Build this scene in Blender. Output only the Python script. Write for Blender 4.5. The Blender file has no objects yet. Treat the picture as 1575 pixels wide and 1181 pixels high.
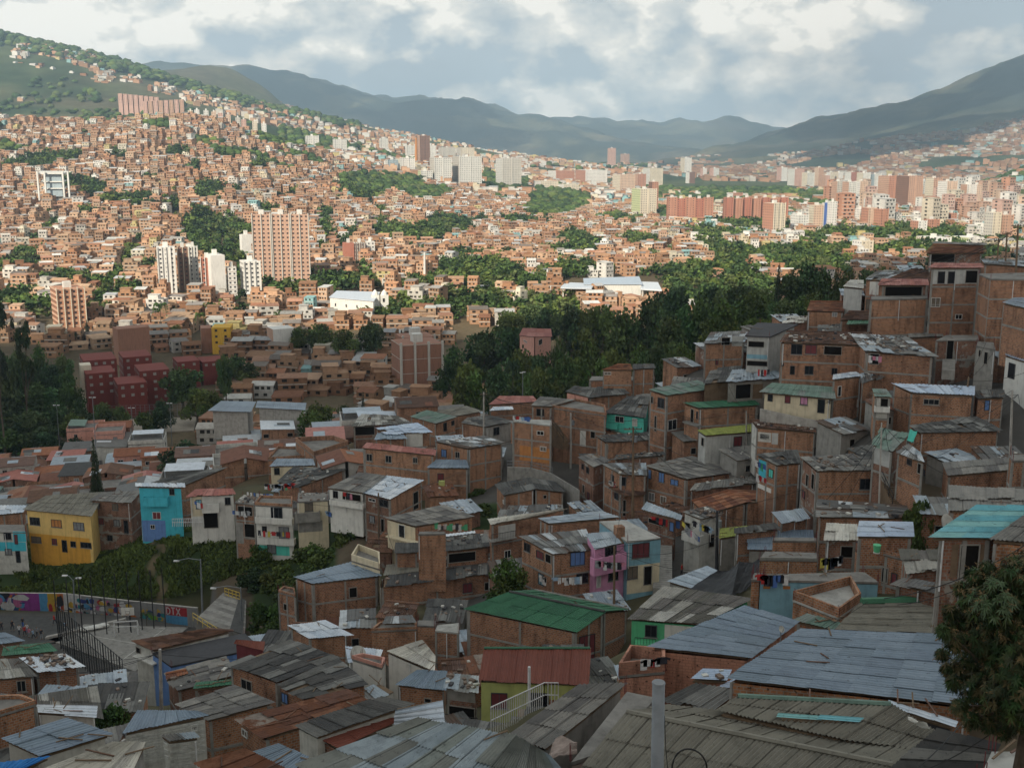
import bpy,bmesh,math,random
import numpy as np
from mathutils import Vector,Matrix,noise
random.seed(7)
rng = np.random.default_rng(7)
scn = bpy.context.scene
COL = scn.collection
# camera
FPX,W0,H0 = 1700.0,1575.0,1181.0
PITCH = math.radians(12.0)
CAMZ = 120.0
cd = bpy.data.cameras.new('camera')
cam = bpy.data.objects.new('camera',cd)
COL.objects.link(cam)
cam.location = (0,0,CAMZ)
cam.rotation_euler = (math.radians(90) - PITCH,0,0)
cd.sensor_width = 36.0
cd.lens = FPX / W0 * 36.0
cd.clip_start = 0.5
cd.clip_end = 40000.0
scn.camera = cam
# sky, sun, exposure
SUN_EL = math.radians(33)
SUN_TO = Vector((0.50,0.866,0)).normalized()
SUN_DIR = Vector((SUN_TO.x * math.cos(SUN_EL),SUN_TO.y * math.cos(SUN_EL),-math.sin(SUN_EL)))
world = bpy.data.worlds.new('World')
scn.world = world
world.use_nodes = True
world.cycles.sampling_method = 'MANUAL'
world.cycles.sample_map_resolution = 256
wn,wl = world.node_tree.nodes,world.node_tree.links
wn.clear()
w_out = wn.new('ShaderNodeOutputWorld')
w_bg = wn.new('ShaderNodeBackground')
w_bg.inputs['Strength'].default_value = 0.073
sky = wn.new('ShaderNodeTexSky')
sky.sky_type = 'NISHITA'
sky.sun_disc = False
sky.sun_elevation = SUN_EL
sky.sun_rotation = math.atan2(-SUN_TO.x,-SUN_TO.y)
sky.air_density = 1.2
sky.dust_density = 2.0
def wnode(t,**kw):
 n = wn.new(t)
 for k,v in kw.items():
  setattr(n,k,v)
 return n
def wmath(op,a,b=None,c=None):
 n = wnode('ShaderNodeMath',operation=op)
 for i,v in enumerate((a,b,c)):
  if v is None:
   continue
  if isinstance(v,(int,float)):
   n.inputs[i].default_value = v
  else:
   wl.new(v,n.inputs[i])
 return n.outputs[0]
tc = wnode('ShaderNodeTexCoord')
sep = wnode('ShaderNodeSeparateXYZ')
wl.new(tc.outputs['Generated'],sep.inputs[0])
zc = wmath('MAXIMUM',sep.outputs[2],0.0)
den = wmath('ADD',zc,0.16)
cx = wmath('DIVIDE',sep.outputs[0],den)
cy = wmath('DIVIDE',sep.outputs[1],den)
comb = wnode('ShaderNodeCombineXYZ')
wl.new(cx,comb.inputs[0]); wl.new(cy,comb.inputs[1])
comb.inputs[2].default_value = 3.0
def wnoise(vec,scale,detail,rough,dist=0.0,off=(0,0,0)):
 mp = wnode('ShaderNodeMapping')
 mp.inputs['Location'].default_value = off
 wl.new(vec,mp.inputs[0])
 n = wnode('ShaderNodeTexNoise')
 n.inputs['Scale'].default_value = scale
 n.inputs['Detail'].default_value = detail
 n.inputs['Roughness'].default_value = rough
 n.inputs['Distortion'].default_value = dist
 wl.new(mp.outputs[0],n.inputs['Vector'])
 return n.outputs['Fac']
def wramp(fac,stops,interp='LINEAR'):
 r = wnode('ShaderNodeValToRGB')
 r.color_ramp.interpolation = interp
 e = r.color_ramp.elements
 while len(e) < len(stops):
  e.new(0.5)
 for i,(p,c) in enumerate(stops):
  e[i].position = p
  e[i].color = (c[0],c[1],c[2],1)
 wl.new(fac,r.inputs[0])
 return r.outputs['Color']
def lit(off):
 mp = wnode('ShaderNodeMapping')
 mp.inputs['Scale'].default_value = (1,1,2.1)
 mp.inputs['Location'].default_value = off
 wl.new(tc.outputs['Generated'],mp.inputs[0])
 a = wnoise(mp.outputs[0],4.2,2,0.5,0.1,(3.1,1.4,0.2))
 b = wnoise(mp.outputs[0],9.0,9,0.58,0.35,(0.6,5.2,2.0))
 return wmath('ADD',wmath('MULTIPLY',a,0.55),wmath('MULTIPLY',b,0.45))
def puffs(off):
 """heaps of rounded billows: cell distance bent by noise, so that every heap has a crisp round upper edge"""
 mp = wnode('ShaderNodeMapping')
 mp.inputs['Scale'].default_value = (1,1,1.7)
 mp.inputs['Location'].default_value = off
 wl.new(tc.outputs['Generated'],mp.inputs[0])
 nn = wnode('ShaderNodeTexNoise')
 nn.inputs['Scale'].default_value = 7.0; nn.inputs['Detail'].default_value = 5; nn.inputs['Roughness'].default_value = 0.62
 wl.new(mp.outputs[0],nn.inputs['Vector'])
 ad = wnode('ShaderNodeVectorMath',operation='MULTIPLY_ADD')
 wl.new(nn.outputs['Color'],ad.inputs[0])
 ad.inputs[1].default_value = (0.22,0.22,0.22)
 wl.new(mp.outputs[0],ad.inputs[2])
 tot = None
 for sc_,w_ in ((5.5,0.58),(14.0,0.42)):
  v = wnode('ShaderNodeTexVoronoi',feature='F1')
  v.inputs['Scale'].default_value = sc_
  wl.new(ad.outputs[0],v.inputs['Vector'])
  q = wmath('MULTIPLY',v.outputs['Distance'],-w_)
  tot = q if tot is None else wmath('ADD',tot,q)
 return wmath('ADD',tot,1.0)
d0 = puffs((0,0,0))
d1 = puffs((0.016,0.0,-0.05))
rel = wmath('MULTIPLY',wmath('SUBTRACT',d0,d1),1.5)
haze_v = wnode('ShaderNodeMapping')
haze_v.inputs['Scale'].default_value = (1,1,2.1)
wl.new(tc.outputs['Generated'],haze_v.inputs[0])
soft = wnoise(haze_v.outputs[0],3.0,4,0.55,0.3,(4.0,1.0,3.0))
mid_ = wnoise(haze_v.outputs[0],11.0,6,0.6,0.6,(8.0,3.0,1.0))
val = wmath('ADD',wmath('ADD',wmath('MULTIPLY',soft,0.62),rel),wmath('ADD',wmath('MULTIPLY',d0,0.55),wmath('MULTIPLY',mid_,0.25)))
shade = wramp(val,[(0.46,(4.3,5.1,5.7)),(0.60,(5.5,6.0,6.2)),(0.72,(6.6,6.95,6.9)),(0.82,(7.6,7.7,7.4)),(0.92,(8.8,8.7,8.1)),(1.0,(10.5,10.2,9.4))])
cover = wramp(soft,[(0.28,(0.86,0.86,0.86)),(0.42,(1,1,1))])
low = wramp(sep.outputs[2],[(0.0,(1.7,1.6,1.5)),(0.16,(1,1,1))])
gl = wnode('ShaderNodeMix',data_type='RGBA',blend_type='MULTIPLY')
gl.inputs[0].default_value = 1.0
wl.new(shade,gl.inputs[6]); wl.new(low,gl.inputs[7])
shade = gl.outputs[2]
mx = wnode('ShaderNodeMix',data_type='RGBA')
wl.new(cover,mx.inputs[0])
wl.new(sky.outputs[0],mx.inputs[6])
wl.new(shade,mx.inputs[7])
wl.new(mx.outputs[2],w_bg.inputs['Color'])
wl.new(w_bg.outputs[0],w_out.inputs['Surface'])
sd = bpy.data.lights.new('sun','SUN')
sd.energy = 5.0
sd.angle = math.radians(0.53)
sd.color = (1.0,0.90,0.74)
sun = bpy.data.objects.new('sun',sd)
COL.objects.link(sun)
sun.rotation_euler = SUN_DIR.to_track_quat('-Z','Y').to_euler()
sun.location = (-300,-600,900)
scn.view_settings.view_transform = 'Standard'
scn.view_settings.look = 'None'
scn.view_settings.exposure = 0.42
scn.view_settings.gamma = 1.0
scn.view_settings.use_curve_mapping = False
scn.cycles.max_bounces = 5
scn.cycles.diffuse_bounces = 2
scn.cycles.glossy_bounces = 2
scn.cycles.volume_bounces = 0
scn.cycles.use_denoising = True
# picture <-> place helpers
CP,SP = math.cos(PITCH),math.sin(PITCH)
def tanv(py):
 return math.tan(math.atan((590.5 - py) / FPX) - PITCH)
def at_y(px,py,y):
 """world point seen at a photo pixel, at distance y ahead of the camera"""
 t = (590.5 - py) / FPX
 z = y * (t * CP - SP) / (CP + t * SP)
 dep = y * CP - z * SP
 return Vector(((px - 787.5) / FPX * dep,y,CAMZ + z))
def at_z(px,py,z):
 """world point seen at a photo pixel, on the level plane z"""
 t = (590.5 - py) / FPX
 k = (t * CP - SP) / (CP + t * SP)
 if k > -0.02:
  k = -0.02
 return at_y(px,py,(z - CAMZ) / k)
def to_px(p):
 z = p[2] - CAMZ
 dep = p[1] * CP - z * SP
 return 787.5 + FPX * p[0] / dep,590.5 - FPX * (p[1] * SP + z * CP) / dep
REG = {'A': (1100,350),'B': (780,560),'C': (1100,650),'D': (400,560),'E': (0,640),'F': (0,831),'G': (400,831),
 'K': (800,831),'L': (1100,831),'M': (0,0),'N': (0,200),'O': (400,150),'P': (800,200),'Q': (1100,80),
 'R': (0,430),'S': (400,400),'T': (0,0)}
ZF = 1575 / 475.0
def rg(reg,x,y):
 if reg == 'T':
  return x,y
 o = REG[reg]
 return o[0] + x / ZF,o[1] + y / ZF
def ray_plane(px,py,p0,n):
 o = Vector((0,0,CAMZ))
 d = at_y(px,py,100.0) - o
 dn = d.dot(n)
 if abs(dn) < 1e-6:
  return None
 return o + d * ((p0 - o).dot(n) / dn)
# mesh + object helpers
class MB:
 def __init__(s):
  s.v,s.f,s.m,s.uv = [],[],[],[]
 def face(s,pts,m=0,uv=None):
  b = len(s.v)
  s.v.extend([tuple(p) for p in pts])
  s.f.append(tuple(range(b,b + len(pts))))
  s.m.append(m)
  s.uv.append(uv if uv else [(0,0)] * len(pts))
 def box(s,c,sx,sy,sz,rot=0.0,m=0):
  """box with its base centre at c"""
  ca,sa = math.cos(rot),math.sin(rot)
  P = []
  for dz in (0,sz):
   for dx,dy in ((-sx / 2,-sy / 2),(sx / 2,-sy / 2),(sx / 2,sy / 2),(-sx / 2,sy / 2)):
    P.append((c[0] + dx * ca - dy * sa,c[1] + dx * sa + dy * ca,c[2] + dz))
  s.hexa(P,m)
 def hexa(s,P,m=0,bottom=True):
  """P: four lower then four upper corners, same winding (counter-clockwise from above)"""
  P = [Vector(p) for p in P]
  for i in range(4):
   j = (i + 1) % 4
   L = (P[j] - P[i]).length
   h0,h1 = P[i + 4].z - P[i].z,P[j + 4].z - P[j].z
   z0,z1 = P[i].z,P[j].z
   s.face((P[i],P[j],P[j + 4],P[i + 4]),m,[(0,z0),(L,z1),(L,z1 + h1),(0,z0 + h0)])
  L = (P[5] - P[4]).length
  D = (P[7] - P[4]).length
  s.face((P[4],P[5],P[6],P[7]),m,[(0,0),(L,0),(L,D),(0,D)])
  if bottom:
   s.face((P[3],P[2],P[1],P[0]),m,[(0,D),(L,D),(L,0),(0,0)])
 def bar(s,a,b,w,h=None,m=0):
  a,b = Vector(a),Vector(b)
  h = h or w
  d = (b - a).normalized()
  up = Vector((0,0,1)) if abs(d.z) < 0.9 else Vector((1,0,0))
  sx = d.cross(up).normalized() * w / 2
  sy = sx.cross(d).normalized() * h / 2
  P = [a - sx - sy,a + sx - sy,a + sx + sy,a - sx + sy,b - sx - sy,b + sx - sy,b + sx + sy,b - sx + sy]
  for q in ((0,1,5,4),(1,2,6,5),(2,3,7,6),(3,0,4,7),(4,5,6,7),(3,2,1,0)):
   s.face([P[i] for i in q],m)
 def tube(s,pts,rad,n=6,m=0,cap=True):
  rings = []
  pts = [Vector(p) for p in pts]
  for i,p in enumerate(pts):
   d = (pts[min(i + 1,len(pts) - 1)] - pts[max(i - 1,0)]).normalized()
   up = Vector((0,0,1)) if abs(d.z) < 0.9 else Vector((0,1,0))
   sx = d.cross(up).normalized()
   sy = sx.cross(d)
   r = rad[i] if isinstance(rad,(list,tuple)) else rad
   rings.append([p + (sx * math.cos(2 * math.pi * k / n) + sy * math.sin(2 * math.pi * k / n)) * r for k in range(n)])
  b = len(s.v)
  for rr in rings:
   s.v.extend([tuple(q) for q in rr])
  for i in range(len(rings) - 1):
   for k in range(n):
    k2 = (k + 1) % n
    s.f.append((b + i * n + k,b + i * n + k2,b + (i + 1) * n + k2,b + (i + 1) * n + k))
    s.m.append(m)
    s.uv.append([(0,0)] * 4)
  if cap:
   s.f.append(tuple(b + k for k in reversed(range(n)))); s.m.append(m); s.uv.append([(0,0)] * n)
   e = b + (len(rings) - 1) * n
   s.f.append(tuple(e + k for k in range(n))); s.m.append(m); s.uv.append([(0,0)] * n)
 def mesh(s,name,mats,org=(0,0,0),smooth=False):
  me = bpy.data.meshes.new(name)
  V = np.array(s.v,dtype=np.float64).reshape(-1,3) - np.array(org)
  me.from_pydata(V.tolist(),[],s.f)
  for mm in (mats if isinstance(mats,(list,tuple)) else [mats]):
   me.materials.append(mm)
  if any(s.m):
   me.polygons.foreach_set('material_index',s.m)
  uvl = me.uv_layers.new(name='UVMap')
  flat = [c for u in s.uv for p in u for c in p]
  uvl.data.foreach_set('uv',flat)
  if smooth:
   me.polygons.foreach_set('use_smooth',[True] * len(s.f))
  me.update()
  return me
 def build(s,name,mats,parent=None,org=None,smooth=False):
  if org is None:
   org = parent.location if parent is not None and parent.parent is None else (parent['worg'] if parent is not None else (0,0,0))
  me = s.mesh(name,mats,org,smooth)
  o = bpy.data.objects.new(name,me)
  COL.objects.link(o)
  if parent is not None:
   o.parent = parent
  else:
   o.location = org
  return o
def wo(p,c=None):
 """world origin of a thing (its Empty) or of a part of it"""
 return p.location.copy() if p.parent is None else p.parent.location.copy()
def put(name,mb,mats,parent,smooth=False):
 """link a part; its mesh sits in the thing's own coordinates"""
 root = parent
 while root.parent is not None:
  root = root.parent
 me = mb.mesh(name,mats,root.location,smooth)
 o = bpy.data.objects.new(name,me)
 COL.objects.link(o)
 o.parent = parent
 return o
def tag(o,label=None,cat=None,group=None,kind=None):
 if label: o['label'] = label
 if cat: o['category'] = cat
 if group: o['group'] = group
 if kind: o['kind'] = kind
 return o
def thing(name,loc,label,cat,group=None,kind=None):
 o = bpy.data.objects.new(name,None)
 o.empty_display_size = 0.5
 COL.objects.link(o)
 o.location = Vector(loc)
 return tag(o,label,cat,group,kind)
def single(name,mb,mats,org,label,cat,group=None,kind=None,smooth=False):
 me = mb.mesh(name,mats,org,smooth)
 o = bpy.data.objects.new(name,me)
 COL.objects.link(o)
 o.location = Vector(org)
 return tag(o,label,cat,group,kind)
# materials
def nodes_of(name):
 m = bpy.data.materials.new(name)
 m.use_nodes = True
 nt = m.node_tree
 b = nt.nodes['Principled BSDF']
 b.inputs['Specular IOR Level'].default_value = 0.3
 return m,nt.nodes,nt.links,b
def nz(N,L,vec,scale,detail=4,rough=0.55,dist=0.0):
 n = N.new('ShaderNodeTexNoise')
 n.inputs['Scale'].default_value = scale
 n.inputs['Detail'].default_value = detail
 n.inputs['Roughness'].default_value = rough
 n.inputs['Distortion'].default_value = dist
 if vec is not None:
  L.new(vec,n.inputs['Vector'])
 return n.outputs['Fac']
def ramp(N,L,fac,stops,interp='LINEAR'):
 r = N.new('ShaderNodeValToRGB')
 r.color_ramp.interpolation = interp
 e = r.color_ramp.elements
 while len(e) < len(stops):
  e.new(0.5)
 for i,(p,c) in enumerate(stops):
  if isinstance(c,(int,float)):
   c = (c,c,c)
  e[i].position = p
  e[i].color = (c[0],c[1],c[2],1)
 L.new(fac,r.inputs[0])
 return r.outputs['Color']
def mixc(N,L,fac,a,b,mode='MIX'):
 n = N.new('ShaderNodeMix')
 n.data_type = 'RGBA'
 n.blend_type = mode
 for i,v in ((0,fac),(6,a),(7,b)):
  if isinstance(v,(int,float)):
   n.inputs[i].default_value = v
  elif isinstance(v,tuple):
   n.inputs[i].default_value = (v[0],v[1],v[2],1)
  else:
   L.new(v,n.inputs[i])
 return n.outputs[2]
def bump(N,L,b,h,strength,dist=0.05):
 n = N.new('ShaderNodeBump')
 n.inputs['Strength'].default_value = strength
 n.inputs['Distance'].default_value = dist
 L.new(h,n.inputs['Height'])
 L.new(n.outputs[0],b.inputs['Normal'])
def m_plain(name,c,rough=0.7,var=0.25,scale=1.2,spec=0.3):
 m,N,L,b = nodes_of(name)
 g = N.new('ShaderNodeNewGeometry').outputs['Position']
 f = nz(N,L,g,scale,6,0.65)
 lo = tuple(x * (1 - var) for x in c)
 hi = tuple(min(1,x * (1 + var * 0.6)) for x in c)
 col = ramp(N,L,f,[(0.3,lo),(0.5,c),(0.72,hi)])
 mp = N.new('ShaderNodeMapping')
 mp.inputs['Scale'].default_value = (2.2,2.2,0.25)
 L.new(g,mp.inputs[0])
 st = nz(N,L,mp.outputs[0],1.0,5,0.6)
 col = mixc(N,L,0.45,col,ramp(N,L,st,[(0.36,0.6),(0.5,1.0)]),'MULTIPLY')
 L.new(col,b.inputs['Base Color'])
 b.inputs['Roughness'].default_value = rough
 b.inputs['Specular IOR Level'].default_value = spec
 bump(N,L,b,nz(N,L,g,9,4),0.25,0.03)
 return m
def m_brick(name,c1,c2,mortar,bw=0.33,bh=0.2,plaster=0.0):
 """courses follow the wall's own metres (UV), colour drifts from brick to brick and in patches"""
 m,N,L,b = nodes_of(name)
 uv = N.new('ShaderNodeTexCoord').outputs['UV']
 g = N.new('ShaderNodeNewGeometry').outputs['Position']
 t = N.new('ShaderNodeTexBrick')
 t.offset = 0.5
 t.inputs['Scale'].default_value = 1.0
 t.inputs['Brick Width'].default_value = bw
 t.inputs['Row Height'].default_value = bh
 t.inputs['Mortar Size'].default_value = 0.028
 t.inputs['Mortar Smooth'].default_value = 0.3
 t.inputs['Bias'].default_value = -0.1
 t.inputs['Color1'].default_value = (*c1,1)
 t.inputs['Color2'].default_value = (*c2,1)
 t.inputs['Mortar'].default_value = (*mortar,1)
 L.new(uv,t.inputs['Vector'])
 f = nz(N,L,g,0.35,5,0.6)
 col = mixc(N,L,0.75,t.outputs['Color'],ramp(N,L,f,[(0.3,(0.42,0.41,0.42)),(0.47,(0.95,0.95,0.95)),(0.6,(1.05,1.02,1.0)),(0.72,(1.25,1.2,1.12))]),'MULTIPLY')
 mp = N.new('ShaderNodeMapping')
 mp.inputs['Scale'].default_value = (1.5,1.5,0.22)
 L.new(g,mp.inputs[0])
 st = nz(N,L,mp.outputs[0],1.1,5,0.65)
 col = mixc(N,L,0.8,col,ramp(N,L,st,[(0.36,0.5),(0.5,1.0)]),'MULTIPLY')
 pit = nz(N,L,uv,3.6,2,0.5)
 col = mixc(N,L,1.0,col,ramp(N,L,pit,[(0.30,0.25),(0.38,1.0)]),'MULTIPLY')
 if plaster > 0:
  pf = nz(N,L,g,0.5,6,0.6)
  col = mixc(N,L,ramp(N,L,pf,[(0.62 - plaster * 0.2,0.0),(0.66 - plaster * 0.2,1.0)]),col,(0.27,0.25,0.22))
 L.new(col,b.inputs['Base Color'])
 b.inputs['Roughness'].default_value = 0.9
 b.inputs['Specular IOR Level'].default_value = 0.1
 bump(N,L,b,t.outputs['Fac'],-0.8,0.03)
 return m
def m_sheet(name,pal,rough=0.5,rust=0.0,spec=0.4,dirt=0.6):
 """roof sheets: every sheet object takes its own shade from the palette; stains and rust on top"""
 m,N,L,b = nodes_of(name)
 oi = N.new('ShaderNodeObjectInfo').outputs['Random']
 g = N.new('ShaderNodeNewGeometry').outputs['Position']
 n = len(pal)
 col = ramp(N,L,oi,[(i / n,c) for i,c in enumerate(pal)],'CONSTANT')
 f = nz(N,L,g,1.1,6,0.65)
 col = mixc(N,L,dirt,col,ramp(N,L,f,[(0.3,(0.42,0.42,0.42)),(0.5,(0.9,0.9,0.9)),(0.7,(1.15,1.13,1.1))]),'MULTIPLY')
 if rust > 0:
  rf = nz(N,L,g,0.9,7,0.7,0.4)
  col = mixc(N,L,ramp(N,L,rf,[(0.70 - 0.3 * rust,0.0),(0.78 - 0.3 * rust,1.0)]),col,(0.13,0.055,0.03))
 mo = nz(N,L,g,4.5,3,0.7)
 col = mixc(N,L,0.7,col,ramp(N,L,mo,[(0.3,0.35),(0.4,1.0)]),'MULTIPLY')
 L.new(col,b.inputs['Base Color'])
 b.inputs['Roughness'].default_value = rough
 b.inputs['Specular IOR Level'].default_value = spec
 bump(N,L,b,nz(N,L,g,6,3),0.15,0.03)
 return m
def m_attr(name,rough=0.85,noise_amt=0.35,nscale=0.25,spec=0.15,fine=1.2):
 """base colour from the mesh's own colour attribute (what each house or tree is painted), broken up with noise"""
 m,N,L,b = nodes_of(name)
 a = N.new('ShaderNodeAttribute')
 a.attribute_name = 'col'
 g = N.new('ShaderNodeNewGeometry').outputs['Position']
 f = nz(N,L,g,nscale,5,0.6)
 col = mixc(N,L,1.0,a.outputs['Color'],ramp(N,L,f,[(0.3,1 - noise_amt),(0.6,1.0),(0.75,1.0 + noise_amt * 0.3)]),'MULTIPLY')
 f2 = nz(N,L,g,fine,3,0.6)
 col = mixc(N,L,0.7,col,ramp(N,L,f2,[(0.35,0.7),(0.55,1.0)]),'MULTIPLY')
 L.new(col,b.inputs['Base Color'])
 b.inputs['Roughness'].default_value = rough
 b.inputs['Specular IOR Level'].default_value = spec
 return m
def m_flat(name,c,rough=0.5,spec=0.4,metal=0.0):
 m,N,L,b = nodes_of(name)
 g = N.new('ShaderNodeNewGeometry').outputs['Position']
 f = nz(N,L,g,3.0,4)
 L.new(mixc(N,L,1.0,c,ramp(N,L,f,[(0.3,0.75),(0.6,1.0)]),'MULTIPLY'),b.inputs['Base Color'])
 b.inputs['Roughness'].default_value = rough
 b.inputs['Specular IOR Level'].default_value = spec
 b.inputs['Metallic'].default_value = metal
 return m
M = {}
M['brick'] = m_brick('brick wall',(0.37,0.163,0.082),(0.215,0.088,0.048),(0.29,0.24,0.195))
M['brick2'] = m_brick('orange brick wall',(0.41,0.19,0.095),(0.27,0.115,0.058),(0.32,0.26,0.21))
M['brick3'] = m_brick('dark brick wall',(0.27,0.125,0.08),(0.19,0.085,0.055),(0.22,0.18,0.15),plaster=0.25)
M['salmon'] = m_brick('salmon block wall',(0.46,0.235,0.165),(0.40,0.195,0.135),(0.33,0.18,0.13),0.4,0.2)
M['concrete'] = m_plain('raw concrete',(0.25,0.24,0.22),0.9,0.3)
M['concrete_light'] = m_plain('light concrete',(0.36,0.34,0.31),0.9,0.3)
M['plaster'] = m_plain('stained plaster',(0.30,0.24,0.21),0.9,0.45,0.8)
M['white'] = m_plain('white paint',(0.62,0.61,0.57),0.7,0.15)
M['dirtywhite'] = m_plain('weathered white paint',(0.50,0.49,0.45),0.8,0.3)
M['greywall'] = m_plain('grey painted wall',(0.42,0.42,0.40),0.8,0.2)
M['cream'] = m_plain('cream paint',(0.60,0.52,0.37),0.75,0.15)
M['yellow'] = m_plain('pale yellow paint',(0.68,0.47,0.17),0.7,0.12)
M['ochre'] = m_plain('deep yellow paint',(0.60,0.31,0.05),0.7,0.12)
M['orange'] = m_plain('orange paint',(0.45,0.19,0.06),0.75,0.2)
M['turq'] = m_plain('turquoise paint',(0.06,0.42,0.52),0.7,0.15)
M['teal'] = m_plain('aqua green paint',(0.10,0.55,0.45),0.7,0.12)
M['skyblue'] = m_plain('light blue paint',(0.20,0.37,0.45),0.7,0.18)
M['bluewall'] = m_plain('blue paint',(0.12,0.22,0.46),0.7,0.15)
M['pink'] = m_plain('pink paint',(0.58,0.27,0.42),0.7,0.15)
M['salmonpaint'] = m_plain('salmon paint',(0.55,0.28,0.22),0.8,0.2)
M['lime'] = m_plain('lime green paint',(0.40,0.43,0.15),0.75,0.15)
M['green'] = m_plain('green paint',(0.10,0.42,0.21),0.7,0.15)
M['maroon'] = m_plain('maroon paint',(0.15,0.035,0.04),0.7,0.15)
M['black_tarp'] = m_plain('black tarpaulin',(0.03,0.032,0.036),0.6,0.3,0.7)
M['asphalt'] = m_plain('asphalt',(0.07,0.07,0.068),0.9,0.3)
M['glass'] = m_flat('dark window glass',(0.012,0.014,0.018),0.25,0.4)
M['shade_pane'] = m_flat('opening shade on dark pane',(0.012,0.010,0.009),0.95,0.05)  # near-black pane colour put where an opening would lie in shade
M['frame_dark'] = m_flat('dark steel frame',(0.05,0.05,0.055),0.5)
M['frame_white'] = m_flat('white window frame',(0.6,0.6,0.58),0.5)
M['frame_grey'] = m_flat('grey concrete frame',(0.3,0.28,0.25),0.8,0.2)
M['wood'] = m_plain('weathered wood',(0.16,0.11,0.07),0.85,0.35)
M['black_metal'] = m_flat('black painted steel',(0.02,0.02,0.022),0.5)
M['grey_metal'] = m_flat('galvanised steel',(0.17,0.185,0.20),0.45,0.5)
M['white_metal'] = m_flat('white painted steel',(0.62,0.62,0.62),0.5)
M['yellow_metal'] = m_flat('yellow painted steel',(0.60,0.42,0.05),0.5)
M['rubber'] = m_flat('black rubber',(0.015,0.015,0.015),0.6)
M['zinc'] = m_sheet('zinc sheet',[(0.30,0.36,0.42),(0.24,0.29,0.34),(0.36,0.42,0.48),(0.27,0.33,0.38),(0.33,0.38,0.42)],0.42,0.1,0.5)
M['zincblue'] = m_sheet('blue grey metal sheet',[(0.16,0.215,0.275),(0.14,0.19,0.24),(0.18,0.235,0.295),(0.15,0.20,0.26)],0.4,0.0,0.5,0.35)
M['pale'] = m_sheet('pale zinc sheet',[(0.52,0.57,0.63),(0.45,0.51,0.58),(0.60,0.64,0.68),(0.40,0.47,0.55)],0.4,0.08,0.5,0.45)
M['grey'] = m_sheet('grey fibre cement sheet',[(0.21,0.205,0.19),(0.17,0.165,0.155),(0.25,0.24,0.22),(0.14,0.135,0.13)],0.85,0.0,0.15)
M['dark'] = m_sheet('blackened fibre cement sheet',[(0.095,0.095,0.092),(0.07,0.07,0.07),(0.13,0.128,0.12),(0.19,0.19,0.18),(0.085,0.083,0.08)],0.85,0.0,0.15)
M['beige'] = m_sheet('weathered fibre cement sheet',[(0.20,0.19,0.16),(0.18,0.17,0.142),(0.215,0.205,0.172)],0.9,0.0,0.12,0.5)
M['mixed'] = m_sheet('patched mixed sheet',[(0.10,0.098,0.095),(0.30,0.35,0.39),(0.16,0.155,0.145),(0.09,0.06,0.045),(0.45,0.48,0.5),(0.12,0.12,0.118),(0.20,0.20,0.19)],0.6,0.25,0.3)
M['striped'] = m_sheet('bleached and blackened sheet',[(0.13,0.125,0.115),(0.40,0.39,0.36),(0.12,0.115,0.10),(0.30,0.29,0.26),(0.15,0.14,0.13)],0.85,0.0,0.15)
M['rust'] = m_sheet('rusted sheet',[(0.17,0.075,0.045),(0.13,0.06,0.04),(0.21,0.10,0.06),(0.15,0.08,0.06),(0.24,0.2,0.17)],0.8,0.6,0.2)
M['frontmix'] = m_sheet('mixed pale sheet',[(0.20,0.21,0.195),(0.25,0.30,0.33),(0.165,0.17,0.155),(0.225,0.25,0.23),(0.30,0.35,0.38),(0.19,0.2,0.18)],0.6,0.0,0.3)
M['rustwhite'] = m_sheet('white sheet going rusty',[(0.50,0.48,0.42),(0.42,0.40,0.36),(0.56,0.54,0.48)],0.6,0.22,0.3)
M['greenroof'] = m_sheet('green metal sheet',[(0.035,0.135,0.072),(0.03,0.12,0.065),(0.04,0.15,0.08)],0.5,0.0,0.3,0.4)
M['greengrey'] = m_sheet('faded green sheet',[(0.15,0.22,0.18),(0.13,0.20,0.165),(0.17,0.235,0.20),(0.19,0.22,0.2)],0.7,0.0,0.2)
M['limeroof'] = m_sheet('moss green sheet',[(0.26,0.29,0.07),(0.22,0.25,0.06),(0.29,0.31,0.09)],0.7,0.0,0.2)
M['redroof'] = m_sheet('dark red metal sheet',[(0.16,0.045,0.028),(0.15,0.042,0.027),(0.165,0.048,0.03)],0.55,0.0,0.25,0.3)
M['pinkroof'] = m_sheet('faded pink red sheet',[(0.36,0.14,0.11),(0.31,0.12,0.10),(0.40,0.18,0.15)],0.7,0.0,0.2)
M['aqua'] = m_sheet('aqua painted sheet',[(0.13,0.37,0.44),(0.11,0.34,0.40),(0.16,0.40,0.45),(0.20,0.42,0.42)],0.5,0.05,0.3)
M['brightblue'] = m_sheet('bright blue sheet',[(0.03,0.19,0.50),(0.035,0.21,0.53)],0.5,0.0,0.3)
M['paleblue'] = m_sheet('pale blue metal sheet',[(0.42,0.50,0.62),(0.38,0.47,0.60),(0.46,0.54,0.64)],0.45,0.0,0.4,0.4)
M['terra'] = m_sheet('clay roof tile',[(0.29,0.125,0.07),(0.23,0.095,0.055),(0.35,0.17,0.10),(0.18,0.085,0.06),(0.27,0.14,0.09)],0.85,0.0,0.15)
M['terradark'] = m_sheet('old clay roof tile',[(0.14,0.08,0.055),(0.10,0.06,0.045),(0.20,0.11,0.075),(0.16,0.10,0.08)],0.85,0.0,0.15)
M['slab'] = m_plain('concrete roof slab',(0.19,0.18,0.165),0.9,0.4,0.6)
M['slablight'] = m_plain('pale concrete roof slab',(0.36,0.355,0.33),0.9,0.35,0.5)
M['bitumen'] = m_plain('black bitumen roof',(0.045,0.045,0.05),0.7,0.3,0.5)
M['stone'] = m_plain('loose brick and stone',(0.20,0.15,0.12),0.9,0.5,3)
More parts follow.
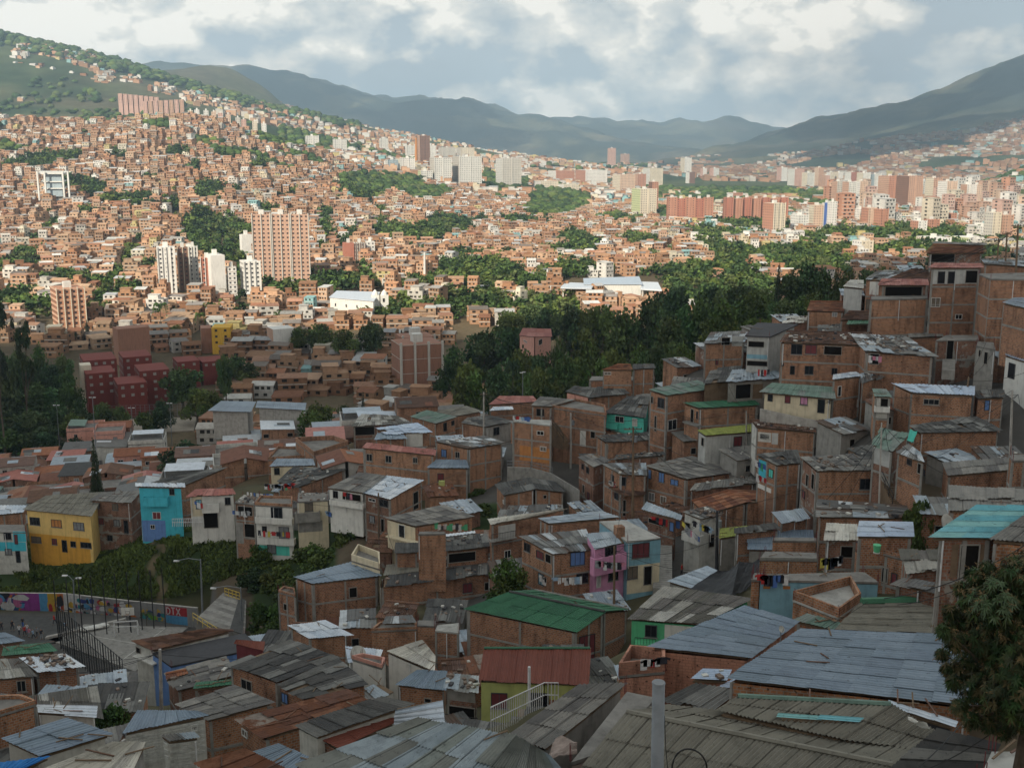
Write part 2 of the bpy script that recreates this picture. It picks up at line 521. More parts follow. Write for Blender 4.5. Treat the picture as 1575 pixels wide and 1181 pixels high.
# the lie of the land
_near = [(-8,[-3] * 7),(4,[-8] * 7),(20,[-17,-17,-17,-17,-17,-17,-17]),(32,[-25,-25,-25,-25,-25,-25,-25]),(45,[-34,-34,-33,-32,-31,-31,-30]),
 (60,[-38,-38,-38,-35,-31,-29,-28]),(80,[-46,-46,-44,-43,-37,-34,-32]),
 (95,[-52,-52,-50,-48,-40,-37,-34]),(110,[-62,-60,-55,-53,-43,-38,-34]),
 (127,[-69,-68,-58,-56,-44,-37,-33]),(150,[-69,-68,-58,-57,-42,-33,-30]),
 (170,[-63,-63,-56,-55,-38,-29,-26]),(190,[-68,-68,-58,-54,-37,-26,-22]),
 (230,[-82,-82,-66,-62,-43,-35,-32]),(280,[-90,-90,-78,-76,-49,-45,-42]),
 (350,[-95,-95,-92,-91,-62,-57,-52]),(450,[-97,-97,-97,-97,-80,-75,-70]),
 (600,[-97,-97,-97,-97,-96,-95,-95])]
_nc = [-300,100,500,900,1200,1500,1900]
_far = [
 (800,[(-500,428),(500,428),(700,426),(900,425),(2300,426)]),
 (1000,[(-500,372),(0,370),(300,368),(400,366),(500,372),(600,380),(700,388),(800,392),(1000,396),(2300,396)]),
 (1200,[(-500,315),(0,310),(300,308),(400,315),(500,330),(600,345),(700,357),(800,362),(1000,369),(2300,369)]),
 (1400,[(-500,270),(0,258),(300,255),(400,270),(500,295),(600,318),(700,332),(800,340),(900,347),(1000,350),(2300,350)]),
 (1600,[(-500,225),(0,213),(300,206),(400,235),(500,265),(600,295),(700,310),(800,322),(900,330),(1000,334),(2300,334)]),
 (1750,[(-500,195),(0,184),(100,190),(180,192),(250,180),(320,184),(400,211),(500,244),(600,278),(700,297),(800,312),(900,320),(1000,325),(2300,325)]),
 (2000,[(-500,190),(0,200),(200,205),(300,200),(400,222),(500,242),(600,262),(700,282),(800,296),(900,304),(1000,312),(2300,313)]),
 (2600,[(-500,150),(0,165),(200,168),(300,172),(400,190),(500,215),(600,240),(700,258),(800,275),(900,285),(1000,293),(1480,295),(1520,287),(1575,266),(1700,225),(2300,200)]),
 (3500,[(-500,0),(-200,25),(0,58),(60,70),(100,80),(200,104),(300,135),(400,166),(500,188),(600,210),(700,231),(800,247),(900,259),(1000,270),(1100,277),(2300,277)]),
 (4300,[(-500,20),(0,70),(200,112),(300,118),(400,150),(450,172),(500,186),(600,206),(700,228),(800,243),(900,256),(1000,264),(1100,268),(1300,262),(1400,250),(1500,240),(1575,232),(2300,180)]),
 (5000,[(-500,60),(0,90),(200,110),(270,112),(310,102),(350,106),(400,131),(440,165),(500,190),(600,222),(700,245),(800,256),(1000,262),(1100,261),(1200,254),(1300,240),(1400,225),(1500,208),(1575,193),(2300,110)]),
 (6000,[(-500,100),(300,140),(400,190),(500,240),(700,262),(1000,256),(1100,245),(1200,230),(1300,213),(1400,190),(1500,163),(1575,145),(2300,40)]),
 (7500,[(-500,200),(300,230),(800,258),(1000,250),(1050,242),(1100,230),(1150,217),(1200,205),(1250,193),(1300,185),(1350,167),(1400,155),(1450,143),(1500,120),(1540,107),(1575,95),(1700,70),(2300,-40)]),
 (9500,[(-500,60),(150,90),(210,97),(260,106),(320,108),(380,103),(450,119),(520,135),(600,152),(660,156),(720,162),(780,176),(850,192),(900,205),(1000,225),(1100,240),(1300,245),(2300,150)]),
 (12500,[(-500,150),(700,170),(760,165),(800,176),(850,183),(950,190),(1010,193),(1050,187),(1130,181),(1170,189),(1200,200),(1300,235),(2300,200)]),
 (13400,[(-500,205),(2300,205)]),
 ]
GPX = np.arange(-700,2500,5.0)
ROWY,ROWZ = [],[]
for yy,zs in _near:
 ROWY.append(yy); ROWZ.append(np.interp(GPX,_nc,zs))
for yy,pts in _far:
 py = np.interp(GPX,[p[0] for p in pts],[p[1] for p in pts])
 k = 5 if yy < 3000 else 2
 py = np.convolve(np.pad(py,k,mode='edge'),np.ones(2 * k + 1) / (2 * k + 1),mode='valid')
 ROWY.append(yy); ROWZ.append(yy * np.tan(np.arctan((590.5 - py) / FPX) - PITCH))
ROWY = np.array(ROWY,float)
ROWZ = np.array(ROWZ)
def base_z(px,y):
 """height against the camera of the broad terrain, by bearing (as a photo column) and distance; arrays welcome"""
 px,y = np.asarray(px,float),np.asarray(y,float)
 i = np.clip(np.searchsorted(ROWY,y) - 1,0,len(ROWY) - 2)
 t = np.clip((y - ROWY[i]) / (ROWY[i + 1] - ROWY[i]),0,1)
 g = np.clip((px - GPX[0]) / 5.0,0,len(GPX) - 1.001)
 j = g.astype(int)
 f = g - j
 def row(ii):
  return ROWZ[ii,j] * (1 - f) + ROWZ[ii,j + 1] * f
 def tang(ii):
  a,b = np.clip(ii - 1,0,len(ROWY) - 1),np.clip(ii + 1,0,len(ROWY) - 1)
  return (row(b) - row(a)) / (ROWY[b] - ROWY[a])
 z0,z1 = row(i),row(i + 1)
 d = ROWY[i + 1] - ROWY[i]
 m0,m1 = tang(i) * d * 0.7,tang(i + 1) * d * 0.7
 return (2 * t**3 - 3 * t**2 + 1) * z0 + (t**3 - 2 * t**2 + t) * m0 + (-2 * t**3 + 3 * t**2) * z1 + (t**3 - t**2) * m1
CTRL = []
def ctrl(px,py,y,s=7.0):
 p = at_y(px,py,y)
 CTRL.append((p.x,p.y,p.z,s))
def ground(x,y):
 x,y = np.atleast_1d(np.asarray(x,float)),np.atleast_1d(np.asarray(y,float))
 px = 787.5 + FPX * x / np.maximum(y,3)
 for _ in range(3):
  z = base_z(px,y)
  px = 787.5 + FPX * x / np.maximum(y * CP - z * SP,3)
 z = base_z(px,y) + CAMZ
 if CTRL:
  C = np.array(CTRL)
  near = y < 300
  if near.any():
   xs,ys = x[near],y[near]
   num = z[near] * 0.04
   den = np.full(xs.shape,0.04)
   for cx_,cy_,cz_,s in C:
    w = np.exp(-((xs - cx_) ** 2 + (ys - cy_) ** 2) / (2 * s * s))
    num += w * cz_
    den += w
   z[near] = num / den
 return z
def gz(x,y):
 return float(ground([x],[y])[0])
def on_ground(px,py,y0=200.0,y1=9000.0):
 """where the sight line through a photo pixel meets the terrain, looking outwards from y0"""
 ys = np.geomspace(y0,y1,700)
 t = (590.5 - py) / FPX
 k = (t * CP - SP) / (CP + t * SP)
 zr = ys * k
 xs = (px - 787.5) / FPX * (ys * CP - zr * SP)
 g = ground(xs,ys) - CAMZ
 hit = np.nonzero(g >= zr)[0]
 i = hit[0] if len(hit) else len(ys) - 1
 return Vector((xs[i],ys[i],g[i] + CAMZ))
for a in [(20,1000,142),(70,980,147),(120,1000,142.6),(180,975,148),(250,965,150),(120,1060,131),(180,1050,133),(190,1090,125.5),
 (60,960,151),(0,960,151),(230,1000,142.6),(280,975,148),(20,945,155),(150,947,154),(250,958,151),(-80,960,151),(215,1060,131)]:
 ctrl(*a,6)
for a in [(0,893,163),(60,890,163),(120,897,163),(180,905,162),(240,915,160),(290,930,157),(20,880,166),(70,872,168),(130,862,170),
 (170,845,172),(210,826,174),(260,815,175),(310,812,174),(350,822,170),(380,845,165),(420,875,158),(455,880,155),(400,905,150),(300,880,163),
 (220,870,167),(350,880,159)]:
 ctrl(*a,5)
for a in [(150,850,166),(190,838,167),(235,808,165.5),(262,800,166.5),(300,798,167),(335,808,166),(210,815,166),(365,838,161)]:
 ctrl(*a,4)
ctrl(352,915,147,3); ctrl(330,945,143,3); ctrl(390,975,137,3)
for a in [(1030,905,122),(1050,880,127),(1040,850,134),(1010,890,124),(800,690,178),(830,720,170),(870,760,160),(900,790,152),(770,760,163),(750,790,155)]:
 ctrl(*a,5)
# the houses that can be told apart
class House:
 """a house: walls under one or more four-cornered roof planes, roof sheets one by one, windows on the walls"""
 def __init__(s,label,quads,h,wall='brick',name='brick_house',cat='house',group=None,ctrl_ground=True):
  s.quads = quads
  c = sum((sum(q['c'],Vector()) / 4 for q in quads),Vector()) / len(quads)
  zlow = min(min(p.z for p in q['c']) for q in quads)
  s.h,s.wall,s.zlow = h,wall,zlow
  s.org = Vector((c.x,c.y,zlow - h))
  if ctrl_ground and c.y < 300:
   CTRL.append((c.x,c.y,zlow - h - 0.6,4.5))
  s.root = thing(name,s.org,label,cat,group)
  s.walls = {}
def quad_pts(reg,y0,pts,zabs=None):
 P0 = at_y(*rg(reg,pts[0][0],pts[0][1]),y0) if zabs is None else at_z(*rg(reg,pts[0][0],pts[0][1]),zabs)
 out = [P0]
 for x,y,dz in pts[1:]:
  out.append(at_z(*rg(reg,x,y),P0.z + dz - pts[0][2]))
 return out
def bil(c,u,v):
 """u along corner 0->1, v along corner 0->3"""
 return (c[0] * (1 - u) + c[1] * u) * (1 - v) + (c[3] * (1 - u) + c[2] * u) * v
def sheet_mesh(c,u0,u1,v0,v1,waves,amp,lift,seg=3,along='v'):
 """one corrugated sheet on the roof plane; the waves cross u and run along v (or the other way)"""
 mb_v,mb_f = [],[]
 smooth = isinstance(seg,float)
 seg = int(seg)
 n = waves * seg
 nrm = (c[1] - c[0]).cross(c[3] - c[0]).normalized()
 if nrm.z < 0:
  nrm = -nrm
 for k in range(2):
  for i in range(n + 1):
   t = i / n
   hgt = amp * math.cos(2 * math.pi * i / seg) if seg != 4 or smooth else amp * (1,1,-1,-1)[i % 4]
   if along == 'v':
    p = bil(c,u0 + (u1 - u0) * t,v0 if k == 0 else v1)
   else:
    p = bil(c,u0 if k == 0 else u1,v0 + (v1 - v0) * t)
   mb_v.append(p + nrm * (hgt + lift[k]))
 for i in range(n):
  mb_f.append((i,i + 1,n + 2 + i,n + 1 + i))
 return mb_v,mb_f
def clay_tile_strip(c,u0,u1,v0,v1,lift):
 return sheet_mesh(c,u0,u1,v0,v1,max(1,int(round((bil(c,u1,v0) - bil(c,u0,v0)).length / 0.28))),0.06,lift,3)
ROOF_FLAT = {'slab','slablight','bitumen','black_tarp'}
def add_roof(H,q,part_min=0.0):
 c,kind = q['c'],q['roof']
 mat = M[kind]
 opt = q.get('o',{})
 nrm = (c[1] - c[0]).cross(c[3] - c[0]).normalized()
 if nrm.z < 0: nrm = -nrm
 if kind in ROOF_FLAT:
  mb = MB()
  th = 0.18
  mb.hexa([p - Vector((0,0,th)) for p in c] + list(c))
  o = put('roof',mb,mat,H.root)
  if opt.get('parapet'):
   pm = MB()
   for i in range(4):
    a,b = c[i],c[(i + 1) % 4]
    cen = bil(c,.5,.5)
    ia,ib = a + (cen - a).normalized() * 0.25,b + (cen - b).normalized() * 0.25
    lo = Vector((0,0,0.003)); up = Vector((0,0,opt['parapet']))
    pm.hexa([a + lo,b + lo,ib + lo,ia + lo,a + up,b + up,ib + up,ia + up])
   put('parapet',pm,M[opt.get('pmat',H.wall)],H.root)
  return
 w = max((c[1] - c[0]).length,(c[2] - c[3]).length)
 d = max((c[3] - c[0]).length,(c[2] - c[1]).length)
 along = opt.get('w','v')
 yy = (c[0].y + c[2].y) / 2
 if kind in ('terra','terradark'):
  pu,pv = 1.0,1.1
  if yy < 100: pu,pv = 0.9,0.8
 else:
  pu,pv = 0.95,2.0
  if yy > 150: pu,pv = 1.15,2.4
  if along == 'u': pu,pv = pv,pu
  if yy < 60: pu,pv = pu,pv
 nu,nv = max(1,int(round(w / pu))),max(1,int(round(d / pv)))
 while nu * nv > 280:
  nu,nv = max(1,int(nu * .9)),max(1,int(nv * .9))
 if opt.get('big'):
  nu,nv = opt['big']
 base = 'roof_tile_course' if kind.startswith('terra') else 'roof_sheet'
 mb = MB()
 dn = nrm * 0.10
 ins = 0.04
 cc = [bil(c,ins,ins),bil(c,1 - ins,ins),bil(c,1 - ins,1 - ins),bil(c,ins,1 - ins)]
 mb.hexa([p - dn * 2.1 for p in cc] + [p - dn for p in cc])
 put('roof_deck',mb,M['wood'],H.root)
 messy = opt.get('messy',0.5 if kind in ('mixed','dark','rust','striped') else 0.15)
 R = random.Random(int(abs(c[0].x * 131 + c[0].y * 37)))
 stagger = 0.04
 verts_all,faces_all = [],[]
 for j in range(nv):
  for i in range(nu):
   if messy > 0.4 and R.random() < 0.02:
    continue
   u0,u1,v0,v1 = i / nu,(i + 1) / nu,j / nv,(j + 1) / nv
   ju,jv = 0.03 / nu * messy * 6,0.03 / nv * messy * 8
   if kind.startswith('terra'):
    lift = (0.07,0.0)
    waves,amp,seg = max(1,int(round(w / nu / 0.27))),0.055,3
    u1 += 0.02 / nu; v1 += 0.12 / nv
    V,F = sheet_mesh(c,u0,u1,v0,v1,waves,amp,lift,seg,'v')
   else:
    L0 = R.uniform(-.012,.03) * (1 + messy * 2) + 0.02
    lift = (L0 + 0.05,L0 + 0.0)
    if kind in ('zincblue','zinc','redroof','greenroof','pale','paleblue','aqua','brightblue'):
     pitch,amp,seg = (0.24,0.022,4)
     if yy > 120: pitch = 0.48; amp = 0.03
    else:
     pitch,amp,seg = (0.2,0.042,4.0) if yy < 62 else ((0.24,0.03,3) if yy < 100 else (0.38,0.035,3))
    span = (w / nu) if along == 'v' else (d / nv)
    waves = max(1,int(round(span / pitch)))
    a0,a1,b0,b1 = u0 - R.random() * ju,u1 + 0.1 / nu + R.random() * ju,v0 - R.random() * jv,v1 + 0.06 / nv + R.random() * jv
    if yy < 62 and amp < .03 and kind == 'beige': seg,amp = 4 if False else 3,0.03
    V,F = sheet_mesh(c,a0,min(a1,1.03),b0,min(b1,1.03),waves,amp,lift,seg,along)
   me = bpy.data.meshes.new(base)
   org = H.root.location
   me.from_pydata([tuple(p - org) for p in V],[],F)
   me.materials.append(mat)
   o = bpy.data.objects.new(base,me)
   COL.objects.link(o)
   o.parent = H.root
 if kind.startswith('terra') or opt.get('ridge'):
  mb = MB()
  mb.tube([c[3] + nrm * .08,c[2] + nrm * .08],opt.get('rr',0.13),6)
  put('ridge_cap',mb,M[opt.get('ridge',kind)],H.root)
def inset(c,oh):
 w = max(0.5,(c[1] - c[0]).length)
 d = max(0.5,(c[3] - c[0]).length)
 u,v = min(.2,oh / w),min(.2,oh / d)
 return [bil(c,u,v),bil(c,1 - u,v),bil(c,1 - u,1 - v),bil(c,u,1 - v)]
def add_walls(H,q,k):
 c = q['c']
 oh = q.get('o',{}).get('oh',0.18 if q['roof'] not in ROOF_FLAT else 0.03)
 top = [p - Vector((0,0,0.24)) for p in inset(c,oh)]
 zb = H.zlow - H.h - (3.0 if H.zlow > 0 else 0)
 zb = q.get('o',{}).get('zb',zb)
 bot = [Vector((p.x,p.y,zb)) for p in top]
 area = sum(top[i].x * top[(i + 1) % 4].y - top[(i + 1) % 4].x * top[i].y for i in range(4))
 R = q['ring'] = {'top': top,'bot': bot,'ccw': area > 0}
 wm = q.get('wall',H.wall)
 faces = q.get('faces',{})
 for i in range(4):
  j = (i + 1) % 4
  mb = MB()
  a,b = (i,j) if area > 0 else (j,i)
  L = (bot[b] - bot[a]).length
  za,zb_ = top[a].z,top[b].z
  z0 = bot[a].z
  mb.face((bot[a],bot[b],top[b],top[a]),0,[(0,z0),(L,z0),(L,zb_),(0,za)])
  if i not in faces:
   H.walls.setdefault(wm,[]).append(mb)
  else:
   H.walls.setdefault(faces[i],[]).append(mb)
 if q.get('o',{}).get('beams',wm in ('brick','brick2','brick3')):
  beams(H,q)
def flush_walls(H):
 for wm,lst in H.walls.items():
  mb = MB()
  for x in lst:
   b = len(mb.v)
   mb.v += x.v
   mb.f += [tuple(i + b for i in f) for f in x.f]
   mb.m += x.m
   mb.uv += x.uv
  put('wall',mb,M[wm],H.root)
def beams(H,q):
 """concrete floor bands and corner posts that frame the brickwork"""
 top,bot = q['ring']['top'],q['ring']['bot']
 R = random.Random(int(abs(top[0].x * 77 + top[0].y * 11)))
 cen = sum(top,Vector()) / 4
 st = q.get('o',{}).get('storey',2.65)
 mb = MB()
 n = 0
 for i in range(4):
  if i == 2: continue
  j = (i + 1) % 4
  a,b = top[i],top[j]
  d = (b - a); d.z = 0
  if d.length < 1.2: continue
  d.normalize()
  nn = Vector((d.y,-d.x,0))
  if nn.dot(a - cen) < 0: nn = -nn
  zt = min(a.z,b.z)
  z = zt - st
  while z > zt - H.h + 0.4:
   p0 = Vector((a.x,a.y,z)) + nn * 0.0; p1 = Vector((b.x,b.y,z))
   mb.hexa([p0 - nn * .1,p1 - nn * .1,p1 + nn * .05,p0 + nn * .05,p0 - nn * .1 + Vector((0,0,.24)),p1 - nn * .1 + Vector((0,0,.24)),p1 + nn * .05 + Vector((0,0,.24)),p0 + nn * .05 + Vector((0,0,.24))])
   z -= st; n += 1
  if R.random() < 0.7:
   for t in ([0.0,1.0] if R.random() < .6 else [0.0,0.5,1.0]):
    p = a.lerp(b,min(max(t,0.02),.98))
    zz = bot[i].z
    p0,p1 = Vector((p.x,p.y,zz)) - d * .12,Vector((p.x,p.y,zz)) + d * .12
    hh = Vector((0,0,p.z - zz - 0.02))
    mb.hexa([p0 - nn * .1,p1 - nn * .1,p1 + nn * .042,p0 + nn * .042,p0 - nn * .1 + hh,p1 - nn * .1 + hh,p1 + nn * .042 + hh,p0 + nn * .042 + hh])
    n += 1
 if n:
  put('concrete_frame',mb,M['concrete'],H.root)
CURT = random.Random(31)
M['g_curtain'] = m_flat('curtain behind glass',(.16,.13,.10),.4)
M['g_net'] = m_flat('net curtain behind glass',(.22,.23,.24),.4)
PANE = {'w': 'frame_dark','W': 'frame_white','c': 'frame_grey'}
def opening(H,q,edge,p0,p1,style='w',mat=None):
 """window or door on wall 'edge' of roof plane q, between two photo pixels (upper left, lower right)"""
 top,bot = q['ring']['top'],q['ring']['bot']
 a,b = top[edge],top[(edge + 1) % 4]
 d = (b - a); d.z = 0
 L = d.length
 if L < 0.3: return
 d.normalize()
 n = Vector((d.y,-d.x,0))
 cen = sum(top,Vector()) / 4
 if n.dot(a - cen) < 0: n = -n
 A,B = ray_plane(*p0,a,n),ray_plane(*p1,a,n)
 A2 = ray_plane(p0[0],p1[1],a,n)
 if A is None or B is None: return
 s0,s1 = (A2 - a).dot(d),(B - a).dot(d)
 if s0 > s1: s0,s1 = s1,s0
 s0,s1 = max(s0,0.05),min(s1,L - 0.05)
 z1,z0 = max(A.z,B.z),min(A.z,B.z)
 if s1 - s0 < 0.15: return
 make_opening(H,a,d,n,s0,s1,z0,z1,style,mat)
def make_opening(H,a,d,n,s0,s1,z0,z1,style='w',mat=None,name=None):
 Z = Vector((0,0,1))
 O = Vector((a.x,a.y,0))
 pt = lambda s,z,k: O + d * s + Z * z + n * k
 if style == 'p':
  mb = MB()
  mb.hexa([pt(s0,z0,-.1),pt(s1,z0,-.1),pt(s1,z0,.02),pt(s0,z0,.02),pt(s0,z1,-.1),pt(s1,z1,-.1),pt(s1,z1,.02),pt(s0,z1,.02)])
  return put(name or 'wall_panel',mb,M[mat],H.root)
 fr = MB()
 fw = 0.07
 for (x0,x1,y0,y1) in ((s0,s0 + fw,z0,z1),(s1 - fw,s1,z0,z1),(s0 + fw,s1 - fw,z1 - fw,z1),(s0 + fw,s1 - fw,z0,z0 + fw)):
  fr.hexa([pt(x0,y0,-.1),pt(x1,y0,-.1),pt(x1,y0,.09),pt(x0,y0,.09),pt(x0,y1,-.1),pt(x1,y1,-.1),pt(x1,y1,.09),pt(x0,y1,.09)])
 w = s1 - s0
 isdoor = (z1 - z0) > 1.75 and w < 1.4
 if not isdoor and w > 0.75 and style != 'h':
  k = 2 if w < 1.8 else 3
  for i in range(1,k):
   x = s0 + w * i / k
   fr.hexa([pt(x - .025,z0 + fw,-.1),pt(x + .025,z0 + fw,-.1),pt(x + .025,z0 + fw,.07),pt(x - .025,z0 + fw,.07),
 pt(x - .025,z1 - fw,-.1),pt(x + .025,z1 - fw,-.1),pt(x + .025,z1 - fw,.07),pt(x - .025,z1 - fw,.07)])
 fm = {'w': 'frame_dark','W': 'frame_white','c': 'frame_grey','h': 'frame_grey'}[style]
 f = put('door' if isdoor else 'window',fr,M[fm],H.root)
 if mat is None and style in 'wW' and not isdoor:
  mat = CURT.choice(('glass','glass','glass','g_curtain','shade_pane','maroon','g_net'))
 pn = MB()
 pn.hexa([pt(s0 + fw,z0 + fw,-.09),pt(s1 - fw,z0 + fw,-.09),pt(s1 - fw,z0 + fw,.04),pt(s0 + fw,z0 + fw,.04),
 pt(s0 + fw,z1 - fw,-.09),pt(s1 - fw,z1 - fw,-.09),pt(s1 - fw,z1 - fw,.04),pt(s0 + fw,z1 - fw,.04)])
 put('leaf' if isdoor else 'pane',pn,M[mat or ('shade_pane' if style == 'h' else 'glass')],f)  # style h lays a dark pane on the wall as opening shade
 if not isdoor and style in ('c','w') and w > 0.8:
  sl = MB()
  sl.hexa([pt(s0 - .08,z0 - .1,-.05),pt(s1 + .08,z0 - .1,-.05),pt(s1 + .08,z0 - .1,.1),pt(s0 - .08,z0 - .1,.1),
 pt(s0 - .08,z0 - .01,-.05),pt(s1 + .08,z0 - .01,-.05),pt(s1 + .08,z0 - .01,.1),pt(s0 - .08,z0 - .01,.1)])
  put('sill',sl,M['concrete'],f)
 return f
def balcony(H,q,edge,p0,p1,mat='white',depth=0.9,solid=True):
 """parapet balcony hung on a wall between two photo pixels"""
 top = q['ring']['top']
 a,b = top[edge],top[(edge + 1) % 4]
 d = (b - a); d.z = 0
 L = d.length
 d.normalize()
 n = Vector((d.y,-d.x,0))
 cen = sum(top,Vector()) / 4
 if n.dot(a - cen) < 0: n = -n
 a2 = a + n * depth
 A,B = ray_plane(*p0,a2,n),ray_plane(*p1,a2,n)
 s0,s1 = sorted(((A - a).dot(d),(B - a).dot(d)))
 z1,z0 = A.z,B.z
 if z1 < z0: z0,z1 = z1,z0
 Z = Vector((0,0,1)); O = Vector((a.x,a.y,0))
 pt = lambda s,z,k: O + d * s + Z * z + n * k
 mb = MB()
 mb.hexa([pt(s0,z0,0.0),pt(s1,z0,0.0),pt(s1,z0,depth),pt(s0,z0,depth),pt(s0,z0 + .15,0.0),pt(s1,z0 + .15,0.0),pt(s1,z0 + .15,depth),pt(s0,z0 + .15,depth)])
 if solid:
  for (x0,x1,k0,k1) in ((s0,s1,depth - .1,depth + .003),(s0 - .003,s0 + .1,.02,depth - .1),(s1 - .1,s1 + .003,.02,depth - .1)):
   mb.hexa([pt(x0,z0 + .1,k0),pt(x1,z0 + .1,k0),pt(x1,z0 + .1,k1),pt(x0,z0 + .1,k1),pt(x0,z1,k0),pt(x1,z1,k0),pt(x1,z1,k1),pt(x0,z1,k1)])
  put('balcony',mb,M[mat],H.root)
 else:
  bl = put('balcony',mb,M[mat],H.root)
  r = MB()
  r.bar(pt(s0,z1,depth - .03),pt(s1,z1,depth - .03),.05)
  k = max(2,int((s1 - s0) / .22))
  for i in range(k + 1):
   s = s0 + (s1 - s0) * i / k
   r.bar(pt(s,z0 + .15,depth - .03),pt(s,z1,depth - .03),.03)
  put('railing',r,M['black_metal'],bl)
def rubble(H,q,n,seed=0):
 """loose bricks, stones and scraps that weigh the sheets down: too many and too small to pick apart"""
 R = random.Random(seed + int(abs(q['c'][0].x * 10)))
 c = q['c']
 mb = MB()
 for _ in range(n):
  p = bil(c,R.uniform(.04,.96),R.uniform(.04,.96)) + Vector((0,0,.05))
  s = R.uniform(.12,.34)
  mb.box(p,s * R.uniform(1,2.2),s,s * R.uniform(.3,.8),R.uniform(0,3.1),R.choice((0,0,1,2)))
 o = put('roof_rubble',mb,[M['stone'],M['dirtywhite'],M['bitumen']],H.root)
 o['kind'] = 'stuff'
def HS(label,reg,y0,h,wall,roofs,wins=(),**kw):
 """roofs: list of (kind, [4 x (x, y, dz)], options); wins: (roof index, edge, x0, y0, x1, y1, style, material)"""
 quads = []
 zabs = None
 for r in roofs:
  kind,pts = r[0],r[1]
  o = r[2] if len(r) > 2 else {}
  z = None
  if zabs is not None:
   z = zabs + pts[0][2] - roofs[0][1][0][2]
  cpts = quad_pts(reg,y0,pts,z)
  if zabs is None:
   zabs = cpts[0].z
  quads.append({'c': cpts,'roof': kind,'o': o,'faces': o.get('faces',{}),'wall': o.get('wall',wall)})
 name = kw.get('name','house')
 H = House(label,quads,h,wall,name,kw.get('cat','house'))
 for k,q in enumerate(quads):
  if not q['o'].get('nowall'):
   add_walls(H,q,k)
  add_roof(H,q)
  if q['o'].get('rub'):
   rubble(H,q,q['o']['rub'],k)
 flush_walls(H)
 for w in wins:
  k,e,x0,y0_,x1,y1 = w[:6]
  st = w[6] if len(w) > 6 else 'w'
  mt = w[7] if len(w) > 7 else None
  if st in ('B','R'):
   balcony(H,quads[k],e,rg(reg,x0,y0_),rg(reg,x1,y1),mt or 'white',solid=(st == 'B'))
  else:
   opening(H,quads[k],e,rg(reg,x0,y0_),rg(reg,x1,y1),st,mt)
 H.q = quads
 HEROES.append(H)
 return H
HEROES = []
# near rooftops
HS('nearest roof of weathered beige fibre cement with long ridge behind the grey pole','K',41,3.5,'plaster',[
 ('beige',[(200,1300,0),(1400,1560,0),(1900,1150,1.6),(545,878,1.6)],{'ridge': 'beige'}),
 ('beige',[(545,878,1.6),(1900,1150,1.6),(2115,1000,1.2),(760,842,1.2)],{'w': 'v','nowall': 1}),
 ('beige',[(1000,872,1.65),(1640,1018,1.65),(1890,842,1.95),(1110,800,1.65)],{'nowall': 1,'ridge': 'greengrey'}),
 ('beige',[(1640,1018,1.65),(2010,1065,1.3),(2115,972,1.3),(1890,842,1.95)],{'nowall': 1}),
 ('aqua',[(1310,908,1.86),(1715,930,1.86),(1740,908,1.92),(1320,888,1.92)],{'nowall': 1,'w': 'u','big': (2,1)})])
HS('dark ribbed roof running under the mango tree at the bottom','L',38,3,'concrete',[
 ('dark',[(880,1175,0),(1370,1165,0),(1445,1045,.35),(1125,972,.45)],{'w': 'u','messy': .3})])
HS('pale concrete slab with rebar in the bottom right corner','L',31,3,'concrete',[
 ('slablight',[(1340,1230,0),(1680,1230,0),(1640,1075,0),(1410,1075,0)],{})])
HS('silver flashing strip over the gutter between two nearest roofs','L',47,1.2,'bitumen',[
 ('pale',[(235,822,0),(880,850,0),(885,822,.1),(245,795,.1)],{'w': 'u','big': (4,1)}),
 ('pale',[(880,850,0),(1215,952,0),(1228,922,.1),(885,822,.1)],{'w': 'u','big': (3,1)})],name='gutter_flashing',cat='gutter')
HS('wide blue grey metal roof beside the mango tree','L',52,3.0,'brick2',[
 ('zincblue',[(50,708,0),(1330,850,0),(1330,490,.9),(432,458,.9)],{'w': 'u'})])
HS('salmon block house under flat blue grey roof with rotten boards at its edge','K',66,3.2,'salmon',[
 ('zincblue',[(645,548,0),(1165,600,0),(1415,415,.4),(1140,335,.4)],{'w': 'u'}),
 ('slab',[(502,690,-1.6),(738,668,-.9),(738,610,-.9),(560,595,-1.6)],{'parapet': .9,'pmat': 'salmon'})])
HS('olive grey fibre cement roof with a green fascia board along its back','L',68,3.0,'brick',[
 ('beige',[(610,458,0),(1400,485,0),(1400,298,.6),(745,318,.6)],{'w': 'u','ridge': 'greenroof','rr': .3})])
HS('roofless brick parapet house between the teal lean-to and the olive roof','L',78,3.0,'brick2',[
 ('slablight',[(395,300,0),(628,392,0),(742,312,0),(690,222,0)],{'parapet': .7,'pmat': 'brick2','beams': False})])
HS('teal lean-to roof tucked beneath the roofless brick parapet','L',72,2.6,'brick',[
 ('greengrey',[(400,408,0),(600,458,0),(640,420,.3),(470,372,.3)])],name='shed',cat='shed')
HS('light blue walled house with three orange vent bricks and a flat top','L',82,3.0,'skyblue',[
 ('slab',[(228,200,0),(835,212,0),(760,160,.0),(250,172,.0)],{}),
 ('slab',[(183,198,.02),(226,200,.02),(248,168,.02),(200,165,.02)],{'wall': 'brick2'})],
 [(0,0,245,230,280,246,'p','orange'),(0,0,346,232,382,248,'p','orange'),(0,0,482,232,512,248,'p','orange')])
HS('aqua sheet roof over a brick house with a big dark doorway','C',58,4.0,'brick2',[
 ('aqua',[(1085,592,0),(1420,590,0),(1640,430,.7),(1330,425,.7)],{'w': 'u','faces': {0: 'brick3'},'oh': .5}),
 ('grey',[(1400,600,.05),(1700,622,.05),(1790,500,.65),(1600,462,.65)],{'faces': {0: 'brick2'}})],
 [(0,0,1232,618,1335,800,'h'),(0,0,1340,620,1380,800,'p','wood'),(0,0,1195,620,1228,790,'p','wood')])
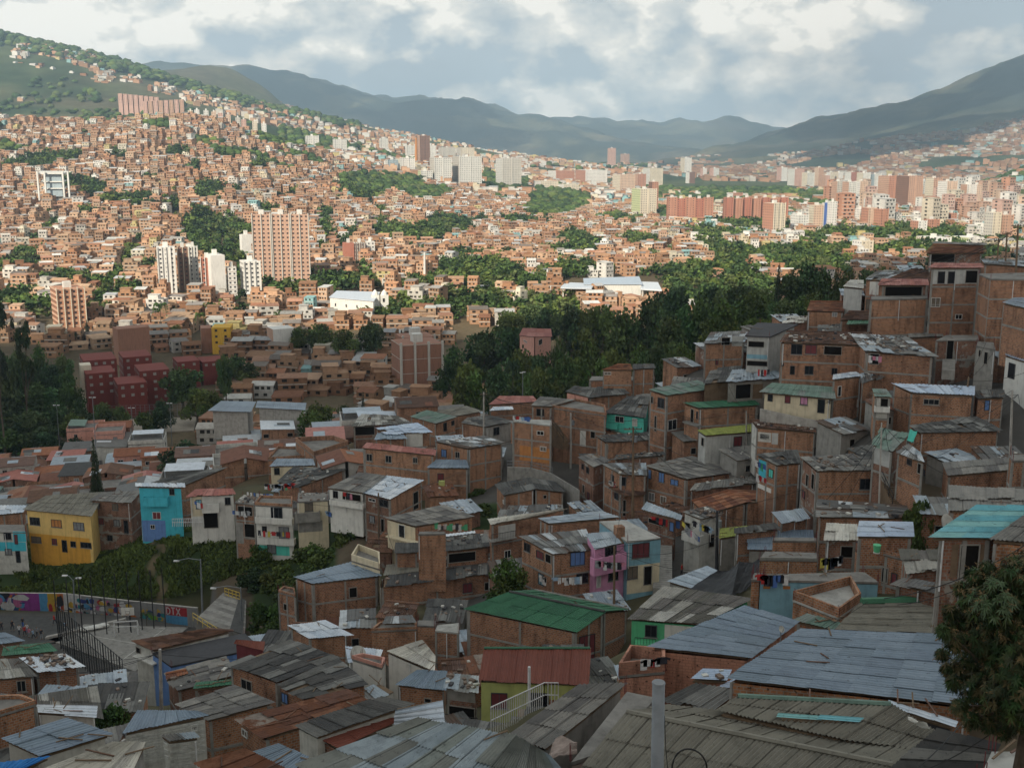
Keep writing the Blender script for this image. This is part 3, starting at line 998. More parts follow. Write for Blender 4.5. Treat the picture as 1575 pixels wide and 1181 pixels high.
HS('collapsing shed of loose zinc strips beside the aqua roofed house','C',72,2.5,'brick3',[
 ('mixed',[(905,820,-.6),(1160,872,-.6),(1180,830,-.3),(960,790,-.3)],{'messy': 1.6}),
 ('striped',[(975,765,0),(1180,742,0),(1150,655,.5),(950,650,.5)],{'messy': 1.6})],name='shed',cat='shed')
HS('brick house under short pale blue corrugated roof with a green bucket on its ledge','C',88,4.0,'brick',[
 ('paleblue',[(722,582,0),(1008,583,0),(1002,508,.4),(735,508,.4)],{'w': 'u'}),
 ('slab',[(765,640,-1.5),(985,700,-1.5),(1000,620,-1.5),(800,585,-1.5)],{'parapet': .3,'pmat': 'brick'})],
 [(1,0,812,710,830,760,'c'),(1,0,845,730,880,820,'h'),(1,0,895,760,925,830,'w','maroon')])
HS('shack under dented grey sheet beside the pale blue corrugated roof','C',90,3.5,'brick3',[
 ('rustwhite',[(560,595,0),(725,600,0),(720,520,.4),(570,515,.4)],{'messy': 1.0})],
 [(0,0,635,625,710,690,'h')],name='shed',cat='shed')
HS('house with smooth slate grey roof above the black tarpaulin','C',112,4.0,'concrete',[
 ('zincblue',[(165,648,0),(500,655,0),(490,548,.5),(175,548,.5)],{'big': (1,3)})])
HS('square brick box standing on the slate grey roof edge','C',106,3.6,'brick2',[
 ('slab',[(292,600,0),(516,602,0),(514,586,0),(298,584,0)],{'beams': False})])
HS('brick house with concrete band directly behind the light blue wall','C',100,3.6,'brick2',[
 ('slab',[(226,695,0),(522,700,0),(520,662,0),(255,655,0)],{'storey': .1,'beams': False})],
 [(0,0,230,700,520,690,'p','concrete')])
HS('two storey brick house with grey slab roof and one mirrored window','C',118,6.5,'brick2',[
 ('grey',[(515,245,0),(862,242,0),(735,160,.2),(435,178,.2)],{'faces': {3: 'brick3'},'rub': 25,'messy': .6})],
 [(0,0,735,285,790,340),(0,3,490,250,505,345,'h'),(0,3,445,340,458,390,'w','maroon'),(0,3,462,255,475,330,'h')])
HS('layered dark sheet roof below the mirrored window house','C',108,3.4,'brick',[
 ('mixed',[(525,480,0),(985,487,0),(965,425,.5),(525,395,.6)],{'w': 'u','messy': 1.2,'rub': 14})])
HS('long brick house under a sagging dark grey roof by the green tarp','A',122,4.2,'brick2',[
 ('dark',[(1040,1048,0),(1465,1038,0),(1330,965,.35),(985,1010,.6)],{'messy': .5})],
 [(0,3,1000,1065,1015,1100,'h')])
HS('low brick house with single pitch corrugated dark zinc roof','C',108,3.4,'brick',[
 ('grey',[(1182,272,0),(1520,240,0),(1500,178,.35),(1157,205,.5)],{'w': 'v'})])
HS('narrow brick block next to the single pitch dark zinc roof','C',104,4.2,'brick',[
 ('slab',[(1515,192,0),(1640,192,0),(1620,158,0),(1500,165,0)])])
HS('long pale grey roof stepping down behind the aqua roof','C',84,3.2,'brick',[
 ('grey',[(1188,450,0),(1660,452,0),(1640,395,.3),(1190,388,.3)],{'w': 'v','big': (6,1)}),
 ('grey',[(1190,386,.35),(1640,392,.35),(1640,345,.6),(1190,322,.6)],{'messy': 1})])
# upper right slope
HS('topmost house on the ridge under a clay tile roof','A',182,5.0,'brick3',[
 ('terra',[(1065,132,0),(1385,130,0),(1375,92,.6),(1110,88,.6)],{'oh': .8}),
 ('grey',[(1105,84,.7),(1385,92,.7),(1380,80,.9),(1120,72,.9)],{'nowall': 1})],
 [(0,0,1085,135,1220,178,'h')])
HS('tall brick house with white framed gallery under a red edged roof','A',160,9.5,'brick',[
 ('pinkroof',[(1085,208,0),(1368,207,0),(1350,184,.3),(1120,182,.3)],{'oh': .5})],
 [(0,0,1092,214,1340,288,'p','greywall'),(0,0,1132,224,1168,286,'w'),(0,0,1184,224,1218,286,'w'),(0,0,1272,218,1335,284,'h'),
 (0,0,1098,357,1145,406,'W'),(0,0,1222,442,1258,468,'W')])
HS('long windowless brick house at the right edge with a plain flat top','A',150,9.0,'brick',[
 ('slab',[(1405,262,0),(1640,264,0),(1600,230,0),(1345,235,0)],{})])
HS('brick house with blue grey awning roof right of the windowless block','A',140,5.0,'brick',[
 ('zincblue',[(1465,385,0),(1640,425,0),(1640,362,.3),(1530,358,.3)],{'faces': {0: 'brick'}})])
HS('brick house with curtained rooftop terrace under a faded pink roof','A',165,7.5,'brick',[
 ('pinkroof',[(828,295,0),(1088,296,0),(1080,265,.4),(850,262,.4)],{'oh': .7})],
 [(0,0,862,300,1085,356,'h'),(0,0,882,300,926,354,'p','cream'),(0,0,930,302,980,356,'p','white')])
HS('broad brick terrace block below the faded pink roof','A',161,6.0,'brick2',[
 ('slab',[(790,366,0),(1087,360,0),(1087,345,0),(800,350,0)])])
HS('small brick cottage with clay tile roof beside the dark trees','A',186,3.2,'brick2',[
 ('terra',[(467,425,0),(655,430,0),(682,380,.7),(485,378,.7)])],
 [(0,0,595,432,622,455,'W')])
HS('lower clay tile roof with green strip below the small cottage','A',172,3.2,'brick',[
 ('terradark',[(635,472,0),(790,472,0),(782,430,.6),(680,428,.6)]),('greenroof',[(670,496,-.3),(790,492,-.3),(788,474,-.1),(680,474,-.1)],{'nowall': 1})])
HS('brick house with clay and grey roof left of the brick gable','A',180,5.0,'brick',[
 ('mixed',[(765,266,0),(880,272,0),(962,220,.6),(830,220,.6)])],
 [(0,0,785,275,832,345,'p','white'),(0,0,768,365,785,420,'w')])
HS('bare brick gable behind the faded pink roof','A',176,5.0,'brick3',[
 ('terradark',[(880,262,0),(1090,262,0),(1095,222,.4),(1000,214,.9)])])
HS('pale roofed hut with green wall near the conifer','A',187,3.2,'greywall',[
 ('rustwhite',[(652,302,0),(755,312,0),(755,268,.3),(690,268,.3)])])
HS('long brick wall at the far right top under a patched grey roof','A',176,5.0,'brick',[
 ('mixed',[(1370,185,0),(1640,205,0),(1600,165,.3),(1355,160,.3)])])
HS('whitewashed two storey house with black roof and open terrace','A',164,6.0,'greywall',[
 ('bitumen',[(152,550,0),(282,556,0),(425,492,.6),(215,484,.6)],{'oh': .3})],
 [(0,0,167,577,250,613,'h'),(0,0,155,645,265,672,'p','skyblue'),(0,0,160,676,272,710,'h')])
HS('wide brick house with six windows under a roof of broken clay tiles','A',154,6.5,'brick',[
 ('terradark',[(328,585,0),(770,602,0),(800,540,.5),(365,530,.5)],{'messy': 2,'rub': 60})],
 [(0,0,385,594,443,648),(0,0,458,597,516,646),(0,0,552,602,645,652,'h'),(0,0,380,704,405,750),(0,0,455,704,500,750),(0,0,592,715,622,753),(0,0,335,690,350,708)])
HS('brick house under rubble strewn grey sheets right of the broken tiles','A',147,5.2,'brick',[
 ('mixed',[(765,632,0),(1120,655,0),(965,558,.6),(690,545,.5)],{'messy': 1.6,'rub': 90})],
 [(0,0,785,640,835,700,'h')])
HS('brick block with a small rooftop of grey strips left of the ruined wall','A',158,4.5,'brick',[
 ('grey',[(985,562,0),(1162,556,0),(1150,536,.2),(985,540,.2)])],[(0,0,1070,575,1125,630,'p','brick2')])
HS('low roof of white and black scraps behind the broken clay tiles','A',175,4.0,'brick3',[
 ('dark',[(520,532,0),(760,522,0),(745,490,.2),(530,498,.2)],{'messy': 1.5,'rub': 20})])
HS('low roof of scattered pale strips below the terrace block','A',168,4.0,'brick3',[
 ('mixed',[(785,518,0),(960,530,0),(945,490,.2),(800,486,.2)],{'messy': 1.5,'rub': 20})])
HS('long low roof of pale bent sheets beside the dark grove','A',186,4.0,'brick3',[
 ('rustwhite',[(345,488,0),(640,478,0),(600,450,.2),(365,456,.2)],{'messy': 1.5,'rub': 16})])
HS('ruined block wall with a dark doorway and steps','A',149,5.0,'brick3',[
 ('slab',[(1125,575,0),(1345,572,0),(1340,548,0),(1180,548,0)])],
 [(0,0,1174,574,1211,672,'h')],name='walled_yard')
HS('long cream house with green grey roof and a purple window','A',145,3.4,'cream',[
 ('greengrey',[(225,840,0),(612,876,0),(602,815,.7),(290,793,.7)],{'oh': .5})],
 [(0,0,267,845,293,887),(0,0,354,852,383,897),(0,0,433,862,471,905,'w','pink'),(0,0,520,874,557,947),(0,0,575,878,600,900,'w')])
HS('brick house with white tin cap right of the long cream house','A',143,5.2,'brick2',[
 ('pale',[(598,778,0),(747,758,0),(715,736,.15),(603,750,.15)],{'messy': .3}),
 ('mixed',[(747,790,-.2),(955,738,-.2),(945,700,.1),(740,745,.1)],{'messy': 1.6,'rub': 30})],
 [(0,0,722,876,762,909,'W'),(0,0,622,810,640,860,'W')])
HS('brick house with pointed corner under a long pale blue white roof','A',131,4.6,'brick2',[
 ('paleblue',[(1000,842,0),(1318,857,0),(1318,810,.3),(900,796,.3)],{'w': 'v','big': (7,1)})],
 [(0,0,1060,872,1142,905,'c')])
HS('white balcony house with a small green grey roof beside the pointed brick corner','A',130,4.2,'brick2',[
 ('greengrey',[(812,862,0),(900,866,0),(870,825,.1),(800,822,.1)],{'w': 'v'})],
 [(0,0,806,867,898,985,'p','dirtywhite'),(0,0,840,868,882,915,'h'),(0,0,815,915,890,945,'B','white'),(0,3,784,870,800,915,'h')])
HS('small brick house with a blue window right of the pale blue roof','A',130,4.4,'brick',[
 ('dark',[(1335,872,0),(1475,868,0),(1470,830,.2),(1315,832,.2)])],
 [(0,0,1370,880,1396,932,'w','bluewall')])
HS('white two storey house at the right edge with a pale tin roof','A',138,6.0,'white',[
 ('paleblue',[(1478,652,0),(1660,712,0),(1640,640,.2),(1490,632,.2)],{})],
 [(0,0,1492,684,1526,775)])
HS('grey unfinished tower house left of the white edge house','A',143,8.5,'concrete',[
 ('slab',[(1330,602,0),(1430,622,0),(1420,586,0),(1345,580,0)])],
 [(0,0,1368,630,1390,700,'h'),(0,0,1342,620,1356,660,'h')])
HS('brick house with grey sheeting left of the whitewashed terrace house','A',174,4.6,'brick2',[
 ('mixed',[(-60,590,0),(150,585,0),(152,530,.3),(-20,535,.3)],{'messy': 1})],
 [(0,0,30,560,75,600,'h'),(0,0,84,556,140,604,'p','greywall'),(0,0,0,670,15,700,'w')])
HS('shack with clothes spread over its dark tin roof','A',158,4.0,'concrete',[
 ('zinc',[(60,788,0),(352,768,0),(292,722,.3),(92,728,.3)],{'messy': 1.2,'rub': 25})],
 [(0,0,100,800,180,870,'h'),(0,0,190,800,240,870,'p','wood')],name='shed',cat='shed')
HS('black roofed shack left of the clothes covered tin roof','A',160,4.0,'wood',[
 ('dark',[(-60,795,0),(125,780,0),(130,708,.2),(-10,718,.2)],{'messy': 1})],name='shed',cat='shed')
HS('brick house with bright green sheet roof and a balcony on its left','B',155,4.8,'brick2',[
 ('greenroof',[(975,226,0),(1285,210,0),(1250,178,.2),(895,198,.2)],{'w': 'v'})],
 [(0,3,965,240,980,282,'w'),(0,3,935,225,952,300,'h'),(0,3,895,265,968,318,'R','concrete')])
HS('grey rendered house under a moss green yellow roof','B',148,3.8,'greywall',[
 ('limeroof',[(1010,366,0),(1265,345,0),(1250,307,.2),(968,338,.35)],{'w': 'v','messy': .2})],
 [(0,0,1153,370,1196,416),(0,3,990,370,1005,420,'h')])
HS('brick house with a white graffiti covered side under dark tiles','B',142,3.8,'brick2',[
 ('terradark',[(1270,322,0),(1575,350,0),(1575,310,.3),(1240,286,.3)],{'messy': .8,'rub': 24,'faces': {3: 'dirtywhite'}})],
 [(0,0,1278,345,1345,400,'p','dirtywhite'),(0,0,1348,350,1380,410,'p','greywall'),(0,0,1290,355,1335,385,'p','bitumen')])
HS('tall brick house with concrete corner post and faded green roof','B',158,9.0,'brick',[
 ('greengrey',[(812,162,0),(1062,122,0),(965,84,.3),(722,130,.3)],{'w': 'v','messy': .5})],
 [(0,3,733,162,746,202,'h'),(0,3,768,168,802,228,'w'),(0,0,818,286,863,333,'W'),(0,3,750,260,762,345,'h')])
HS('house with aqua green front wall under a charcoal roof','B',170,3.4,'teal',[
 ('dark',[(500,247,0),(702,272,0),(725,168,.8),(618,165,.8)],{'w': 'v','messy': .9})],
 [(0,0,551,262,596,300,'W'),(0,0,638,275,664,318,'W','dirtywhite'),(0,0,495,300,560,335,'B','teal')])
HS('large brick house with outside staircase above the retaining wall','B',172,7.5,'brick',[
 ('grey',[(122,212,0),(225,218,0),(345,182,.1),(170,166,.1)],{}),
 ('slab',[(226,222,-.3),(505,262,-.3),(500,218,-.3),(345,186,-.3)],{'parapet': .4,'pmat': 'brick'})],
 [(0,0,149,226,189,266),(1,0,372,337,401,419,'W','white'),(0,0,153,338,190,366,'W'),(1,0,425,340,450,380,'h')])
HS('projecting lower brick block with orange painted ground floor','B',166,6.4,'brick2',[
 ('slablight',[(28,290,0),(226,312,0),(226,285,0),(62,280,0)],{})],
 [(0,0,64,414,226,508,'p','orange'),(0,0,168,418,200,446,'W'),(0,0,152,338,188,364,'W')])
HS('pink walled house with charcoal roofs above the aqua green front','B',188,4.0,'salmonpaint',[
 ('dark',[(300,142,0),(415,168,0),(445,122,.2),(345,112,.2)]),('dark',[(415,172,-.1),(620,150,-.1),(560,105,.2),(440,122,.1)],{'wall': 'brick','messy': 1})])
HS('flat topped brick house left of the tall corner post house','B',200,5.0,'brick',[
 ('slab',[(418,82,0),(752,80,0),(752,64,0),(432,62,0)])],[(0,0,640,40,715,62,'p','greywall')])
HS('brick upper house with pale shutter left of the black roofed shack','B',190,5.5,'brick2',[
 ('terra',[(482,30,0),(640,30,0),(630,5,.4),(560,2,.4)],{}),('dark',[(640,25,0),(755,22,0),(745,0,.2),(640,0,.2)])],
 [(0,0,495,40,530,55,'W')])
HS('low brick house with dark rooftop in front of the aqua green wall','B',160,4.4,'brick2',[
 ('dark',[(500,398,0),(805,382,0),(765,345,.2),(450,365,.2)],{'messy': 1,'rub': 15})],
 [(0,0,507,410,515,455,'h')])
HS('dark flat roof ledge with a heap of green and white bags','B',152,3.6,'brick3',[
 ('dark',[(545,486,0),(805,466,0),(790,448,0),(560,462,0)],{'rub': 30})])
HS('narrow brick house with pale gutter beside the alley wall','B',150,6.5,'brick3',[
 ('grey',[(440,527,0),(522,497,0),(455,452,.2),(360,475,.2)],{'messy': .6})],
 [(0,3,382,505,392,540,'w'),(0,3,405,520,418,560,'w'),(0,3,385,610,395,660,'h'),(0,3,410,650,420,700,'w','maroon')])
HS('brick house with washing on its porch behind the street pole','B',145,6.5,'brick',[
 ('mixed',[(575,562,0),(712,566,0),(705,505,.3),(480,508,.3)],{'messy': .7,'rub': 12}),
 ('terradark',[(600,672,-2.6),(705,668,-2.6),(700,625,-2.1),(520,630,-2.1)],{'nowall': 1})],
 [(0,0,580,575,605,620,'w'),(0,3,548,650,568,695,'w'),(0,0,588,690,606,775,'h'),(0,3,530,560,545,600,'w')])
HS('brick house with three blue upstairs windows and a broad grey roof','B',142,6.8,'brick',[
 ('grey',[(912,587,0),(1195,547,0),(940,470,.5),(705,520,.5)],{'w': 'v','messy': .6})],
 [(0,3,712,533,736,586,'w','bluewall'),(0,3,773,548,801,606,'w','bluewall'),(0,3,833,582,873,622,'w','bluewall'),(0,3,722,650,752,701,'W'),(0,3,781,668,811,718,'W')])
HS('lower brick wing with dusty grey roof right of the blue windows','B',138,4.2,'brick3',[
 ('grey',[(932,645,0),(1265,607,0),(1250,572,.2),(960,608,.2)],{'messy': .8,'rub': 10})])
HS('brick house with a two sided clay tile roof in the middle of the slope','B',130,4.2,'brick2',[
 ('terra',[(1015,768,0),(1222,705,.9),(1130,645,.9),(942,700,0)],{'w': 'v','messy': .8}),
 ('terra',[(1222,705,.9),(1455,694,0),(1370,655,0),(1130,645,.9)],{'messy': .8})])
HS('brick house with a turquoise painted laundry balcony','C',130,5.6,'brick2',[
 ('dark',[(310,217,0),(438,207,0),(415,138,.3),(205,165,.3)],{'faces': {3: 'brick'}})],
 [(0,3,207,178,258,300,'p','turq'),(0,3,272,230,296,285,'w','teal'),(0,3,212,305,285,360,'p','white')])
HS('corner brick house with patched zinc roof and blue curtained window','B',118,6.6,'brick2',[
 ('mixed',[(228,968,0),(442,942,0),(400,845,.55),(60,880,.4)],{'messy': .8,'w': 'v'})],
 [(0,0,321,960,396,1021,'w','bluewall'),(0,0,352,1068,412,1112),(0,3,88,905,118,962),(0,3,150,945,186,1000,'w','maroon'),(0,3,160,1060,186,1130,'w','skyblue'),(0,3,196,960,226,1020,'h')])
HS('pink house with laundry hung from its upper balcony','B',117.5,6.6,'pink',[
 ('zinc',[(444,942,0),(611,905,0),(570,852,.5),(402,868,.5)],{'messy': .6,'w': 'v'})],
 [(0,0,498,934,556,972),(0,0,515,1044,565,1096),(0,0,455,1066,476,1136,'W','greywall'),(0,0,446,996,608,1046,'B','pink')])
HS('light blue terrace house with dark red curtain and a flat concrete roof','B',119,6.4,'skyblue',[
 ('slablight',[(613,905,0),(786,884,0),(605,795,0),(470,800,0)],{'faces': {1: 'concrete'}})],
 [(0,0,597,1034,775,1150,'p','cream'),(0,0,636,917,724,981,'w','maroon'),(0,0,611,1034,664,1090),(0,0,694,1030,736,1122,'h')])
HS('brick house with long light zinc roof behind the patched zinc corner house','B',128,4.6,'brick',[
 ('zinc',[(215,815,0),(572,782,0),(482,750,.2),(160,788,.2)],{'w': 'u'})])
HS('brick house with white screened balcony and rust streaked white roof','D',131,6.2,'brick',[
 ('rustwhite',[(1175,818,0),(1440,770,0),(1575,735,.4),(1160,790,.3)],{'messy': .7})],
 [(0,0,1215,826,1302,872,'p','greywall'),(0,0,1180,870,1310,888,'R','concrete'),(0,0,1245,950,1278,985,'W')])
HS('brick house under two black asphalt sheets beside the grassy gully','D',150,4.6,'brick2',[
 ('dark',[(1240,672,0),(1400,636,.7),(1370,580,.7),(1200,612,0)],{'big': (3,2)}),
 ('dark',[(1400,636,.7),(1552,652,0),(1500,600,0),(1370,580,.7)],{'big': (3,2)})],
 [(1,0,1443,667,1462,685,'h'),(0,3,1240,690,1255,730,'W')])
HS('narrow whitewashed house with laundry all over its front by the steep lane','B',125,7.5,'dirtywhite',[
 ('mixed',[(985,790,0),(1100,765,0),(1015,728,.2),(895,752,.2)],{'messy': 1.2,'rub': 16})],
 [(0,3,905,800,935,860,'h'),(0,0,1025,870,1055,930,'h'),(0,3,890,850,975,925,'B','white')])
HS('brick shop with tin awning over its washing line','B',134,4.8,'brick3',[
 ('zinc',[(685,742,0),(884,796,0),(892,770,.4),(712,703,.4)],{'w': 'v','oh': .9})],
 [(0,0,828,800,858,858,'w','bluewall'),(0,0,720,780,800,830,'h')])
HS('low shed with moss green roof above the yellow box stall','B',118,3.0,'concrete',[
 ('limeroof',[(1080,890,0),(1240,868,0),(1228,825,.2),(1086,840,.2)])],name='shed',cat='shed')
HS('small roof of slotted blue grey sheets leaning on the mirrored window house','C',116,3.4,'brick',[
 ('zinc',[(335,512,0),(475,486,0),(442,440,.35),(290,458,.35)],{'w': 'v','messy': .8}),('dark',[(100,562,-.4),(330,545,-.4),(300,512,-.2),(100,540,-.2)],{'messy': 1.6})])
HS('zinc sheeted lean-to beside the white framed stair','C',117,4.5,'brick3',[
 ('greengrey',[(800,118,0),(905,150,0),(990,60,.4),(850,30,.4)],{'messy': 1.5})],
 [(0,0,800,120,900,235,'p','greywall')],name='shed',cat='shed')
HS('brick house with clothes in its wide opening below the green tarp','C',113,4.6,'brick',[
 ('mixed',[(925,150,0),(1065,205,0),(1045,150,.3),(985,110,.3)],{'messy': 1})],
 [(0,0,978,180,1002,222,'w'),(0,0,1030,200,1062,270,'h')])
# lower middle
HS('low house with black and white striped corrugated roof and a green front','K',88,5.2,'green',[
 ('striped',[(553,400,0),(925,428,0),(1180,300,.6),(730,236,.8)],{'w': 'v','messy': .5})],
 [(0,0,735,428,925,520,'p','white'),(0,0,636,428,697,494),(0,0,585,495,690,545,'R','green')])
HS('loose strip of light zinc roofing at the foot of the lane','K',104,3.0,'concrete',[
 ('zinc',[(870,246,0),(1005,158,.2),(950,132,.2),(750,208,0)],{'w': 'v'})],name='shed',cat='shed')
HS('large brick house under the biggest bright green metal roof','G',108,6.5,'brick',[
 ('greenroof',[(1040,350,0),(1612,468,0),(1758,364,1.5),(1272,262,1.5)],{'w': 'v','ridge': 'dark','big': (8,2)}),
 ('greenroof',[(1272,262,1.5),(1758,364,1.5),(1880,352,.5),(1400,255,.5)],{'ridge': 'grey'})],
 [(0,1,1626,490,1706,600,'w','maroon'),(0,1,1780,430,1836,497,'w','maroon')])
HS('lime green house under a dark red metal roof with green ridge','G',84,5.0,'lime',[
 ('redroof',[(1115,716,0),(1672,738,0),(1683,552,1.0),(1142,552,1.0)],{'w': 'v','ridge': 'greenroof','big': (12,1)})],
 [(0,0,1178,774,1262,856),(0,0,1381,774,1472,850)])
HS('front roof of pale and blue corrugated sheets at the bottom of the slope','G',42,3.0,'concrete',[
 ('frontmix',[(190,1145,0),(900,1500,0),(1300,1005,.6),(797,914,.6)],{'w': 'v','messy': .3}),
 ('frontmix',[(900,1500,0),(1800,1500,-.4),(1480,1105,0),(1300,1005,.6)],{'w': 'v'})])
HS('long grey fibre cement roof with brick wall edge left of the nearest ridge','K',50,3.4,'concrete',[
 ('grey',[(-60,1000,0),(130,1066,0),(545,730,.7),(300,737,.7)],{'w': 'v'})])
HS('stained plaster terrace between the long grey roof and nearest ridge','K',46,3.4,'plaster',[
 ('slab',[(260,1130,0),(470,1060,0),(690,800,0),(545,770,0)],{})])
HS('brick house under light blue painted roof behind the dark maroon roof','G',90,4.4,'brick2',[
 ('zincblue',[(690,737,0),(945,766,0),(952,668,.5),(800,660,.6)],{'w': 'v'})],
 [(0,0,838,800,875,830,'h')])
HS('white gabled house with pink trim and rust stained white roof','G',97,4.8,'white',[
 ('rustwhite',[(645,565,1.0),(885,668,-.3),(893,588,-.3),(822,508,1.0)],{'w': 'v','oh': .1}),
 ('slab',[(468,602,-.6),(622,650,-.6),(640,612,-.6),(522,590,-.6)],{'parapet': .35,'pmat': 'salmonpaint'})])
HS('concrete house with crowded dark balcony left of the lime green house','G',86,5.0,'brick3',[
 ('mixed',[(945,750,0),(1110,772,0),(1112,690,.2),(962,682,.2)],{'messy': 1.2,'rub': 20})],
 [(0,0,945,755,1108,830,'p','concrete'),(0,0,955,835,1108,925,'h'),(0,0,945,885,1110,955,'R','concrete')])
HS('single upright zinc panel lean-to beside the crowded balcony','G',60,3.0,'concrete',[
 ('pale',[(685,937,0),(935,930,0),(925,815,.9),(690,862,.9)],{'w': 'u','big': (1,4)})],name='shed',cat='shed')
HS('brick house with dark sheet roof and white banner strip on the ridge','G',92,4.4,'brick',[
 ('dark',[(-165,630,0),(85,722,0),(400,600,.7),(150,508,.7)],{'w': 'v','messy': .8})],
 [(0,0,-92,700,-38,778,'c')])
HS('blue doored brick house with long dark sheet roof','G',87,4.4,'brick',[
 ('dark',[(90,742,0),(235,808,0),(548,735,.5),(392,602,.7)],{'w': 'v','messy': .8})],
 [(0,0,96,762,146,838,'w','bluewall')])
HS('small silver zinc roof below the white gabled house','G',86,3.4,'dirtywhite',[
 ('mixed',[(545,830,0),(690,765,0),(612,722,.3),(500,772,.3)],{'messy': 1,'w': 'v'})])
HS('long rust brown roof in the lower left','G',70,4.0,'brick',[
 ('rust',[(-115,915,0),(20,1012,0),(565,832,.5),(440,765,.6)],{'w': 'v','messy': .8})],
 [(0,0,-95,950,-60,1010,'W')])
HS('house with charcoal roof above a maroon tin lean-to','G',63,4.0,'dirtywhite',[
 ('dark',[(175,945,0),(285,1002,0),(782,832,.4),(618,800,.5)],{'w': 'u','messy': .3}),
 ('redroof',[(288,1005,-.4),(402,1064,-.6),(684,930,-.5),(684,880,-.1)],{'wall': 'brick3','w': 'v'})])
HS('plain grey zinc roof at the bottom beside the rust green roof','G',50,3.6,'concrete',[
 ('zincblue',[(-160,1125,0),(90,1240,0),(245,1105,.4),(90,1040,.4)],{'w': 'v'})])
HS('brick house with two window openings and a grey flat roof above the stairs','G',128,8.5,'brick',[
 ('zincblue',[(265,222,0),(612,183,0),(490,105,.3),(172,188,.3)],{'big': (3,2)}),
 ('slab',[(92,262,-1.2),(180,285,-1.2),(176,250,-1.2),(120,240,-1.2)],{'parapet': .25,'pmat': 'brick'})],
 [(0,0,454,240,496,288,'h'),(0,0,545,352,592,390,'W'),(1,0,122,318,145,360,'h')])
HS('long brick house with grey and dark sheeted roof scattered with stones','G',126,8.0,'brick',[
 ('dark',[(605,240,0),(1190,166,0),(1190,118,.3),(615,185,.3)],{'messy': .8,'rub': 40}),
 ('beige',[(628,182,.32),(900,148,.32),(890,108,.6),(645,125,.6)],{'nowall': 1}),
 ('mixed',[(900,148,.32),(1190,116,.32),(1180,66,.6),(890,106,.6)],{'nowall': 1,'rub': 50})],
 [(0,0,1034,220,1082,263),(0,0,1143,213,1167,252,'h'),(0,0,812,330,930,396,'p','brick2')])
HS('brick yard walls with a small tin shelter in front of the stone scattered roof','G',112,4.6,'brick2',[
 ('slab',[(567,462,0),(800,452,0),(800,425,0),(612,425,0)],{'parapet': .3,'pmat': 'brick2','beams': False}),
 ('mixed',[(628,424,.9),(792,420,.9),(772,382,1.1),(645,388,1.1)],{'nowall': 1}),
 ('slab',[(800,432,.4),(895,436,.4),(895,408,.4),(800,406,.4)],{'beams': False})])
HS('brick terrace house with white railing stub left of the biggest green roof','G',108,6.5,'brick',[
 ('slablight',[(893,458,0),(1012,470,0),(1015,420,0),(905,430,0)],{'beams': True})])
HS('brick box room with silver sheet roof and overhanging strip','G',112,4.0,'brick2',[
 ('pale',[(248,500,0),(465,480,0),(330,410,.35),(140,437,.35)],{'messy': .6,'w': 'v','oh': .3})])
HS('low roof of white and blue scraps with a satellite dish','G',103,3.2,'dirtywhite',[
 ('pale',[(450,608,0),(610,598,0),(622,560,.2),(440,545,.2)],{'messy': 1.5})])
HS('beige two storey house with green and white graffiti on its brick side','D',138,5.8,'cream',[
 ('grey',[(790,828,0),(1092,778,0),(935,718,.6),(637,785,.2)],{'w': 'v','faces': {0: 'brick2',3: 'cream'}})],
 [(0,3,709,815,740,892,'W'),(0,3,640,878,795,920,'B','cream')] + [
 (0,0,890 + i * 15,812 + (i * 7) % 16,908 + i * 15,838 + (i * 5) % 14,'p',('green','white','bitumen','white','green')[i % 5]) for i in range(11)])
HS('square brick stair tower below the graffiti painted side','D',128,4.6,'brick2',[
 ('slab',[(805,866,0),(947,862,0),(940,850,0),(812,853,0)],{'beams': False})])
HS('dark flat roofed brick house around the square stair tower','D',131,4.2,'brick',[
 ('dark',[(685,962,0),(805,960,0),(805,912,.2),(690,912,.2)]),('dark',[(948,955,0),(1168,932,0),(1152,865,.3),(950,872,.3)],{'rub': 14}),
 ('pale',[(948,882,.4),(1095,862,.4),(1090,850,.5),(948,868,.5)],{'nowall': 1})],
 [(1,0,960,965,1100,1000,'h')])
HS('cream walled yard with yellow crates near the gully trees','D',134,3.2,'cream',[
 ('slab',[(465,1000,0),(612,1045,0),(610,985,0),(500,945,0)],{'parapet': .8,'pmat': 'cream'})],name='walled_yard')
HS('white house with scrolled balcony under the left half of a pale grey roof','D',152,3.6,'white',[
 ('grey',[(345,632,0),(524,658,0),(642,570,.35),(505,553,.35)],{'w': 'v'})],
 [(0,0,374,644,398,684),(0,0,422,652,516,702,'h'),(0,0,352,692,522,742,'B','white')])
HS('brick house with four dark openings under the right half of a pale grey roof','D',150,8.5,'brick3',[
 ('pale',[(526,658,0),(662,690,0),(834,592,.35),(644,570,.35)],{'w': 'v','faces': {1: 'brick2'}})],
 [(0,0,555,680,590,705,'W'),(0,0,606,684,654,732),(0,0,560,768,586,810),(0,1,780,655,807,733,'h'),(0,0,618,785,636,858,'h')])
HS('long brick house with three square windows under a faded red roof','D',168,7.5,'brick2',[
 ('pinkroof',[(520,427,0),(890,467,0),(897,438,.3),(545,400,.3)],{'w': 'v'})],
 [(0,0,543,455,574,496,'c'),(0,0,640,463,672,504,'c'),(0,0,780,473,804,506,'c')])
HS('brick house with two blue windows at the bend of the street','D',165,9.0,'brick2',[
 ('mixed',[(1062,432,0),(1242,402,0),(1130,368,.2),(885,393,.3)],{'messy': 1,'rub': 25})],
 [(0,3,925,432,952,476,'w','bluewall'),(0,3,996,444,1019,481,'c')])
HS('brick wing on tall concrete stilts above the grassy gully','D',161,4.4,'brick2',[
 ('zincblue',[(848,530,0),(1064,532,0),(1050,490,.2),(900,486,.2)])],
 [(0,0,905,556,938,600,'w','maroon')])
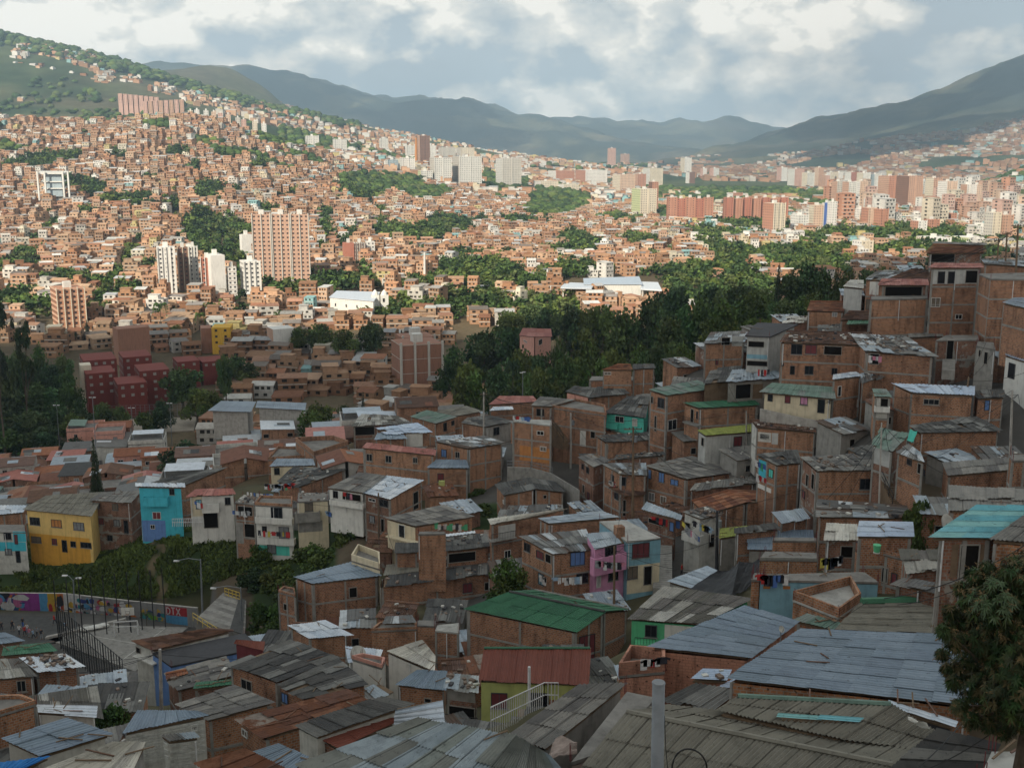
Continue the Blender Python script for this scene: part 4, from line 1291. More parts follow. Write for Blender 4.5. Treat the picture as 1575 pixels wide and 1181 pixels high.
HS('brick and white house under a crumpled bright blue roof','D',196,5.0,'brick',[
 ('paleblue',[(640,358,0),(876,348,0),(800,300,.5),(590,328,.4)],{'w': 'v','messy': 1}),
 ('zincblue',[(585,385,-.4),(745,378,-.4),(720,350,-.1),(600,352,-.1)],{'messy': 1})],
 [(0,0,745,355,830,424,'p','white')])
HS('brick house with broad green grey gabled roof','D',215,4.4,'brick',[
 ('greengrey',[(765,268,0),(895,304,0),(1002,270,.3),(850,235,.5)],{'w': 'v'})],
 [(0,1,935,300,952,340,'w'),(0,1,975,290,990,310,'w')])
HS('open sided house under bleached striped sheets','D',212,4.4,'brick3',[
 ('striped',[(470,316,0),(768,302,0),(700,264,.3),(520,255,.3)],{'messy': 1.2,'w': 'v'})],
 [(0,0,480,320,585,360,'h')])
HS('grey rendered house with one window left of the parked washing wall','D',190,4.6,'concrete_light',[
 ('dark',[(1150,322,0),(1287,292,0),(1170,262,.2),(1060,275,.3)],{'messy': .8}),
 ('grey',[(1025,300,0),(1150,322,0),(1100,275,.25),(1060,272,.25)],{'wall': 'brick'})],
 [(0,0,1190,325,1219,358)])
HS('low house with wide beige sheet roof beyond the green grey gable','D',230,4.4,'brick',[
 ('beige',[(960,274,0),(1130,242,0),(1050,214,.2),(900,240,.2)],{'big': (4,3)})])
HS('long low house under faded red sheets near the mast','D',238,4.0,'brick',[
 ('pinkroof',[(1165,208,0),(1415,192,0),(1390,164,.2),(1220,163,.2)],{'big': (8,2)}),
 ('pale',[(1170,238,-.3),(1290,232,-.3),(1285,216,-.1),(1190,218,-.1)],{'nowall': 1})])
HS('long plain brick house with inner courtyard','D',196,5.4,'brick',[
 ('slab',[(275,470,0),(452,412,0),(375,385,0),(180,395,0)],{'parapet': .9,'pmat': 'brick'})])
HS('brick house with flat terrace left of the long plain brick house','D',200,4.6,'brick',[
 ('slab',[(40,488,0),(275,474,0),(270,435,0),(90,430,0)],{'parapet': .5,'pmat': 'brick'})])
HS('beige house with blue grey roof next to the brick terraces','D',190,4.0,'cream',[
 ('zincblue',[(48,522,0),(278,517,0),(268,483,.25),(85,483,.25)],{'w': 'v'})],[(0,0,73,528,101,562)])
HS('brick house under long tilted black sheets with pale strips','D',178,5.6,'brick',[
 ('dark',[(88,600,0),(200,628,0),(440,535,.4),(170,525,.4)],{'messy': 1.2,'rub': 30})])
HS('white three storey house with stacked balconies and an aqua ground floor','E',160,9.6,'white',[
 ('slab',[(1300,452,0),(1490,462,0),(1492,420,0),(1330,415,0)],{'parapet': .4,'pmat': 'brick2'})],
 [(0,0,1300,655,1478,712,'p','teal'),(0,0,1384,464,1442,528),(0,0,1338,560,1362,590),(0,0,1424,563,1476,626),(0,0,1365,652,1410,700),
 (0,0,1300,515,1490,556,'B','white'),(0,0,1312,618,1500,662,'B','white')])
HS('brick house with shaded porch left of the stacked white balconies','E',161,7.0,'brick',[
 ('slab',[(1195,440,0),(1298,450,0),(1325,412,0),(1240,402,0)],{'rub': 20})],
 [(0,0,1215,455,1290,510,'h'),(0,0,1250,545,1310,630,'h'),(0,0,1205,540,1245,650,'p','concrete')])
HS('cream house with small balcony right of the stacked white balconies','D',157,6.2,'cream',[
 ('slab',[(188,702,0),(345,692,0),(345,655,0),(195,655,0)],{'rub': 16})],
 [(0,0,228,706,271,748),(0,0,178,762,308,803,'B','concrete'),(0,0,180,805,320,850,'p','concrete')])
HS('white house with arched corner balcony beside the turquoise house','E',165,5.6,'white',[
 ('pinkroof',[(960,408,0),(1196,398,0),(1182,370,.25),(1000,374,.25)],{'messy': 1})],
 [(0,0,1148,414,1177,450),(0,0,945,412,1035,508,'p','cream'),(0,0,1040,490,1115,568,'h'),(0,0,1028,450,1118,492,'B','white'),(0,0,1000,425,1030,470,'w','skyblue')])
HS('bright turquoise house with blue ground floor on top of the grassy bank','E',168,7.3,'turq',[
 ('pale',[(690,360,.0),(942,364,.0),(938,342,.15),(690,342,.15)],{'oh': .6,'w': 'v'})],
 [(0,0,712,530,850,640,'p','bluewall'),(0,0,865,369,891,401),(0,0,780,488,822,525,'W'),(0,0,725,416,856,462,'B','turq'),(0,0,768,552,792,575,'W')])
HS('long brick house with charcoal roof behind the turquoise house','E',178,6.0,'brick',[
 ('dark',[(770,340,0),(942,352,0),(1158,262,.4),(940,288,.4)],{'messy': .4})])
HS('brick house with many small windows between yellow and turquoise houses','E',171,7.3,'brick3',[
 ('grey',[(458,430,0),(664,442,0),(722,380,.4),(520,388,.4)],{'messy': .5})],
 [(0,0,483,440,511,472),(0,0,574,447,604,480),(0,0,505,520,531,553),(0,0,582,527,611,561),(0,0,635,530,658,600),(0,0,549,604,576,636)])
HS('large yellow house with broad beige roof and a red curtained window','E',169,8.2,'yellow',[
 ('beige',[(116,477,0),(466,512,0),(535,388,.9),(235,405,.9)],{'w': 'v','oh': .4})],
 [(0,0,122,592,470,800,'p','ochre'),(0,0,155,513,206,557),(0,0,264,525,316,568,'w','orange'),(0,0,377,539,431,583),(0,0,163,611,212,646),
 (0,0,267,622,293,656),(0,0,320,630,346,694),(0,0,362,636,389,668),(0,0,413,640,468,674)])
HS('blue and white house cut by the left edge below the yellow house','E',166,7.0,'dirtywhite',[
 ('slab',[(-80,590,0),(132,592,0),(122,552,0),(-60,552,0)],{})],
 [(0,0,-80,640,135,688,'p','turq'),(0,0,70,588,135,640,'p','turq'),(0,0,22,592,60,628),(0,0,76,602,94,652),(0,0,28,675,63,706),(0,0,85,685,108,746)])
HS('brick house with pale roof above the blue and white edge house','E',178,4.6,'brick',[
 ('pale',[(-80,510,0),(116,492,0),(132,455,.3),(-60,455,.3)])])
# lower left
HS('white walled corner house by the ball court with tile edge and black roof','F',112,6.5,'dirtywhite',[
 ('terradark',[(668,514,0),(776,564,0),(1190,462,0),(1045,452,.3)],{'oh': .3}),
 ('bitumen',[(776,572,-.3),(872,640,-.3),(1330,545,-.3),(1248,472,-.3)],{'wall': 'bluewall'})],
 [(0,0,690,535,720,580,'h'),(0,0,675,590,775,640,'B','dirtywhite')])
HS('stepped grey roofs with an orange patch below the black roof','F',100,4.0,'brick3',[
 ('grey',[(845,680,0),(905,768,0),(1190,690,.2),(1150,592,.3)],{'w': 'v','messy': .8,'rub': 12}),
 ('terra',[(845,712,.2),(960,680,.2),(950,662,.25),(845,682,.25)],{'nowall': 1})])
HS('flat green roof between grey roofs in the lower left','F',94,3.4,'brick3',[
 ('greenroof',[(985,760,0),(1190,735,0),(1185,708,.15),(1000,725,.15)],{'big': (3,1)})])
HS('maroon tin wall house behind the white banner roof','F',104,4.0,'maroon',[
 ('redroof',[(1195,525,0),(1345,560,0),(1350,515,.4),(1205,505,.4)],{'big': (4,1)})])
HS('brick house under a broad stained grey roof in the lower left','F',84,4.2,'brick2',[
 ('grey',[(900,840,0),(1062,918,0),(1395,826,.35),(1190,742,.4)],{'w': 'v','messy': .7})])
HB = HS('white painted block house under a slate blue roof','F',66,5.5,'dirtywhite',[
 ('zincblue',[(625,985,0),(1056,894,0),(1000,868,.25),(700,868,.3)],{'w': 'v','oh': .12})],
 [(0,0,973,938,1009,966,'W')])
HB2 = HS('small white block annex in front of the white block house','F',58,4.6,'dirtywhite',[
 ('mixed',[(858,1024,0),(1012,1003,0),(985,975,.15),(818,992,.15)],{'oh': .1})],name='annex')
HS('large ribbed blue grey roof in the bottom left corner','F',52,3.8,'dirtywhite',[
 ('zincblue',[(12,1014,0),(200,1102,0),(568,986,.3),(335,908,.4)],{'w': 'v'})])
HS('cream seamed roof with concrete gutter wall at the bottom left','F',42,3.4,'concrete',[
 ('rustwhite',[(150,1200,0),(640,1260,0),(742,1035,.6),(565,1035,.6)],{'w': 'v','messy': 0,'big': (7,1)})])
HS('strip of bright blue roof at the bottom left edge','F',45,3.0,'concrete',[
 ('brightblue',[(-60,1200,0),(110,1175,0),(258,1100,.25),(-40,1140,.25)],{'w': 'v'})])
HS('shed of dark corrugated sheets standing beside the tall fence','F',84,4.0,'dark' if False else 'wood',[
 ('striped',[(165,840,0),(525,905,-.4),(492,745,.6),(150,792,.5)],{'w': 'v','messy': .3})],name='shed',cat='shed')
HS('white zinc sheet shelter in front of the dark corrugated shed','F',79,3.2,'white',[
 ('pale',[(185,880,0),(485,895,0),(490,845,.3),(190,842,.3)],{'w': 'u','messy': .8})],name='shed',cat='shed')
HS('brick house with whitish stone weighted roof beside the fence','F',96,4.6,'brick',[
 ('pale',[(180,662,0),(412,634,0),(330,580,.35),(105,602,.35)],{'messy': 1.2,'rub': 60})])
HS('brick house with dark corrugated roof at the left edge','F',94,4.4,'brick',[
 ('striped',[(-40,712,0),(180,690,0),(105,602,.35),(-40,610,.35)],{'w': 'v'})],[(0,0,88,714,137,768,'c')])
HS('green flat roof at the left edge near the street crowd','F',104,3.8,'brick3',[
 ('greenroof',[(8,592,0),(288,566,0),(242,520,.2),(18,545,.2)],{'big': (4,2)})])
HS('grey and orange roof by the left edge next to the crowd','F',112,3.8,'brick3',[
 ('zincblue',[(-80,540,0),(125,514,0),(25,470,.2),(-80,480,.2)])])
HS('brick house with mossy terrace in the bottom left corner','F',72,5.4,'brick2',[
 ('slab',[(-60,905,0),(186,832,0),(110,800,0),(-40,808,0)],{'parapet': .3,'pmat': 'brick2'})])
HS('rust and moss stained roof at the bottom beside the block house','F',45,3.2,'brick3',[
 ('rust',[(1015,1140,0),(1290,1300,0),(1450,1160,.2),(1250,1068,.2)],{'w': 'v'})])
HS('blackened corrugated roofs tucked behind the nearest ridge','K',56,3.0,'brick3',[
 ('dark',[(745,812,0),(985,868,0),(1115,768,.35),(900,732,.35)],{'w': 'v','messy': 1})])
HS('pale zinc landing with three dark stones','K',61,3.0,'salmon',[
 ('paleblue',[(870,710,0),(1050,716,0),(1075,662,.1),(930,660,.1)],{'w': 'u','rub': 4}),('paleblue',[(1010,752,-.4),(1245,768,-.4),(1240,732,-.2),(1090,710,-.2)],{'w': 'u','nowall': 1})])
# terrain mesh (after the houses have pinned the slope)
M['ground'] = m_attr('ground',0.95,0.4,0.02,0.1,0.35)
NB = 5
def vnoise(x,y,s,seed=0):
 """cheap smooth value noise in numpy"""
 x,y = np.asarray(x) / s + seed * 17.3,np.asarray(y) / s + seed * 9.1
 xi,yi = np.floor(x).astype(int),np.floor(y).astype(int)
 fx,fy = x - xi,y - yi
 fx,fy = fx * fx * (3 - 2 * fx),fy * fy * (3 - 2 * fy)
 def h(a,b):
  n = (a * 374761393 + b * 668265263 + seed * 1442695) & 0x7fffffff
  n = ((n ^ (n >> 13)) * 1274126177) & 0x7fffffff
  return ((n ^ (n >> 16)) & 0xffff) / 65535.0
 return (h(xi,yi) * (1 - fx) + h(xi + 1,yi) * fx) * (1 - fy) + (h(xi,yi + 1) * (1 - fx) + h(xi + 1,yi + 1) * fx) * fy
def fbm(x,y,s,seed=0,o=4):
 r,a,t = 0,1.0,0
 for k in range(o):
  r = r + a * vnoise(x,y,s / 2 ** k,seed + k); t += a; a *= 0.5
 return r / t
def fold(X,Y):
 amp = np.interp(Y,[0,2300,3500,5500,7500,12000],[0,0,30,95,190,230])
 r1 = np.abs(fbm(X,Y,1100,3,5) - 0.5) * 2
 r2 = np.abs(fbm(X,Y,420,8,4) - 0.5) * 2
 return amp * (.28 - r1 * 1.0 - r2 * .35)
def terrain():
 ys = np.concatenate([np.arange(-8,130,2.0),np.arange(130,200,1.5),np.geomspace(200,13400,330)])
 us = np.linspace(-0.95,1.05,420)
 Y = np.repeat(ys,len(us)).astype(float)
 U = np.tile(us,len(ys))
 X = U * (np.abs(Y) + 12)
 Z = ground(X,Y)
 far = np.clip((Y - 2300) / 1500,0,1)
 Z = Z + fold(X,Y)
 Z += np.where(Y > 2400,(vnoise(X,Y,38,9) - .3) * 5,0)
 PX0 = 787.5 + FPX * X / np.maximum(Y * CP - (Z - CAMZ) * SP,1)
 Z = np.where((Y > 126) & (Y < 157.2) & (PX0 < 325) & (PX0 > -300),np.minimum(Z,51.55),Z)
 n = len(us)
 me = bpy.data.meshes.new('ground')
 V = np.column_stack([X,Y,Z])
 i = np.arange((len(ys) - 1) * n).reshape(len(ys) - 1,n)[:,:-1].ravel()
 F = np.column_stack([i,i + 1,i + n + 1,i + n])
 me.vertices.add(len(V)); me.vertices.foreach_set('co',V.ravel())
 me.loops.add(F.size); me.loops.foreach_set('vertex_index',F.ravel())
 me.polygons.add(len(F)); me.polygons.foreach_set('loop_start',np.arange(len(F)) * 4)
 me.update(calc_edges=True)
 me.polygons.foreach_set('use_smooth',[True] * len(F))
 col = np.zeros((len(V),4)); col[:,3] = 1
 g = fbm(X,Y,120,1)[:,None]
 soil,grass,wood = np.array([.12,.09,.065]),np.array([.072,.09,.04]),np.array([.035,.058,.025])
 near = np.clip(np.where(g > .5,1.0,0.3),0,1)
 c = soil * (1 - near * .4) + np.array([.05,.065,.028]) * near * .6
 town = np.array([.20,.13,.09])
 f2 = fbm(X,Y,260,5)[:,None]
 m = np.clip((f2 - .46) * 9,0,1)
 hill = grass * m * 1.15 + wood * (1 - m)
 bare = np.clip((fbm(X,Y,500,12)[:,None] - .6) * 6,0,1) * .5
 hill = hill * (1 - bare) + np.array([.17,.13,.085]) * bare
 t = np.clip((Y - 1900) / 500,0,1)[:,None]
 c = np.where(Y[:,None] > 200,town * .5 + grass * .35,c)
 c = c * (1 - t) + hill * t
 t2 = np.clip((Y - 3900) / 1500,0,1)[:,None]
 fld = np.clip((fbm(X,Y,340,33)[:,None] - .53) * 8,0,1)
 c = c * (1 - t2) + (np.array([.04,.05,.035]) * (1 - fld) + np.array([.125,.12,.07]) * fld + np.array([.12,.08,.055]) * bare) * t2
 PX = 787.5 + FPX * X / np.maximum(Y * CP - (Z - CAMZ) * SP,1)
 bank = ((Y > 157) & (Y < 180) & (PX < 470)) | ((Y > 143) & (Y < 176) & (PX > 385) & (PX < 520))
 bank |= (Y > 140) & (Y < 160) & (PX > 700) & (PX < 775)
 path = np.abs(PX - 243 - 10 * np.sin(Y)) < 7
 c[bank] = (np.array([.035,.055,.022]) * (0.7 + .8 * vnoise(X,Y,2.5,4)[:,None]))[bank]
 c[bank & path & (Y < 170)] = (.15,.115,.07)
 court = (Y > 124) & (Y < 156.5) & (PX < 335)
 c[court] = (.12,.115,.108)
 lane = (Y < 200) & (PX > 700) & (~bank) & (Y > 120)
 c[lane] = (.10,.095,.088)  # ground colour darkened to deepen the shade on the near lanes
 col[:,:3] = c
 a = me.color_attributes.new('col','FLOAT_COLOR','POINT')
 a.data.foreach_set('color',col.ravel())
 me.materials.append(M['ground'])
 o = bpy.data.objects.new('ground',me)
 COL.objects.link(o)
 o['kind'] = 'structure'
terrain()
# the houses of the valley bottom, one by one as far as they show large
M['mass'] = m_attr('distant houses',0.9,0.22,0.05,0.1,0.8)
LAND = [('the tall conifer',148,690),('the round tree',287,690),('the fenced sand pitch',222,652),('the dark red flats',225,590),
 ('the brown brick block',640,560),('the slim conifer',559,618),('the spreading street trees',505,632),('the big yellow house',90,765),
 ('the turquoise house',250,755),('the radio mast',804,600),('the bright blue roof',612,655),('the long open sheds',425,625),
 ('the ochre painted block',338,520),('the dark grove',700,570),('the white church',550,470),('the stilted brick wing',680,720),
 ('the beige sheet roof',710,630),('the faded red roofs',780,615),('the wide grey court roof',365,625),('the long brick courtyard house',490,690)]
ORD = 'nearest second third fourth fifth sixth seventh eighth ninth tenth eleventh twelfth thirteenth fourteenth fifteenth sixteenth seventeenth eighteenth nineteenth twentieth'.split()
def inside(px,py,poly):
 n,r = len(poly),False
 j = n - 1
 for i in range(n):
  xi,yi = poly[i]; xj,yj = poly[j]
  if (yi > py) != (yj > py) and px < (xj - xi) * (py - yi) / (yj - yi) + xi:
   r = not r
  j = i
 return r
NOHOUSE = [
 [(-80,520),(60,520),(105,560),(110,600),(345,590),(345,640),(310,645),(305,672),(140,675),(120,695),(-80,712)],
 [(85,528),(345,540),(350,640),(90,620)],
 [(690,470),(760,500),(850,445),(1500,380),(1500,560),(1000,600),(860,612),(690,608)],
 [(590,525),(690,525),(690,585),(590,585)],
 [(300,500),(355,500),(355,535),(300,535)],
 [(315,612),(475,605),(475,645),(315,645)],
 [(240,672),(335,672),(335,722),(240,722)],
 [(130,690),(165,690),(165,742),(130,742)],
 [(455,600),(565,600),(565,655),(455,655)],
 [(470,500),(600,495),(600,535),(470,540)],
 [(500,440),(604,440),(604,486),(500,486)],
 [(20,440),(135,440),(135,515),(60,515)],
 [(400,435),(505,430),(505,465),(400,465)],
 [(860,425),(1020,420),(1020,465),(860,470)],
 ]
hero_xy = [(h.org.x,h.org.y,max((q['c'][1] - q['c'][0]).length for q in h.quads)) for h in HEROES]
cells = []
ang = math.radians(14)
for iy in range(0,80):
 for ix in range(-90,70):
  gx,gy = ix * 9.6 + (iy % 2) * 2,iy * 10.0
  x = gx * math.cos(ang) - gy * math.sin(ang) + random.uniform(-1,1)
  y = gx * math.sin(ang) + gy * math.cos(ang) + 30 + random.uniform(-1,1)
  if not (184 < y < 640):
   continue
  z = gz(x,y)
  px,py = to_px((x,y,z + 3))
  if not (-30 < px < 1020):
   continue
  if y < 300 and px > 600 and y < 232: continue
  if px > 840 and y < 600: continue
  if any(inside(px,py,p) for p in NOHOUSE):
   continue
  if any((x - hx) ** 2 + (y - hy) ** 2 < (6.5 + hw * .45) ** 2 for hx,hy,hw in hero_xy):
   continue
  if y < 215 and py > 745:
   continue
  cells.append((y,x,z,px,py))
cells.sort()
MIDWALL = ['brick','brick2','brick3','brick','brick2','concrete_light','cream','dirtywhite','brick3','salmonpaint']
MIDROOF = ['terra','terra','terradark','mixed','grey','dark','zinc','pale','slab','slab','terra','pinkroof','terradark']
RN = {'terra': 'clay coloured','terradark': 'old dark tile','mixed': 'patched tin','grey': 'grey sheet','dark': 'charcoal','zinc': 'zinc','pale': 'pale tin','slab': 'flat concrete','pinkroof': 'faded red'}
WN = {'brick': 'brick','brick2': 'orange brick','brick3': 'dark brick','concrete_light': 'grey','cream': 'cream','dirtywhite': 'white','salmonpaint': 'salmon'}
NMID = 165
used = {}
picked = cells[:NMID]
rest = cells[NMID:]
def mid_house(y,x,z,px,py):
 R = random.Random(int(x * 13 + y * 101))
 w,d = R.uniform(8.2,10.4),R.uniform(8.6,11.2)
 st = R.choice((1,1,1,2,2,2,3)) if y > 230 else R.choice((1,2,2))
 h = st * 2.7 + .4
 yaw = ang + R.uniform(-.06,.06) + (math.pi / 2 if R.random() < .3 else 0)
 ca,sa = math.cos(yaw),math.sin(yaw)
 def P(dx,dy,dz):
  return Vector((x + dx * ca - dy * sa,y + dx * sa + dy * ca,z + h + dz))
 rk,wk = R.choice(MIDROOF),R.choice(MIDWALL)
 flat = rk == 'slab'
 if rk in ('terra','terradark') or (R.random() < .3 and not flat):
  r = 1.1
  Q = [{'c': [P(-w / 2,-d / 2,0),P(w / 2,-d / 2,0),P(w / 2,0,r),P(-w / 2,0,r)],'roof': rk},
 {'c': [P(w / 2,d / 2,0),P(-w / 2,d / 2,0),P(-w / 2,0,r),P(w / 2,0,r)],'roof': rk}]
 else:
  r = 0 if flat else R.uniform(.3,.9)
  Q = [{'c': [P(-w / 2,-d / 2,0),P(w / 2,-d / 2,0),P(w / 2,d / 2,r),P(-w / 2,d / 2,r)],'roof': rk}]
 best = sorted(LAND,key=lambda l: (l[1] - px) ** 2 + ((l[2] - py) * 1.6) ** 2)[0]
 side = ('left of' if px < best[1] else 'right of') if abs(px - best[1]) > abs(py - best[2]) * 1.6 else ('behind' if py < best[2] else 'in front of')
 key = (best[0],side)
 used.setdefault(key,[]).append(1)
 MIDL.append((key,math.hypot(px - best[1],(py - best[2]) * 1.6),st,wk,rk))
 H = House('tmp',Q,h,wk,'house','house',None,False)
 MIDR.append(H.root)
 for k,q in enumerate(Q):
  q['o'] = {'beams': wk.startswith('brick') and R.random() < .5,'oh': 0.3 if not flat else .02,'storey': 2.7,'zb': z - 4}
  add_walls(H,q,k)
  mb = MB()
  c = q['c']
  th = Vector((0,0,.12))
  mb.hexa([p - th for p in c] + list(c))
  put('roof',mb,M[rk],H.root)
  if flat:
   pm = MB()
   hh = R.uniform(.5,1.1)
   top = H.quads[0]['ring']['top']
   for i in range(4):
    a,b = c[i],c[(i + 1) % 4]
    cen = bil(c,.5,.5)
    ia,ib = a + (cen - a).normalized() * .2,b + (cen - b).normalized() * .2
    lo,up = Vector((0,0,.003)),Vector((0,0,hh))
    pm.hexa([a + lo,b + lo,ib + lo,ia + lo,a + up,b + up,ib + up,ia + up])
   put('parapet',pm,M[wk],H.root)
   if R.random() < .5:
    pc = MB()
    v0 = R.uniform(.35,.6)
    cc = [bil(c,.06,v0) + Vector((0,0,hh + .5)),bil(c,.94,v0) + Vector((0,0,hh + .5)),bil(c,.94,.95) + Vector((0,0,hh + .9)),bil(c,.06,.95) + Vector((0,0,hh + .9))]
    pc.hexa([p - Vector((0,0,.06)) for p in cc] + cc)
    for t in (0,1,2,3):
     pc.bar(cc[t] - Vector((0,0,.05)) + (bil(cc,.5,.5) - cc[t]) * .04,cc[t] - Vector((0,0,hh + .5)) + (bil(cc,.5,.5) - cc[t]) * .04,.12)
    put('roof_canopy',pc,M[R.choice(('zinc','pale','grey','terra','greengrey'))],H.root)
  elif R.random() < .75:
   for _ in range(R.choice((1,2,3))):
    pc = MB()
    u0,v0 = R.uniform(.02,.7),R.uniform(.02,.5)
    du,dv = R.uniform(.15,.35),R.uniform(.3,.5)
    up = Vector((0,0,.06))
    cc = [bil(c,u0,v0) + up,bil(c,min(1,u0 + du),v0) + up,bil(c,min(1,u0 + du),min(1,v0 + dv)) + up,bil(c,u0,min(1,v0 + dv)) + up]
    pc.hexa([p - Vector((0,0,.05)) for p in cc] + cc)
    put('roof_sheet',pc,M[R.choice(('zinc','pale','grey','dark','mixed','terra'))],H.root)
 flush_walls(H)
 Z = Vector((0,0,1))
 ring = Q[0]['ring']['top']
 cen = sum(ring,Vector()) / 4
 for e in range(4):
  if len(Q) == 2 and e == 2: continue
  a,b = ring[e],ring[(e + 1) % 4]
  dd = b - a; dd.z = 0
  L = dd.length
  dd.normalize()
  n = Vector((dd.y,-dd.x,0))
  if n.dot(a - cen) < 0: n = -n
  if n.y > 0.3: continue
  for s in range(st):
   zz = z + s * 2.7 + 1.0
   if s < st - 1 and s == 0 and st > 2: continue
   k = R.choice((1,2,2,3))
   for i in range(k):
    c0 = L * (i + .5) / k + R.uniform(-.4,.4)
    if R.random() < .25: continue
    ww,hh = R.uniform(.9,1.5),R.uniform(1.0,1.3)
    make_opening(H,a,dd,n,c0 - ww / 2,c0 + ww / 2,zz,zz + hh,R.choice('wWhc'))
  if e == 0 and R.random() < .35 and st > 1:
   mb = MB()
   O = Vector((a.x,a.y,0))
   pt = lambda s_,z_,k_: O + dd * s_ + Z * z_ + n * k_
   s0,s1,zz = .2,L * R.uniform(.4,.95),z + (st - 1) * 2.7
   for (z0,z1,k0,k1) in ((zz - .1,zz + .1,.01,1.0),(zz + .1,zz + .95,.9,1.0)):
    mb.hexa([pt(s0,z0,k0),pt(s1,z0,k0),pt(s1,z0,k1),pt(s0,z0,k1),pt(s0,z1,k0),pt(s1,z1,k0),pt(s1,z1,k1),pt(s0,z1,k1)])
   put('balcony',mb,M[R.choice(('dirtywhite','concrete','white',wk))],H.root)
MIDL,MIDR = [],[]
for c in picked:
 mid_house(*c)
seen = {}
order = sorted(range(len(MIDL)),key=lambda i: (MIDL[i][0],MIDL[i][1]))
cnt = {}
for i in order:
 key,dist,st,wk,rk = MIDL[i]
 n = cnt.get(key,0)
 cnt[key] = n + 1
 o = ORD[n] if n < len(ORD) else 'outermost'
 w = ('low','two-storey','three-storey')[st - 1]
 MIDR[i]['label'] = f"{w} {WN[wk]} house, {RN[rk]} roof, {o} {key[1]} {key[0]}"
 MIDR[i]['group'] = 'brick houses packed over the valley bottom'
# houses past counting: one mesh per stretch of town
BR = np.array([[.46,.27,.185],[.41,.225,.145],[.50,.32,.23],[.37,.195,.125],[.48,.295,.205],[.54,.37,.275],[.43,.25,.165]])
BR = BR * np.array([1.0,.99,.88])
RF = np.array([[.36,.17,.10],[.30,.145,.09],[.40,.215,.145],[.26,.22,.19],[.33,.31,.29],[.60,.60,.58],[.20,.17,.15],[.45,.46,.47],[.36,.35,.33],[.28,.25,.23],[.42,.25,.17],[.38,.20,.13],[.40,.23,.155]])
PT = np.array([[.66,.64,.59],[.60,.55,.44],[.55,.36,.24],[.62,.60,.56],[.68,.66,.62],[.50,.47,.42],[.58,.50,.36],[.55,.53,.5],[.62,.58,.52],[.5,.42,.2],[.6,.56,.5],[.25,.42,.42]])
def template(kind,st,win):
 """unit house: x, y in -0.5..0.5, z in storeys; tags: 0 wall 1 roof 2 window 3 light slab edge"""
 v,f,t = [],[],[]
 def q(pts,tag_):
  b = len(v)
  v.extend(pts); t.extend([tag_] * len(pts)); f.append(list(range(b,b + len(pts))))
 H = float(st)
 s = .5
 c = [(-s,-s),(s,-s),(s,s),(-s,s)]
 for i in range(4):
  a,b = c[i],c[(i + 1) % 4]
  q([(a[0],a[1],-1.2),(b[0],b[1],-1.2),(b[0],b[1],H),(a[0],a[1],H)],0)
 if kind == 0:
  o = .54
  q([(-o,-o,H - .05),(o,-o,H - .05),(o,0,H + .42),(-o,0,H + .42)],1)
  q([(o,o,H - .05),(-o,o,H - .05),(-o,0,H + .42),(o,0,H + .42)],1)
  q([(-s,-s,H),(-s,s,H),(-s,0,H + .38),(-s,0,H + .38)],0)
  q([(s,s,H),(s,-s,H),(s,0,H + .38),(s,0,H + .38)],0)
 elif kind == 1:
  o = .53
  q([(-o,-o,H + .02),(o,-o,H + .02),(o,o,H + .25),(-o,o,H + .25)],1)
  q([(-s,-s,H),(s,-s,H),(s,-s,H + .02),(-s,-s,H + .02)],0)
 else:
  q([(-s,-s,H - .3),(s,-s,H - .3),(s,s,H - .3),(-s,s,H - .3)],1)
  q([(-.48,-.1,H - .3),(.1,-.1,H - .3),(.1,-.1,H + .75),(-.48,-.1,H + .75)],0)
  q([(.1,-.1,H - .3),(.1,.5,H - .3),(.1,.5,H + .75),(.1,-.1,H + .75)],0)
  q([(-.52,-.14,H + .77),(.14,-.14,H + .77),(.14,.52,H + .85),(-.52,.52,H + .85)],1)
 if win:
  e = .504
  for k in range(st):
   z0,z1 = k + .38,k + .8
   xs = [(-.36,-.18),(.05,.22)] if k % 2 == 0 else [(-.34,-.14),(-.05,.1),(.22,.38)]
   for x0,x1 in xs:
    q([(x0,-e,z0),(x1,-e,z0),(x1,-e,z1),(x0,-e,z1)],2)
   q([(e,-.25,z0),(e,-.05,z0),(e,-.05,z1),(e,-.25,z1)],2)
   q([(-e,.2,z0),(-e,0,z0),(-e,0,z1),(-e,.2,z1)],2)
   if k:
    q([(-.51,-.515,k - .05),(.51,-.515,k - .05),(.51,-.515,k + .08),(-.51,-.515,k + .08)],3)
 return np.array(v),f,np.array(t)
